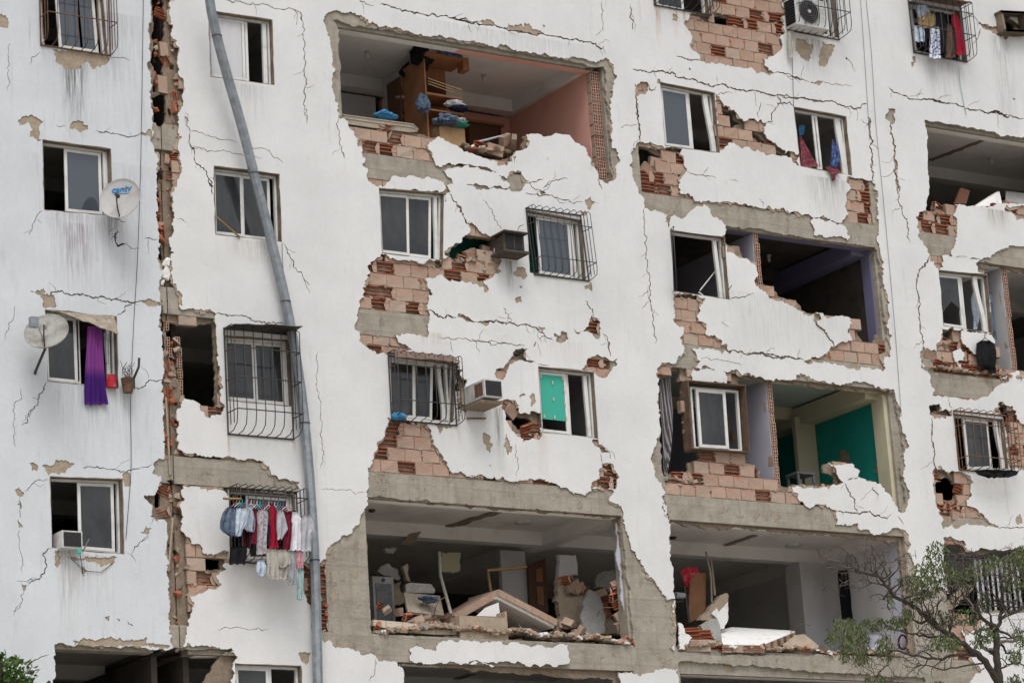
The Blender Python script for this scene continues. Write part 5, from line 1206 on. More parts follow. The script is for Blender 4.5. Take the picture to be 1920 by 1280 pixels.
# ---- laundry on the low window grille
GR = 'laundry hung on the low window grille'
for s in [
 'denim_shorts|blue denim shorts at the left end of the laundry|shorts|denim_blue|425,468,322 402,470,350 388,472,395 386,468,435 400,466,455 440,462,478|-.44',
 'denim_shorts|faded denim shorts with frayed legs second in the laundry|shorts|pale_denim|476,530,325 474,533,350 470,532,400 470,512,440 472,500,478|-.45',
 'denim_shorts|white washed denim shorts beside the burgundy top|shorts|washed_denim|536,552,308 534,566,345 520,578,390 515,576,430 540,572,456|-.44',
 'top|burgundy top between the denim shorts and the flowered dress|top|burgundy_cotton|570,585,333 566,596,365 562,598,430 556,596,520|-.42',
 'dress|long flowered grey dress in the middle of the laundry|dress|floral_cloth|598,640,333 588,648,355 592,645,420 588,640,500 584,640,578|-.47',
 'shirt|bright red shirt behind the grey vest|shirt|red_cotton|664,676,303 658,692,335 655,700,380 662,702,450 652,705,545|-.43',
 'skirt|dark navy garment between the dress and the red shirt|skirt|navy_cotton|636,664,415 634,668,460 640,662,530|-.40',
 'vest|grey sleeveless vest in front of the red shirt|vest|light_grey_jersey|700,728,335 696,742,375 695,758,440 700,740,470 700,725,497|-.48',
 'trousers|dark red trousers beside the white shirt|trousers|burgundy_cotton|742,776,345 740,784,400 736,782,470 728,778,553|-.45',
 'shirt|white short sleeved shirt with a dark sleeve hem|shirt|white_jersey|782,812,346 776,834,395 780,832,410 778,830,480 770,832,556|-.47',
 'shirt|grey short sleeved shirt at the right end of the laundry|shirt|light_grey_jersey|838,875,362 826,898,400 828,902,450 832,888,462 830,886,500 828,884,562|-.50',
 'dress|dark maroon garment inside the grille behind the shorts|dress|dark_maroon|505,560,440 502,562,480 498,570,545|-.30',
 'trousers|black trousers at the lower left of the grille|trousers|black_cotton|445,530,535 440,534,560 438,526,600 436,524,632|-.40',
 'shirt|dark red shirt inside the grille behind the vest|shirt|dark_maroon|690,735,470 688,735,510 690,732,545|-.36',
 'cloth|scrunched pale blue cloth on the lower line|cloth|pale_denim|594,628,610 583,637,640 586,636,670 598,625,700|-.50',
 'cloth|beige cloth at the left of the lower line|cloth|beige_linen|642,690,548 640,704,590 642,705,650 636,706,690 650,704,714|-.52',
 'cloth|beige cloth in the middle of the lower line|cloth|beige_linen|700,750,552 698,770,590 706,770,630 715,742,652|-.50',
 'cloth|beige crumpled cloth hanging lowest in the middle|cloth|beige_linen|705,765,632 706,768,665 708,762,715|-.47',
 'cloth|grey beige cloth right of the lower line|cloth|grey_jersey|758,804,560 760,806,620 756,806,680 760,800,742|-.48',
 'cloth|pink patterned cloth on the lower line|cloth|pink_cotton|802,834,558 800,842,600 804,840,655|-.50',
 'top|maroon top hanging behind the flowered dress|top|burgundy_cotton|610,650,470 606,652,510 604,650,560|-.33',
 'shirt|dark blue shirt behind the white shirt|shirt|navy_cotton|770,800,340 764,806,400 766,804,460|-.38',
 'leggings|black leggings behind the dark red trousers|leggings|black_cotton|700,740,520 702,738,545 706,732,562|-.40',
 'cloth|cream cloth bunched behind the beige cloth|cloth|dusty_tan_fabric|668,720,560 664,724,610 676,716,690|-.44',
 'cloth|light grey cloth bunched behind the pink patterned cloth|cloth|light_grey_jersey|770,812,552 766,816,600 772,808,668|-.43',
 'towel|long teal lace strip hanging lowest at the right|towel|teal_lace|808,838,640 803,842,690 806,840,750 806,840,824|-.48']:
    n_, lb, ct, mt_, rw, yy = s.split('|'); hang(n_, lb, ct, 'A8', rw, mt_, float(yy), .035, 2.2, GR)
b = MB(); b.tube([P(419, 934, -.40), P(452, 935, -.40)], .02, M['mustard_cotton'], 6); solo(b, 'rod', 'short wooden rod at the left end of the laundry grille', 'rod')
b = MB()
for i, (x, cc) in enumerate(zip(range(478, 780, 16), ['pink_cotton', 'white_jersey', 'tealcloth', 'blue_plastic', 'red_tin', 'white_jersey'] * 4)):
    p = P(*tp('A8', x, 300 + (x - 480) * .08), -.40); b.tube([p + Vector((-.10, .0, -.06)), p + Vector((0, .02, .02)), p + Vector((.0, 0, .07))], .007, M[cc], 5); b.tube([p + Vector((0, .02, .02)), p + Vector((.10, .03, -.06))], .007, M[cc], 5)
solo(b, 'hangers', 'row of coloured plastic hangers along the top of the laundry grille', 'hangers', None, None, 'stuff')
GR = 'clothes hung in the top right window grille'
for s in [
 'clothes_bundle|blue grey clothes bundle at the top left of the upper grille|clothes|washed_denim|925,985,35 918,1002,70 930,998,110 940,980,132|-.20',
 'shirt|mustard shirt below the blue grey bundle|shirt|mustard_cotton|985,1040,92 935,1046,120 930,1046,160 980,1020,188|-.22',
 'trousers|grey denim trousers at the left of the upper grille|trousers|pale_denim|905,968,170 908,975,220 912,972,278|-.20',
 'shorts|black shorts beside the grey denim trousers|shorts|black_cotton|978,1015,178 976,1018,215 980,1012,252|-.19',
 'shirt|white shirt with a blue and red print in the upper grille|shirt|blue_white_print|1018,1070,180 1008,1076,240 1008,1078,310 1005,1082,388|-.24',
 'shirt|black shirt behind the printed white shirt|shirt|black_cotton|1045,1100,82 1040,1116,130 1060,1118,220 1078,1116,355|-.20',
 'trousers|brown trousers beside the red shirt|trousers|brown_cotton|1122,1176,160 1120,1182,230 1115,1186,310 1112,1180,385|-.18',
 'shirt|red shirt at the right of the upper grille|shirt|red_cotton|1160,1190,92 1150,1205,135 1172,1225,200 1180,1240,280 1184,1252,365|-.24']:
    n_, lb, ct, mt_, rw, yy = s.split('|'); hang(n_, lb, ct, 'C2', rw, mt_, float(yy), .03, 2.2, GR)
# ---- cloths at the upper right window
hang('curtain', 'dark pink patterned curtain torn loose in the left half of the window', 'curtain', 'C2', '140,150,905 145,190,980 148,225,1050 150,268,1112', 'pink_sheet', .03, .03, 3)
hang('curtain', 'blue and violet paisley curtain in the right half of the window', 'curtain', 'C2', '360,372,930 355,395,980 350,412,1060 345,390,1115', 'paisley_cloth', .06, .03, 3)
hang('sheet', 'pink sheet spilling over the sill of the curtained window', 'cloth', 'C2', '310,345,1108 320,395,1125 345,420,1150 355,382,1165 358,378,1200', 'pink_sheet', -.06, .03, 2)
hang('towel', 'pale blue cloth hanging dark inside the curtained window', 'cloth', 'C2', '135,175,835 135,172,870 140,165,905', 'blue_plastic', .35, .02, 2)
hang('jacket', 'black jacket hanging on a hanger outside the broken right window', 'jacket', 'C5', '640,690,1018 612,716,1035 610,730,1080 614,732,1130 620,725,1170 680,732,1188 690,728,1215', 'black_cotton', -.10, .05, 2.5)
b = MB(); b.tube([P(1847, 633, -.06), P(1846, 627, -.05), P(1850, 624, -.02)], .006, M['iron'], 4); b.tube([P(1838, 641, -.08), P(1847, 633, -.08), P(1862, 644, -.08)], .008, M['iron'], 4); solo(b, 'hanger', 'dark clothes hanger holding the black jacket', 'hanger')
hang('dress', 'pale blue dress hanging inside the open right window', 'dress', 'C5', '590,625,730 578,635,770 585,632,830 596,630,880 596,618,950', 'pale_denim', .30, .03, 2)
hang('trousers', 'blue jeans hanging beside the bent window jamb', 'trousers', 'C5', '683,705,730 684,712,830 690,722,920 716,734,1005', 'denim_blue', .20, .02, 1.5)
# curtains in the teal floor and lower rooms
hang('curtain', 'grey striped curtain hanging in the gap beside the box framed window', 'curtain', 'C6', '135,212,245 138,216,330 145,228,470 152,232,570 158,226,700 166,212,830 172,190,945', 'stripe', .22, .035, 4)
blob('plastic_bag', 'crumpled blue plastic bag on the sill inside a window grille', 'bag', *tp('B5', 405, 680), -.14, .13, .1, .07, 'blue_plastic', 5)
hang('sack', 'dark cloth and debris caught in the bottom of the rusty grille', 'sack', 'C8', '530,760,705 540,800,715 560,790,735 620,740,752', 'black_cotton', -.26, .05, 3)
# ================================================================ inside the open rooms
M['wood_red'] = mat('reddish_wood_veneer', (.29, .13, .058), .5, b_dirty((.31, .14, .062), (.18, .075, .034), 3, .4, .75), .35)
M['wood_pale'] = mat('pale_wood_board', (.46, .28, .14), .6, b_dirty((.48, .30, .16), (.36, .21, .10), 4, .4, .75), .3)
M['wood_dark'] = mat('dark_wood', (.10, .04, .02), .5, None, .35)
M['bulb'] = mat('frosted_bulb_glass', (.5, .48, .44), .3, None, .5)
M['white_chip'] = mat('broken_white_plaster', (.68, .68, .66), .9, b_dirty((.70, .70, .685), (.48, .42, .35), 6, .55, .75), .15)
M['grey_chip'] = mat('grey_cement_back', (.33, .33, .32), .95, b_tan((.36, .36, .35), (.26, .25, .235), 6, .3), .1)
def solidbox(pts4, dn, m, side=None):
    """slab: four top corners (world), dropped by vector dn"""
    b = MB(); b.prism([Vector(p) for p in pts4], Vector(dn), M[m], M[side or m]); return b
# ---- wardrobe in the upper room
Y0, Y1 = .75, 1.25
xl, xr = P(802, 200, Y0).x, P(866, 200, Y0).x; fz4 = ZB[4] + BH - .95
zf = lv(4)[0]; zt_ = P(840, 92, Y0).z
t = thing('wardrobe', 'open reddish wooden wardrobe with collapsed shelves and clothes in the upper room', 'wardrobe', ((xl + xr) / 2, Y0, zf)); o = t.location
def wp(name, a, e, m): b = MB(); b.box(Vector(a) - o, Vector(e) - o, M[m]); return b.build(name, t)
zz = lambda py: P(835, py, Y0).z
wp('side_panel', (xl - .03, Y0, zf), (xl, Y1 + .25, zz(112)), 'wood_red'); wp('back_panel', (xl + .002, Y1 - .02, zf), (xr, Y1, zz(112)), 'wood_red')
wp('shelf', (xl - .02, Y0 - .10, zz(112)), (xr + .14, Y1, zz(107)), 'wood_red')
wp('shelf', (xl + .003, Y0, zz(182)), (xr + .02, Y1 - .03, zz(178)), 'wood_red'); wp('shelf', (xl + .003, Y0, zz(211)), (xr + .02, Y1 - .03, zz(208)), 'wood_red')
for k in range(3):
    pts_ = [P(802, 146 + k * 5, Y0 + .02), P(866, 168 + k * 5, Y0 - .08 + k * .05), P(866, 168 + k * 5, Y1 - .1), P(802, 146 + k * 5, Y1 - .05)]
    at(t, solidbox([p for p in pts_], (0, 0, -.018), 'wood_red', 'wood_pale'), 'fallen_shelf')
wp('drawer_box', (P(824, 240, Y0 - .1).x, Y0 - .1, zf), (P(871, 240, Y0 - .1).x, Y1 - .03, P(840, 237, Y0 - .1).z), 'wood_pale')
wp('upper_door', (xr + .02, Y0 - .1, zz(130)), (xr + .14, Y0 + .1, zz(112)), 'wood_red')
xl2, xr2 = P(752, 200, 1.5).x, P(779, 200, 1.5).x
t = thing('bookcase', 'darker wooden bookcase behind the wardrobe in the upper room', 'bookcase', ((xl2 + xr2) / 2, 1.5, zf)); o = t.location
wp('side_panel', (xl2, 1.5, zf), (xl2 + .03, 1.95, P(755, 145, 1.5).z), 'wood_dark'); wp('back_panel', (xl2 + .031, 1.9, zf), (xr2 + .3, 1.93, P(755, 145, 1.5).z), 'wood_red')
for q in (175, 198, 220): wp('shelf', (xl2 + .031, 1.5, P(760, q, 1.5).z), (xr2 + .3, 1.899, P(760, q, 1.5).z + .025), 'wood_red')
blob('cloth_pile', 'pink folded cloths on the dark bookcase', 'clothes', 767, 184, 1.55, .2, .15, .09, 'dusty_tan_fabric', 2)
blob('cloth_pile', 'grey green cloths lower on the dark bookcase', 'clothes', 772, 208, 1.55, .18, .15, .10, 'washed_denim', 3)
blob('jeans_bundle', 'blue jeans bundled at the left side of the wardrobe', 'clothes', 793, 196, .62, .13, .10, .19, 'denim_blue', 4)
blob('bag', 'big black bag on top of the wardrobe', 'bag', 789, 105, .95, .20, .2, .26, 'black_plastic', 6)
blob('bag', 'black bag slumped on the dark bookcase', 'bag', 770, 140, 1.45, .16, .2, .22, 'black_plastic', 7)
blob('jeans_bundle', 'heap of dark jeans spilling from the lowest shelf', 'clothes', 838, 226, .58, .25, .16, .11, 'denim_blue', 8)
blob('cloth_pile', 'white cloth crumpled on the middle shelf of the wardrobe', 'clothes', 852, 196, .75, .2, .16, .07, 'white_jersey', 9)
blob('cloth_pile', 'dark cloths below the white cloth in the wardrobe', 'clothes', 860, 204, .72, .17, .14, .05, 'navy_cotton', 10)
blob('towel', 'folded teal towel on top of the drawer box', 'towel', 862, 235, .62, .16, .14, .035, 'tealcloth', 11)
blob('cloth_pile', 'beige folded clothes above the teal towel', 'clothes', 862, 228, .64, .15, .14, .05, 'beige_linen', 12)
b = MB(); a = P(804, 107, .8); b.box(a, a + Vector((.30, .25, .16)), M['white_jersey']); solo(b, 'box', 'white cardboard box on the top shelf of the wardrobe', 'box')
blob('bag', 'cream handbag at the top of the wardrobe', 'bag', 840, 97, .72, .2, .1, .07, 'dusty_tan_fabric', 14)
blob('cloth_pile', 'pink and blue small things on the top shelf', 'clothes', 846, 103, .66, .2, .1, .04, 'paisley_cloth', 15)
# mattress on the broken parapet
M['mattress'] = mat('dusty_striped_mattress', (.40, .34, .27), .9, b_tan((.44, .38, .30), (.30, .25, .19), 4, .3), .1)
b = MB(); pts_ = [P(642, 214, .06), P(700, 222, .05), P(775, 232, .05), P(784, 242, .06)]; low = [P(648, 232, .06), P(702, 240, .05), P(768, 248, .05), P(783, 247, .06)]
for i in range(3): b.hexa([low[i], low[i + 1], low[i + 1] + Vector((0, .7, .05)), low[i] + Vector((0, .7, .05)), pts_[i], pts_[i + 1], pts_[i + 1] + Vector((0, .7, .03)), pts_[i] + Vector((0, .7, .03))], M['mattress'])
t = thing('mattress', 'dusty tan mattress lying over the broken parapet of the upper room', 'mattress', low[1]); 
b.v = [tuple(Vector(v) - low[1]) for v in b.v]; b.build('mattress_body', t); m = MB()
for dz in (.02, .09): m.tube([p * (1 - dz / .2) + q * (dz / .2) - low[1] + Vector((0, -.006, 0)) for p, q in zip(pts_, low)], .008, M['beige_linen'], 5)
m.build('piping', t)
blob('plastic_bag', 'bright blue plastic bag behind the dusty mattress', 'bag', 722, 217, .45, .2, .15, .08, 'blue_plastic', 21)
b = MB(); b.tube([P(890, 268, .2), P(946, 254, .35)], .022, M['light_grey_jersey'], 7); solo(b, 'metal_tube', 'pale metal tube lying on the parapet rubble of the upper room', 'tube')
b = MB(); b.box((P(880, 250, 2.6).x, 2.6, zf), (P(940, 250, 2.6).x, 3.1, P(900, 232, 2.6).z), M['wood_dark']); b.box((P(880, 250, 2.6).x - .05, 2.55, P(900, 232, 2.6).z + .001), (P(940, 250, 2.6).x + .05, 3.12, P(900, 232, 2.6).z + .04), M['wood_red']); solo(b, 'desk', 'dark low desk at the back of the salmon room', 'desk')
for k, (px_, py_, y, lb) in enumerate([(688, 96, 1.2, 'bare bulb on the ceiling of the upper left room'), (907, 140, 1.5, 'bare bulb on the ceiling of the salmon room'), (1441, 478, 1.0, 'bulb on the ceiling of the violet room'), (1858, 296, 2.0, 'bulb on the ceiling of the dark upper right room')]):
    kk = 4 if k != 2 else 3; zc = ZB[kk + 1] + .24; p = PZ(px_, py_, zc); t = thing('ceiling_bulb', lb, 'bulb', p, (0, 0, 0), 'ceiling bulbs')
    m = MB(); m.tube([(0, 0, 0), (0, 0, -.04)], .05, M['ac_white'], 10); m.build('holder', t); m = MB(); m.tube([(0, 0, -.04), (0, 0, -.07), (0, 0, -.11), (0, 0, -.14)], [.018, .03, .034, .012], M['bulb'], 10); m.build('bulb', t)
for px_, py_, lb in ((983, 978, 'round ceiling lamp in the wide rubble filled room'), (1488, 1021, 'round ceiling lamp in the room with the fallen white slab'), (697, 955, 'dark ceiling fitting at the left end of the wide room'), (1262, 1006, 'dark ceiling fitting at the left end of the white slab room')):
    p = PZ(px_, py_, ZB[2] + .24); b = MB(); b.tube([p + Vector((0, 0, .001)), p + Vector((0, 0, -.03)), p + Vector((0, 0, -.045))], [.17, .16, .10] if 'round' in lb else [.06, .06, .04], M['ac_white' if 'round' in lb else 'iron'], 20); solo(b, 'ceiling_lamp', lb, 'ceiling lamp')
# scars on ceilings where walls stood
def scar(px0, py0, px1, py1, z, w_, sd):
    a, e = PZ(px0, py0, z), PZ(px1, py1, z); n = 16; rr = random.Random(sd); L, R_ = [], []
    d = (e - a).normalized(); s = Vector((-d.y, d.x, 0))
    for i in range(n + 1):
        p = a.lerp(e, i / n); L.append(p + s * (w_ * rr.uniform(.5, 1.2))); R_.append(p - s * (w_ * rr.uniform(.4, 1.3)))
    b = MB(); b.prism(L + R_[::-1], (0, 0, -.02), M['mortar']); part(b, 'ceiling_scar', RIGHT)
zc = ZB[2] + .24
scar(950, 953, 772, 1008, zc, .12, 1); scar(1110, 976, 1028, 1005, zc, .06, 2); scar(1415, 1002, 1330, 1032, zc, .07, 3)
scar(1845, 262, 1745, 300, ZB[5] + .24, .06, 4); scar(330, 1222, 230, 1255, ZB[1] + .24, .10, 5); scar(885, 1262, 810, 1285, ZB[1] + .24, .07, 6)
for (px0, py0, px1, py1), k in (((770, 1005, 763, 1022), 2),):
    b = pprism([(768, 1000), (790, 996), (776, 1016), (768, 1022), (752, 1020)], 2.53, .05, M['mortar']); part(b, 'beam_scar', RIGHT)

# ---- loose blocks and rubble
lb_var = [block_mesh(.30, .19, 80 + s, M['brick']).mesh('loose_brick') for s in range(4)] + [broken_block(.28, .19, 90 + s).mesh('loose_brick') for s in range(3)]
def loose(px_, py_, y, s=1.0, rot=None, group=None, label=None, rnd=None):
    r_ = rnd or RN; o = new_obj('loose_brick', r_.choice(lb_var), None, P(px_, py_, y), rot or (r_.uniform(-1.3, 1.3), r_.uniform(-.6, .6), r_.uniform(-1.5, 1.5))); o.scale = (s, s, s)
    return tag(o, label, 'brick', group)
ch_m = [M['mortar'], M['render'], M['brick'], M['brick'], M['render'], M['mortar'], M['render']]
chv = [chunk_mesh('rubble_chunk', r_[0], r_[1], r_[2], ch_m[i % 7], 40 + i) for i, r_ in enumerate([(.22, .16, .10), (.16, .14, .12), (.24, .12, .07), (.14, .12, .10), (.26, .2, .04), (.2, .16, .08), (.12, .1, .1), (.3, .18, .09)])]
chv_red = [chunk_mesh('masonry_lump', .2, .12, .09, M['brick_red'], 140), chunk_mesh('masonry_lump', .14, .14, .12, M['brick_red'], 141), chunk_mesh('masonry_lump', .2, .1, .1, M['hollow'], 142)]
def heap(x0, x1, y0, y1, zf_, hgt, n, nbig, where, seed, dens=1.0):
    """small debris in one stuff object, larger pieces as things of their own"""
    r_ = random.Random(seed); b = MB()
    def hz(x, y): u = (x - x0) / (x1 - x0); return hgt * max(.05, .45 + .6 * noise.noise(Vector((x * 1.5, y * 2, seed)))) * min(1, 6 * min(u, 1 - u) + .2)
    gx_, gy_ = 22, 6
    vs = []
    for j in range(gy_ + 1):
        for i in range(gx_ + 1):
            x = x0 + (x1 - x0) * i / gx_; y = y0 + (y1 - y0) * j / gy_; ed = 0 if i in (0, gx_) else (.75 if j in (0, gy_) else 1)
            vs.append((x, y, zf_ + hz(x, y) * .55 * ed + r_.uniform(0, .02)))
    b.add(vs, [(j * (gx_ + 1) + i, j * (gx_ + 1) + i + 1, (j + 1) * (gx_ + 1) + i + 1, (j + 1) * (gx_ + 1) + i) for j in range(gy_) for i in range(gx_)], M['render'])
    for k in range(n):
        x, y = r_.uniform(x0, x1), y0 + (y1 - y0) * r_.random() ** 1.6; s = r_.uniform(.02, .07); z = zf_ + hz(x, y) * .6 + r_.uniform(0, .03); mt = r_.choice(ch_m) if r_.random() < .86 else r_.choice((M['white_chip'], M['brick_red'], M['grey_chip']))
        q = [Vector((r_.uniform(-1, 1), r_.uniform(-1, 1), r_.uniform(-.6, .6))) for _ in range(4)]
        rot = Matrix.Rotation(r_.uniform(0, 3), 3, 'Z') @ Matrix.Rotation(r_.uniform(-.6, .6), 3, 'X')
        b.box((x - s * r_.uniform(.6, 1.3), y - s * .8, z - s * .4), (x + s * r_.uniform(.6, 1.3), y + s * .8, z + s * r_.uniform(.1, .5)), mt, rot)
    solo(b, 'rubble', 'fine rubble strewn ' + where, 'rubble', None, Vector(((x0 + x1) / 2, (y0 + y1) / 2, zf_)), 'stuff')
    for k in range(nbig):
        x, y = r_.uniform(x0 + .05, x1 - .05), y0 + (y1 - y0) * r_.random(); s = r_.uniform(.5, 1.15)
        o = new_obj('rubble_chunk', r_.choice(chv), None, (x, y, zf_ + hz(x, y) * .75 + .03), (r_.uniform(-.5, .5), r_.uniform(-.5, .5), r_.uniform(0, 6))); o.scale = (s, s, s)
        tag(o, 'lump of broken masonry ' + where, 'rubble', 'lumps of masonry ' + where)
zf1 = lv(1)[0] + .003
heap(-2.98, 2.0, .03, 1.3, zf1, .46, 2000, 34, 'in the wide lower room', 1)
heap(3.1, 8.1, .03, 1.1, zf1, .20, 800, 18, 'under the fallen white slab', 2)
heap(-1.0, 1.0, .05, .5, P(900, 283, .2).z - .06, .12, 90, 8, 'on the parapet below the wardrobe', 3)
heap(fx(1250, 900), fx(1320, 900), .06, .28, fz(1290, 895) - .06, .10, 40, 4, 'below the striped curtain', 4)
heap(fx(1495, 905), fx(1560, 905), .05, .25, fz(1530, 908) - .08, .10, 40, 3, 'on the parapet of the teal room', 5)
heap(fx(1745, 400), fx(1800, 400), .06, .3, fz(1770, 398) - .05, .08, 30, 3, 'before the dark upper right room', 6)
heap(fx(1735, 690), fx(1925, 700), -.0, .10, fz(1800, 693) - .04, .10, 60, 6, 'below the broken right window', 7)
heap(fx(858, 485), fx(928, 490), .05, .2, fz(890, 489) - .03, .10, 40, 4, 'beside the wooden box unit', 8)
for k, (a, e, y, s, rt_) in enumerate([(722, 248, .02, .9, (.3, .25, .1)), (735, 243, .04, .8, (.5, -.2, .3)), (905, 277, .1, 1.0, (.2, .1, .2)), (930, 281, .08, 1.0, (.1, .2, -.1)), (952, 264, .12, .9, (.4, -.5, .4)), (968, 268, .1, .8, (.2, .6, 1.2))]):
    loose(a, e, y, s, rt_, 'loose clay blocks on the parapet of the upper room', 'red block loose on the parapet below the wardrobe')
for a, e, y, s, rt_ in [(885, 478, .08, .9, (.2, -.45, .3)), (900, 483, .07, .9, (.3, -.2, -.3)), (915, 470, .15, .8, (.1, .1, .1)), (868, 489, .04, .8, (.6, .2, 0))]:
    loose(a, e, y, s, rt_, 'loose clay blocks in the hole beside the wooden box unit', 'red block in the hole by the wooden box unit')
for a, e, y, s, rt_ in [(1742, 405, .05, 1, (0, .0, .1)), (1760, 390, .08, .9, (.2, .2, .3)), (1872, 392, .15, 1, (.1, .15, .1)), (1898, 387, .15, 1, (.1, .1, -.1))]:
    loose(a, e, y, s, rt_, 'loose clay blocks on the parapet of the dark upper right room', 'red block before the dark upper right room')
for a, e, y, s, rt_ in [(1745, 668, .0, .9, (.5, .4, .2)), (1765, 684, .0, .9, (.2, .1, .3)), (1778, 650, .05, .9, (.5, -.4, .4)), (1800, 690, -.0, .9, (.1, 0, 0)), (1766, 975, .02, .9, (.2, .2, 0)), (1795, 967, .02, .9, (.1, .1, .2)), (1778, 952, .04, .8, (.3, .4, .3))]:
    loose(a, e, y, s, rt_, 'loose clay blocks fallen below the right windows', 'red block fallen below the right windows')
for a, e, y, s, rt_ in [(1232, 305, .06, .9, (.2, .1, 0)), (1216, 318, .03, .8, (.4, .5, .3)), (946, 765, .02, .9, (.3, .4, .2)), (960, 772, .04, .9, (.5, .5, .4)), (992, 806, .02, .9, (.3, -.35, .2)), (1405, 878, .1, .8, (.2, .1, 0)), (1418, 884, .1, .8, (.2, .2, .4))]:
    loose(a, e, y, s, rt_, 'loose clay blocks caught in the wall holes', 'red block caught in a wall hole')
# wide lower room
b = MB(); tops = [P(700, 1161, .12), P(760, 1166, .1), P(815, 1176, .1), P(858, 1178, .14)]; lows = [P(700, 1172, .12), P(760, 1184, .1), P(815, 1189, .1), P(856, 1189, .14)]
for i in range(3): b.hexa([lows[i], lows[i + 1], lows[i + 1] + Vector((0, .6, .02)), lows[i] + Vector((0, .6, .02)), tops[i], tops[i + 1], tops[i + 1] + Vector((0, .6, .02)), tops[i] + Vector((0, .6, .02))], M['plaid'])
solo(b, 'mattress', 'thin cream plaid mattress pinned under rubble in the wide lower room', 'mattress')
def holes_on(t, a, e, n, o):
    """row of hollow block ends along a broken edge from a to e"""
    for k in range(n):
        p = Vector(a).lerp(Vector(e), (k + .5) / n); ob = new_obj('brick', hm[k % 2], t, p - o, (0, 0, math.radians(-75)))
        ob.scale = (.95, .4, .75)
A, B_ = P(861, 1153, .06), P(952, 1150, .06); z0_, z1_ = zf1, A.z
t = thing('fallen_wall_piece', 'upright tan piece of hollow block wall at the edge of the wide lower room', 'wall piece', (A.x, .06, z0_)); o = t.location
m = MB(); m.box(Vector((A.x, .06, z0_)) - o, Vector((B_.x - .02, .34, z1_)) - o, M['render']); m.build('block_wall', t)
for k in range(3):
    for j in range(2): new_obj('brick', hm[k % 2], t, Vector((B_.x - .02, .11 + j * .15, z0_ + .10 + k * .155)) - o, (0, 0, math.radians(90))).scale = (1, .3, .78)
R1, R2 = P(935, 1104, .45), P(1043, 1160, .40)
t = thing('fallen_wall_slab', 'big tilted wall slab with a white underside leaning in the wide lower room', 'wall slab', (R2.x, .4, zf1)); o = t.location; dy = Vector((0, .95, .03)); dn = Vector((-.05, 0, -.13))
m = MB(); m.hexa([q - o for q in (R1 + dn, R2 + dn, R2 + dn + dy, R1 + dn + dy, R1, R2, R2 + dy, R1 + dy)], M['render']); m.build('block_slab', t)
m = MB(); e2 = Vector((-.004, .01, -.012)); m.hexa([q - o for q in (R1 + dn + e2 * 2, R2 + dn + e2 * 2, R2 + dn + dy + e2 * 2, R1 + dn + dy + e2 * 2, R1 + dn + e2 * .1, R2 + dn + e2 * .1, R2 + dn + dy + e2 * .1, R1 + dn + dy + e2 * .1)], M['white_chip']); m.build('white_face', t)
dirv = (R2 - R1).normalized(); ang = math.atan2(dirv.z, dirv.x)
for k in range(7):
    p = R1.lerp(R2, (k + .5) / 7) + Vector((0, -.012, -.06)); ob = new_obj('brick', full_var[k % 6], t, p - o, (0, -ang, 0)); ob.scale = (.6, .25, .52)
L1, L2 = P(933, 1106, .5), P(853, 1152, .75)
t = thing('fallen_wall_slab', 'tilted reddish wall slab leaning against the white bottomed slab', 'wall slab', (L2.x, .7, zf1)); o = t.location; dy = Vector((.05, .9, .03)); dn = Vector((.03, 0, -.10))
m = MB(); m.hexa([q - o for q in (L2 + dn, L1 + dn, L1 + dn + dy, L2 + dn + dy, L2, L1, L1 + dy, L2 + dy)], M['brick']); m.build('block_slab', t)
b = pprism(spoly('B8', '50,855 110,800 185,770 195,860'), .42, .05, M['white_chip']); solo(b, 'plaster_piece', 'triangular white piece under the tilted reddish slab', 'plaster piece')
b = MB(); a = P(771, 1150, 1.0); q = [P(757, 1110, 1.25), P(825, 1116, 1.35), P(833, 1153, 1.0), P(765, 1146, .9)]; b.prism(q, (0, .04, -.03), M['pink'] if False else M['wood_board'] if 'wood_board' in M else M['dusty_tan_fabric'])
solo(b, 'board', 'dusty brown board leaning among the wreckage of the wide lower room', 'board')
b = pprism(spoly('B7', '612,655 640,645 770,655 795,690 790,712 612,708'), 1.4, .06, M['beige_linen']); solo(b, 'cushion', 'pale cushion behind the dusty leaning board', 'cushion')
blob('bag', 'grey blue bag with papers on the dusty leaning board', 'bag', *tp('B7', 755, 752), .95, .17, .12, .07, 'denim_blue', 31)
b = MB(); b.tube([P(*tp('B7', 822, 455), 1.6), P(*tp('B7', 828, 600), 1.4), P(*tp('B7', 896, 845), .9)], .028, M['beige_linen'], 8); solo(b, 'rod', 'long pale rod leaning in the wide lower room', 'rod')
b = MB(); a, e = P(*tp('B7', 408, 800), 1.6), P(*tp('B7', 530, 612), 1.6); b.box((a.x, 1.6, zf1), (e.x, 2.2, e.z), M['grey_chip']); b.box((a.x + .05, 1.585, zf1 + .1), (e.x - .05, 1.599, e.z - .12), M['grey_plastic']); b.tube([(a.x + .2, 1.58, e.z - .06), (a.x + .2, 1.56, e.z - .06)], .03, M['iron'], 10)
solo(b, 'washing_machine', 'dusty grey machine beside the concrete column in the wide lower room', 'appliance')
for s, y, mt_, lb in [('830,452 945,455 945,570 900,580 840,575', 2.8, 'cream', 'pale wall fragment hanging under the inner beam'), ('452,540 500,525 560,560 575,620 520,610 455,590', 2.0, 'grey_chip', 'grey wall fragment left of the leaning rod'), ('480,425 560,425 530,465 495,460', 3.2, 'white_chip', 'white scrap hanging below the inner beam'), ('590,540 625,528 635,640 610,600', 1.9, 'render', 'narrow tan fragment behind the cushion'), ('530,650 580,640 590,780 535,790', 2.3, 'render', 'tan block stub behind the dusty machine')]:
    b = pprism(jag(spoly('B7', s), 4, .15, 2, True, 3), y, .08, M[mt_]); solo(b, 'wall_fragment', lb, 'wall fragment')
t = thing('door', 'dark brown panelled door standing open in the wide lower room', 'door', P(*tp('B8', 370, 800), 3.0)); o = t.location
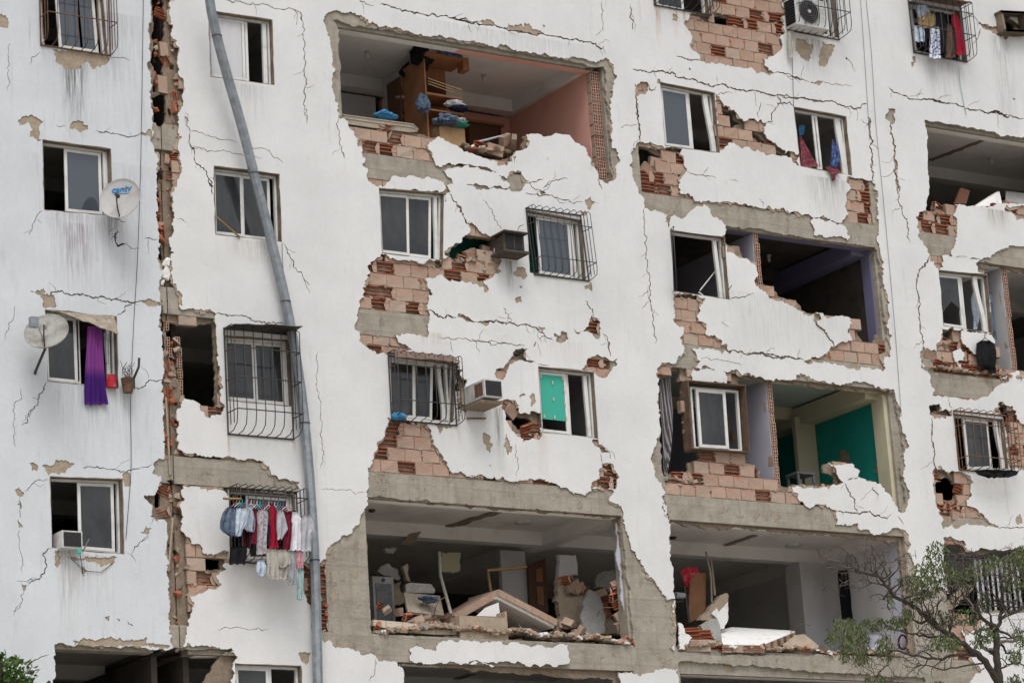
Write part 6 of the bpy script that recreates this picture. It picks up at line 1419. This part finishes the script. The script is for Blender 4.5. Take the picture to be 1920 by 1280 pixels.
at(t, pprism(spoly('B8', '372,530 480,490 500,835 385,805'), 3.0, .05, M['wood_dark']), 'leaf')
for s in ('420,560 460,550 466,640 425,640', '425,670 467,668 472,790 430,780'): at(t, pprism(spoly('B8', s), 2.985, .012, M['wood_red']), 'raised_panel')
b = MB(); b.tube([P(*tp('B8', 135, 700), 2.2), P(*tp('B8', 116, 568), 2.2), P(*tp('B8', 360, 545), 2.2)], .03, M['wood_pale'], 5); solo(b, 'crooked_timber', 'pale wooden door frame hanging crooked in the wide lower room', 'door frame')
wbox('room_wall', (P(*tp('B8', 205, 600), 3.1).x, 3.1, zf1), (P(*tp('B8', 360, 600), 3.1).x, 3.2, ZB[2]), 'inner')
b = pprism(jag(spoly('B8', '560,470 670,470 684,600 600,605 565,650'), 5, .08, 2, True, 4), 1.95, .10, M['inner']); part(b, 'broken_wall', RIGHT)
b = pprism(jag(spoly('B8', '555,640 600,612 690,640 760,690 800,700 870,780 905,880 965,975 700,965 560,900'), 5, .14, 3, True, 5), 1.5, .12, M['render']); part(b, 'broken_wall', RIGHT)
rr = random.Random(9)
for a, e in [(600, 625), (640, 640), (670, 660), (700, 680), (740, 690), (830, 710), (845, 750), (870, 790), (880, 830), (925, 690), (935, 650), (920, 740), (945, 780), (955, 850), (960, 920), (650, 690)]:
    o_ = loose(*tp('B8', a, e), 1.42 if a < 900 else .35, .72, (rr.uniform(-.4, .4), rr.uniform(-.6, .6), rr.uniform(-.6, .6)), 'broken blocks along the collapsed side wall', 'broken red block on the collapsed side wall')
b = pprism(jag(spoly('B8', '705,880 720,770 745,705 770,690 815,720 845,780 862,860 858,955 775,985 715,950'), 5, .08, 2, True, 6), .95, .05, M['grey_chip'], None, 1.25); solo(b, 'cement_slab', 'oval grey cement slab leaning at the right of the wide lower room', 'slab')
b = pprism(jag(spoly('B8', '810,590 850,570 910,560 945,620 930,690 880,700 800,680'), 5, .1, 2, True, 8), 2.3, .08, M['grey_chip']); solo(b, 'wall_fragment', 'dark grey wall fragment behind the oval cement slab', 'wall fragment')
b = pprism(jag(spoly('B8', '926,268 968,290 985,460 992,580 1018,848 982,832 962,700 940,540'), 5, .06, 2, True, 7), .16, .03, M['lavender']); part(b, 'plaster_strip', RIGHT)
for k, (a, e, y) in enumerate([(620, 890, .4), (600, 910, .5), (690, 960, .25), (720, 950, .3), (980, 1020, .1), (1010, 1030, .12), (1035, 1040, .1), (560, 930, .5)]): loose(*tp('B8', a, e), y, .66, None, 'loose blocks on the floor edge of the wide lower room', 'loose clay block in the wide room rubble', rr)
for k, (a, e, y) in enumerate([(460, 800, .5), (500, 830, .4), (580, 830, .5), (630, 870, .3), (690, 880, .3), (740, 890, .3), (440, 930, .08)]): loose(*tp('B7', a, e), y, .66, None, 'loose blocks on the floor edge of the wide lower room', 'loose clay block in the wide room rubble', rr)
b = MB(); b.tube(smooth([P(*tp('B8', 310, 910), .5), P(*tp('B8', 360, 950), .4), P(*tp('B8', 470, 985), .35)]), .008, M['grey_plastic'], 4); b.tube(smooth([P(*tp('B8', 300, 930), .5), P(*tp('B8', 420, 940), .4), P(*tp('B8', 460, 970), .35)]), .006, M['grey_plastic'], 4); solo(b, 'wire', 'grey wires hanging out under the white bottomed slab', 'wire')
# room with the fallen white slab
t = thing('fallen_wall_slab', 'flat fallen wall slab with a clean white top at the floor edge', 'wall slab', P(1395, 1205, .5)); o = t.location
q = [P(1354, 1207, .02), P(1430, 1208, .0), P(1491, 1183, .75), P(1480, 1181, .95), P(1372, 1175, 1.1), P(1352, 1180, .95)]
m = MB(); m.prism([p - o for p in q], (0, 0, -.012), M['white_chip']); m.build('white_face', t)
m = MB(); m.prism([p - o + Vector((0, .004, -.0125)) for p in q], (0, .0, -.13), M['render'], M['render']); m.build('block_slab', t)
for k in range(5):
    p = q[1].lerp(q[2], (k + .5) / 5) + Vector((.0, -.02, -.08)); new_obj('brick', brok_var[k], t, p - o, (0, -.1, .75)).scale = (.55, .4, .55)
for k in range(4):
    p = q[0].lerp(q[1], (k + .5) / 4) + Vector((.0, -.02, -.08)); new_obj('brick', (brok_var if k != 1 else full_var)[k], t, p - o, (.1, 0, .0)).scale = (.7, .4, .6)
t = thing('fallen_wall_slab', 'tan broken wall slab lying right of the white topped slab', 'wall slab', P(1510, 1210, .3)); o = t.location
q = [P(1468, 1207, .25), P(1490, 1190, .6), P(1508, 1188, .6), P(1536, 1210, .25), P(1531, 1217, .1), P(1500, 1213, .1)]
m = MB(); m.prism([p - o for p in q], (0, .02, -.14), M['render']); m.build('block_slab', t)
b = pprism(jag(spoly('D1', '345,832 372,790 430,728 470,690 520,648 542,646 548,700 552,760 530,800 470,850'), 4, .1, 2, True, 9), .75, .11, M['render']); t2 = solo(b, 'wall_fragment', 'jagged block wall fragment standing left of the white topped slab', 'wall fragment')
b = pprism(jag(spoly('D1', '432,790 470,750 480,785 546,708 548,820 520,895 488,898 470,820'), 4, .06, 2, True, 10), .70, .03, M['white_chip']); solo(b, 'plaster_piece', 'white face of a broken wall standing beside the white topped slab', 'plaster piece')
b = pprism(jag(spoly('D1', '352,872 470,818 490,880 506,992 470,985 420,930 375,918'), 4, .04, 1.5, True, 11), .35, .10, M['grey_chip'], M['render'], .55); solo(b, 'cement_slab', 'small grey cement slab leaning at the left of the white topped slab', 'slab')
b = pprism(jag(spoly('D1', '196,852 230,872 248,932 292,958 270,1000 242,1042 206,1040 200,930'), 4, .1, 2, True, 12), .0, .03, M['white_chip']); part(b, 'plaster_panel', RIGHT)
for a, e, br in [(300, 925, 1), (390, 940, 1), (285, 1015, 0), (365, 1015, 0), (450, 1025, 1), (400, 985, 1), (535, 1040, 1)]:
    p = P(*tp('D1', a, e), .06); new_obj('broken_brick' if br else 'brick', (brok_var if br else full_var)[a % 5], RIGHT, p, (RN.gauss(0, .05), RN.gauss(0, .06), RN.gauss(0, .08)))
hang('cloth', 'crimson cloth draped over the brown door in the slab room', 'cloth', 'D1', '235,330,462 212,345,495 225,300,530 240,270,580 250,260,612', 'red_tin', 1.45, .03, 2)
b = pprism(spoly('D1', '282,505 392,500 388,740 372,800 262,862'), 1.6, .05, M['wood_red']); solo(b, 'door', 'reddish brown door leaning at the left of the slab room', 'door')
b = MB(); b.tube([P(*tp('D1', 238, 600), 1.4), P(*tp('D1', 270, 860), 1.3)], .03, M['iron'], 5); b.tube([P(*tp('D1', 165, 710), 1.4), P(*tp('D1', 245, 700), 1.4)], .03, M['iron'], 5); b.tube([P(*tp('D1', 175, 660), 1.4), P(*tp('D1', 235, 665), 1.4)], .06, M['light_grey_jersey'], 8); solo(b, 'stand', 'dark metal stand beside the reddish brown door', 'stand')
b = MB(); b.tube(smooth([P(*tp('D1', 390, 355), 1.6), P(*tp('D1', 408, 440), 1.5), P(*tp('D1', 425, 540), 1.5), P(*tp('D1', 430, 710), 1.5)]), .02, M['beige_linen'], 6); b.tube(smooth([P(*tp('D1', 420, 400), 1.6), P(*tp('D1', 436, 500), 1.5), P(*tp('D1', 452, 660), 1.5)]), .025, M['render'], 6); solo(b, 'pipes', 'two pale pipes hanging from the ceiling of the slab room', 'pipes')
hang('curtain', 'black curtain hanging beside the inner column of the slab room', 'curtain', 'D2', '190,275,480 195,285,560 205,290,650 215,305,740 225,312,830', 'black_cotton', 1.75, .05, 3)
hang('cloth', 'pale lavender cloth hanging low at the right of the slab room', 'cloth', 'D2', '400,590,930 395,600,1000 385,590,1110', 'lavender', .9, .04, 3)
b = MB(); b.tube([P(*tp('D2', 650 + 30 * math.cos(k / 16 * 6.283), 990 + 50 * math.sin(k / 16 * 6.283)), .12) for k in range(17)], .02, M['dark_maroon'], 8, False); solo(b, 'ring', 'dark red ring hanging at the right column behind the branches', 'ring')
for k, (a, e) in enumerate(((530, 780), (590, 755))): b = MB(); p = P(*tp('D2', a, e), 3.25); b.box(p + Vector((-.08 - k * .1, 0, -.02)), p + Vector((.08 + k * .1, .05, .05 + k * .05)), M['black_plastic']); b.tube([p, p + Vector((0, 0, -.2))], .02, M['black_plastic'], 5); solo(b, 'wall_fitting', ('small' if k == 0 else 'larger') + ' black fitting on the far wall of the slab room', 'fitting')
# teal, violet, other rooms
t = thing('stool', 'dark grey plastic stool in the teal room', 'stool', P(1510, 908, .9)); o = t.location
m = MB(); a, e = P(1491, 884, .9), P(1526, 884, .9); m.box(Vector((a.x, .85, a.z - .04)) - o, Vector((e.x, 1.2, a.z)) - o, M['grey_plastic']); m.build('seat', t)
for x in (a.x + .02, e.x - .06):
    for y in (.86, 1.15): m = MB(); m.box(Vector((x, y, a.z - .5)) - o, Vector((x + .04, y + .04, a.z - .041)) - o, M['grey_plastic']); m.build('leg', t)
b = pprism(spoly('C7', '240,520 260,508 330,505 342,520 362,790 352,830 258,825'), 4.15, .03, M['wood_dark']); part(b, 'doorway_shade_panel', RIGHT)  # dark panel standing in for the shade of a doorway recess
for s in ('645,640 668,622 690,640 690,665 660,705 652,690', '612,540 628,532 626,600 614,590', '728,628 742,640 738,680 730,690'):
    b = pprism(spoly('C6', s), 1.2, .02, M['mustard_cotton']); b.mats[0] = M['wood_red']; solo(b, 'wall_ornament', 'small orange ornament on the wall behind the box framed window', 'ornament', 'orange ornaments behind the box framed window')
for s in ('630,650 680,690 685,740 605,735', '905,630 918,640 895,760 870,805 858,800 885,720'):
    b = pprism(jag(spoly('C7', s), 4, .12, 2, True, 2), .9, .01, M['mortar'])
x_t = COLS[2][0] + .028
for pts_ in (spoly('C7', '630,650 655,645 682,690 685,740 605,735'), spoly('C7', '905,630 915,640 895,760 870,805 858,800 885,720')):
    pp = []
    for a, e in jag(pts_, 4, .12, 2, True, 2):
        d = ray(a, e); tt = (x_t - CP[0]) / d[0]; q = CP + tt * d; pp.append(Vector((float(q[0]), float(q[1]), float(q[2]))))
    b = MB(); b.prism(pp, (-.012, 0, 0), M['mortar']); part(b, 'wall_scar', RIGHT)
b = MB(); b.tube([P(1500, 588, 4.5), P(1625, 542, 1.0)], .07, M['ac_black'], 8); b.tube([P(1500, 588, 4.45), P(1498, 572, 4.4)], .05, M['grey_plastic'], 8); b.tube([P(1587, 556, 2.0), P(1587, 548, 2.0)], .05, M['grey_plastic'], 8); solo(b, 'duct', 'dark pipe running along the far wall of the violet room', 'pipe')
b = MB()
for k in range(5): p = P(1625 + k * 3, 634 - k * 3.5, .7); b.tube([p, p + Vector((.0, .0, -.16))], .012, M['white_jersey'], 5)
b.tube([P(1622, 636, .7), P(1640, 617, .7)], .014, M['black_plastic'], 5); solo(b, 'rack', 'small white toothed rack at the foot of the violet column', 'rack')
b = MB(); a = P(1805, 380, .25); q = [P(1790, 382, .2), P(1812, 382, .2), P(1819, 357, .45), P(1802, 352, .45)]; b.prism(q, (0, .05, .0), M['wood_dark']); solo(b, 'board', 'brown board standing on the parapet of the dark upper right room', 'board')
t = thing('fallen_wall_slab', 'white faced wall slab lying on the parapet of the dark upper right room', 'wall slab', P(1850, 380, .4)); o = t.location
m = MB(); m.prism([p - o for p in (P(1826, 387, .3), P(1880, 386, .3), P(1874, 359, .55), P(1868, 360, .6))], (0, .12, .0), M['white_chip'], M['render']); m.build('white_face', t)
m = MB(); m.prism([p - o for p in (P(1885, 381, .3), P(1950, 389, .3), P(1950, 366, .8), P(1886, 358, .8))], (0, 0, -.08), M['grey_chip'], M['render']); m.build('grey_face', t)
b = MB(); b.box(P(1868, 470, 0) + Vector((0, -.0, 0)), P(1868, 470, 0) + Vector((.01, .01, .01)), M['mortar'])
# concrete vent box on the upper right wall
a, e = P(1870, 72, -.3), P(1912, 40, -.3)
b = MB(); x0, x1, z0, z1 = fx(1872, 60), fx(1918, 60), fz(1895, 66), fz(1895, 36)
rm = Matrix.Rotation(-.12, 3, 'Y'); pv = (x0, -.1, z0)
for a_, e_ in (((x0, -.22, z0 - .05), (x1 + .03, .0, z0)), ((x0 - .02, -.2, z1), (x1, .0, z1 + .05)), ((x1 - .06, -.19, z0 + .001), (x1, .0, z1 - .001)), ((x0, -.18, z0 + .001), (x0 + .05, .0, z1 - .001))): b.box(a_, e_, M['mortar'], rm, pv); part(b, 'unit_shelf', RIGHT)
# vertical blinds behind the grille at the lower right
t = thing('vertical_blinds', 'white vertical blinds behind the barred lower right window', 'blinds', P(1870, 1140, .3)); o = t.location
for k in range(9):
    x = fx(1845, 1060) + k * .13; m = MB(); m.box(Vector((x, .28, fz(1870, 1140))) - o, Vector((x + .10, .29, fz(1870, 1042))) - o, M['white_jersey'], Matrix.Rotation(.5, 3, 'Z')); m.build('slat', t)
grille(fx(1775, 1060), fx(1925, 1060), fz(1850, 1135), fz(1850, 1045), .25, 12, [fz(1775, 1050), fz(1775, 1090)], 'iron', None, .1)
b = pprism(jag(spoly('D2', '960,700 1000,690 1040,640 1100,585 1160,590 1110,660 1050,700 1000,760 970,760'), 4, .12, 2, True, 5), .05, .10, M['render']); part(b, 'broken_wall', RIGHT)

# ---- masonry torn open in the joint between the blocks
rr = random.Random(5)
for k in range(245):
    py_ = -30 + k * 5.1 + rr.uniform(-5, 5); s = (312 if py_ < 240 else 314) + rr.choice((-22, -19, 6, 10, 14, 18)) + rr.uniform(-4, 4)
    if 565 < py_ < 640: continue
    if py_ > 300: s = 300 + rr.choice((-1, 1, 12, 17, 22)) + rr.uniform(-2, 2)
    if py_ > 640: s += 8
    if py_ > 850: s += 8
    o = new_obj('masonry_lump', rr.choice(chv[:4] + chv_red + chv_red), RIGHT, P(s, py_, rr.uniform(.05, .2)), (rr.uniform(0, 6), rr.uniform(0, 6), rr.uniform(0, 6))); q = rr.uniform(.3, .85); o.scale = (q, q, q)
for px_, py_, sc_, rot in [(306, 25, .8, (0, .25, .2)), (308, 92, .75, (0, 1.5, .1)), (311, 115, .6, (.2, 1.0, 0)), (306, 158, .9, (0, 1.55, .2)), (322, 300, .8, (0, .1, 0)), (325, 328, .8, (0, -.1, .1)), (300, 430, .8, (0, 1.5, 0)), (314, 700, .9, (0, 1.5, .3)), (318, 740, .9, (0, 1.5, .3)), (322, 690, .8, (0, 1.5, .3)), (308, 920, .7, (0, .4, 0)), (307, 960, .7, (0, -.3, 0)), (322, 1, .7, (0, 1.5, .1)), (332, 150, .6, (0, 1.5, 0)), (330, 185, .7, (0, 1.4, 0))]:
    ob = new_obj('broken_brick', rr.choice(brok_var if py_ not in (92, 158) else full_var), RIGHT, P(px_, py_, .06), rot); ob.scale = (sc_, sc_, sc_)
    if ob.data in full_var: ob.name = 'brick'
for k, (px_, py_) in enumerate([(333, 640), (336, 660), (337, 680), (338, 700), (338, 720), (338, 738), (312, 610), (314, 640), (318, 660)]):
    new_obj('brick', hm[k % 2], RIGHT, P(px_, py_, .10), (0, 0, rr.uniform(-.3, .1))).scale = (.8, .8, .8)
for px_, py_, s in [(311, 512, 1.1), (308, 495, .6), (313, 490, .7), (305, 530, .5)]:
    o = new_obj('plaster_chunk', chunk_mesh('plaster_chunk', .14, .08, .2, M['white_chip'], px_), RIGHT, P(px_, py_, .03), (0, .3, 0)); o.scale = (s, s, s)
b = MB()
for x, z0_, z1_ in ((331, 545, 950), (336, 870, 1030)): b.tube([P(x - 20, z0_ + 200, .02), P(x - 12, z1_ - 60, -.0)], .02, M['render'], 5)
part(b, 'joint_filler', RIGHT, 'stuff')

rr = random.Random(77)
for px_, py_ in [(1766, 950), (1790, 953), (1808, 945), (1768, 976), (1792, 980), (1812, 968), (1803, 918), (1770, 640), (1752, 655), (1800, 668), (1830, 690), (1780, 690), (1860, 690), (1900, 795), (1912, 830), (1905, 850)]:
    p = P(px_, py_, .045); new_obj('broken_brick', rr.choice(brok_var), RIGHT, p, (rr.gauss(0, .1), rr.gauss(0, .3), rr.gauss(0, .2))).scale = (.85, .9, .9)
# torn bars sticking out of the broken edges
def rebar(pl): b = MB(); b.tube(smooth([P(*q) for q in pl], 4), .008, M['rust'], 5); part(b, 'reinforcing_bar', RIGHT)
rebar([(1112, 130, .1), (1105, 134, -.1), (1098, 138, -.25)]); rebar([(1640, 470, .1), (1634, 478, -.05), (1628, 488, -.1)]); rebar([(344, 216, .05), (350, 222, -.05), (353, 228, -.08)]); rebar([(1365, 545, .02), (1372, 535, -.12)])
rebar([(812, 1160, .5), (820, 1130, .4), (836, 1118, .35)]); rebar([(1120, 1155, .4), (1128, 1140, .3), (1150, 1138, .25)]); rebar([(1478, 1190, .7), (1500, 1170, .5), (1520, 1172, .4)])
# ================================================================ trees in front
def b_leaf(a, c2):
    def f(t, b):
        gi = N(t, 'ShaderNodeNewGeometry'); t.links.new(mix(t, gi.outputs['Random Per Island'], a, c2), b.inputs['Base Color'])
        b.inputs['Subsurface Weight'].default_value = 0.0
    return f
M['leaf'] = mat('dull_green_leaves', (.07, .10, .03), .55, b_leaf((.030, .042, .014), (.125, .145, .05)), .35)
M['leaf2'] = mat('fresh_green_leaves', (.07, .14, .03), .55, b_leaf((.025, .06, .012), (.10, .17, .035)), .35)
M['bark'] = mat('grey_brown_bark', (.085, .07, .058), .9, b_tan((.10, .083, .07), (.045, .037, .031), 14, .7), .15)
M['twig'] = mat('pale_dry_twigs', (.17, .145, .13), .9, None, .15)
TY = -6.5
def leaf(b, p, d, ln, wd, m, r_):
    d = d.normalized(); s = d.cross(Vector((r_.uniform(-1, 1), r_.uniform(-1, 1), r_.uniform(-.3, 1)))).normalized(); n = d.cross(s)
    q = [p, p + d * ln * .35 + s * wd, p + d * ln * .75 + s * wd * .7 - n * ln * .08, p + d * ln - n * ln * .2, p + d * ln * .75 - s * wd * .7 - n * ln * .08, p + d * ln * .35 - s * wd]
    b.add(q, [(0, 1, 2), (0, 2, 3), (0, 3, 4), (0, 4, 5)], m)
tr = random.Random(21)
base = P(*tp('D2', 1345, 1290), TY); tree = thing('tree', 'sparse dark branched tree with drooping leaves in front of the lower right rooms', 'tree', (base.x + .35, TY, 0)); o = tree.location
BR = [('1340,1290 1322,1180 1310,1050 1308,930 1290,880', .085, .06, 0), ('1290,880 1230,830 1150,740 1090,690 1060,620', .045, .012, -.5), ('1308,930 1320,880 1345,830 1342,690 1400,560 1450,440 1500,370', .05, .014, .3),
      ('1345,825 1420,790 1506,740 1600,690', .04, .02, .4), ('1335,1290 1290,1220 1230,1130 1160,1070 1080,1000 1000,950 900,890 820,820 740,750 650,700 590,660 540,600 500,550 430,510 330,490 280,470 180,490', .075, .010, -.4),
      ('1160,1085 1040,1080 900,1105 760,1090 600,1055 540,1050', .036, .014, -.7), ('1040,970 950,950 800,950 700,930 580,910', .03, .010, .2), ('990,900 1000,800 1020,720 1080,640 1160,590', .022, .008, .1),
      ('500,550 515,490 540,440 600,410', .012, .005, -.4), ('430,510 420,440 440,390 520,375', .010, .004, -.3), ('540,600 440,580 360,610 300,605', .012, .005, -.5), ('800,820 785,720 800,680 810,600', .014, .005, -.3), ('870,870 880,780 900,700 890,600', .014, .005, -.2),
      ('1230,1140 1100,1160 950,1180 800,1150 730,1180 640,1270', .02, .006, -.9), ('540,1150 480,1210 430,1270', .008, .004, -.8), ('600,1055 540,1150 500,1180 400,1230', .010, .004, -.8), ('1300,980 1400,960 1500,980 1600,960', .02, .008, .5), ('1320,1180 1420,1150 1560,1140', .02, .008, .2), ('1100,690 1150,560 1140,480', .014, .005, -.4), ('1345,700 1260,620 1200,560', .018, .006, .3), ('950,950 900,1010 860,1060', .012, .005, 0), ('1420,790 1450,700 1500,640', .015, .006, .5)]
allp = []
tw = MB(); thin = MB()
trunk = MB()
first = [Vector((0, 0, 0)), Vector((-.06, 0, 3)), Vector((.05, .0, 6)), base - o]
trunk.tube(smooth(first), [.16 - .07 * k / 12 for k in range(13)], M['bark'], 10); trunk.build('trunk', tree)
for s, r0, r1_, dy in BR:
    pts_ = spoly('D2', s); n = len(pts_); p3 = [P(a, e, TY + dy * (k / (n - 1))) for k, (a, e) in enumerate(pts_)]
    p3 = smooth(p3, 4); p3 = [p + Vector((tr.gauss(0, .012), 0, tr.gauss(0, .012))) for p in p3]; m_ = len(p3); rs = [r0 + (r1_ - r0) * k / (m_ - 1) for k in range(m_)]
    b = MB(); b.tube([p - o for p in p3], [q * .78 for q in rs], M['bark'], 7); b.build('branch', tree); allp += [(p, r) for p, r in zip(p3, rs)]
    for k in range(m_ // 3, m_):
        if tr.random() < .85:
            p = p3[k].copy(); d = Vector((tr.uniform(-1, .6), tr.uniform(-.6, .6), tr.uniform(-.5, 1))).normalized(); q = [p]
            for j in range(tr.randint(4, 8)): d = (d + Vector((tr.gauss(0, .45), tr.gauss(0, .3), tr.gauss(0, .45)))).normalized(); p = p + d * tr.uniform(.05, .11); q.append(p)
            thin.tube([x - o for x in q], [max(.0035, rs[k] * .4 * (1 - j / len(q)) + .003) for j in range(len(q))], M['twig' if tr.random() < .3 else 'bark'], 4, False)
            for e_ in range(4):
                p2 = q[tr.randrange(1, len(q))]; d2 = Vector((tr.uniform(-1, 1), tr.uniform(-.5, .5), tr.uniform(-.6, 1))); qq = [p2, p2 + d2 * .07 + Vector((tr.gauss(0, .02), 0, tr.gauss(0, .02))), p2 + d2 * .15 + Vector((tr.gauss(0, .04), 0, tr.gauss(0, .04)))]
                thin.tube([x - o for x in qq], .0035, M['twig' if tr.random() < .4 else 'bark'], 4, False)
tag(thin.build('twigs', tree), None, None, None, 'stuff')
CL = [(890, 380, 90, 110, 95), (800, 500, 90, 85, 80), (700, 560, 90, 60, 60), (830, 590, 85, 80, 70), (750, 650, 60, 60, 40), (960, 520, 100, 80, 60), (1060, 540, 120, 60, 60), (1180, 470, 90, 60, 40), (1290, 420, 60, 60, 30), (1430, 430, 80, 90, 60), (1400, 560, 60, 80, 40), (1490, 390, 60, 90, 50),
      (240, 900, 120, 90, 110), (330, 980, 80, 120, 110), (240, 1060, 40, 70, 40), (360, 1100, 50, 40, 30), (520, 1020, 60, 90, 70), (440, 850, 90, 50, 60), (600, 850, 80, 50, 50), (680, 800, 50, 50, 30), (920, 830, 110, 70, 70), (940, 980, 90, 60, 60), (1000, 1000, 60, 50, 40), (560, 680, 20, 30, 8), (1220, 700, 50, 80, 30), (1240, 920, 90, 60, 50), (1440, 1080, 60, 60, 40), (480, 1250, 110, 30, 30), (900, 1275, 60, 20, 14), (1100, 800, 80, 60, 36), (1440, 1250, 60, 40, 30), (1180, 990, 50, 40, 24), (1470, 950, 50, 60, 30), (1480, 560, 50, 50, 24), (150, 960, 40, 50, 22)]
lf = MB()
for cx, cy, rx, ry, n in CL:
    dep = tr.uniform(-.5, .4)
    for k in range(int(n * 2.5)):
        a, rr_ = tr.uniform(0, 6.283), math.sqrt(tr.random()); p = P(*tp('D2', cx + rx * rr_ * math.cos(a), cy + ry * rr_ * math.sin(a)), TY + dep + tr.uniform(-.35, .35))
        leaf(lf, p - o, Vector((tr.gauss(0, .5), tr.gauss(0, .4), -tr.uniform(.3, 1.3))), tr.uniform(.05, .105), tr.uniform(.008, .0155), M['leaf2' if tr.random() < .12 else 'leaf'], tr)
tag(lf.build('foliage', tree), None, None, None, 'stuff')
# a second tree whose green top just reaches the lower left
c = P(-14, 1325, -8.0); tree = thing('tree', 'bright green tree top just showing in the lower left corner', 'tree', (c.x - .2, -8.0, 0)); o = tree.location
b = MB(); b.tube([(0, 0, 0), (.05, 0, 3), (.1, 0, 6), c - o - Vector((0, 0, .3))], [.16, .14, .11, .05], M['bark'], 9); b.build('trunk', tree)
for k in range(7):
    a = k * .9; e = c + Vector((math.cos(a) * .8, math.sin(a) * .7, tr.uniform(-.2, .55))); b = MB(); b.tube(smooth([c - Vector((-.05, 0, 1.0 - k * .08)), (c + e) / 2 - Vector((0, 0, .2)), e]) and [q - o for q in smooth([c - Vector((-.05, 0, 1.0 - k * .08)), (c + e) / 2 - Vector((0, 0, .2)), e])], .02, M['bark'], 5); b.build('branch', tree)
lf = MB()
for k in range(7000):
    v = Vector((tr.gauss(0, 1), tr.gauss(0, 1), tr.gauss(0, 1))).normalized() * (tr.random() ** .4); q = noise.noise(v * 2.2 + Vector((3, 1, 7)))
    if q < -.34: continue
    p = c + Vector((v.x * .56, v.y * .56, v.z * .56)) * (1 + .35 * q)
    leaf(lf, p - o, Vector((v.x, v.y, v.z * .5 + tr.uniform(-.5, .3))) + Vector((tr.gauss(0, .4), tr.gauss(0, .4), 0)), tr.uniform(.05, .10), tr.uniform(.014, .025), M['leaf2'], tr)
tag(lf.build('foliage', tree), None, None, None, 'stuff')
print('objects', len(bpy.data.objects))

# look-alikes of one group: told apart by their place, counted from the left of the picture
ORD = 'leftmost second third fourth fifth sixth seventh eighth ninth tenth eleventh twelfth thirteenth fourteenth fifteenth sixteenth seventeenth eighteenth nineteenth twentieth'.split()
byl = {}
for o in bpy.data.objects:
    if not o.parent and o.get('label') and o.get('group'): byl.setdefault(o['label'], []).append(o)
for lb, os_ in byl.items():
    if len(os_) < 2: continue
    os_.sort(key=lambda o: PX(o.location.x, o.location.z, o.location.y)[0])
    n = len(os_)
    for i, o in enumerate(os_):
        if i < min(17, (n + 1) // 2): sfx = 'leftmost' if i == 0 else ORD[i] + ' from the left'
        else: j = n - 1 - i; sfx = 'rightmost' if j == 0 else ORD[j] + ' from the right'
        o['label'] = ' '.join((lb + ', ' + sfx).split())
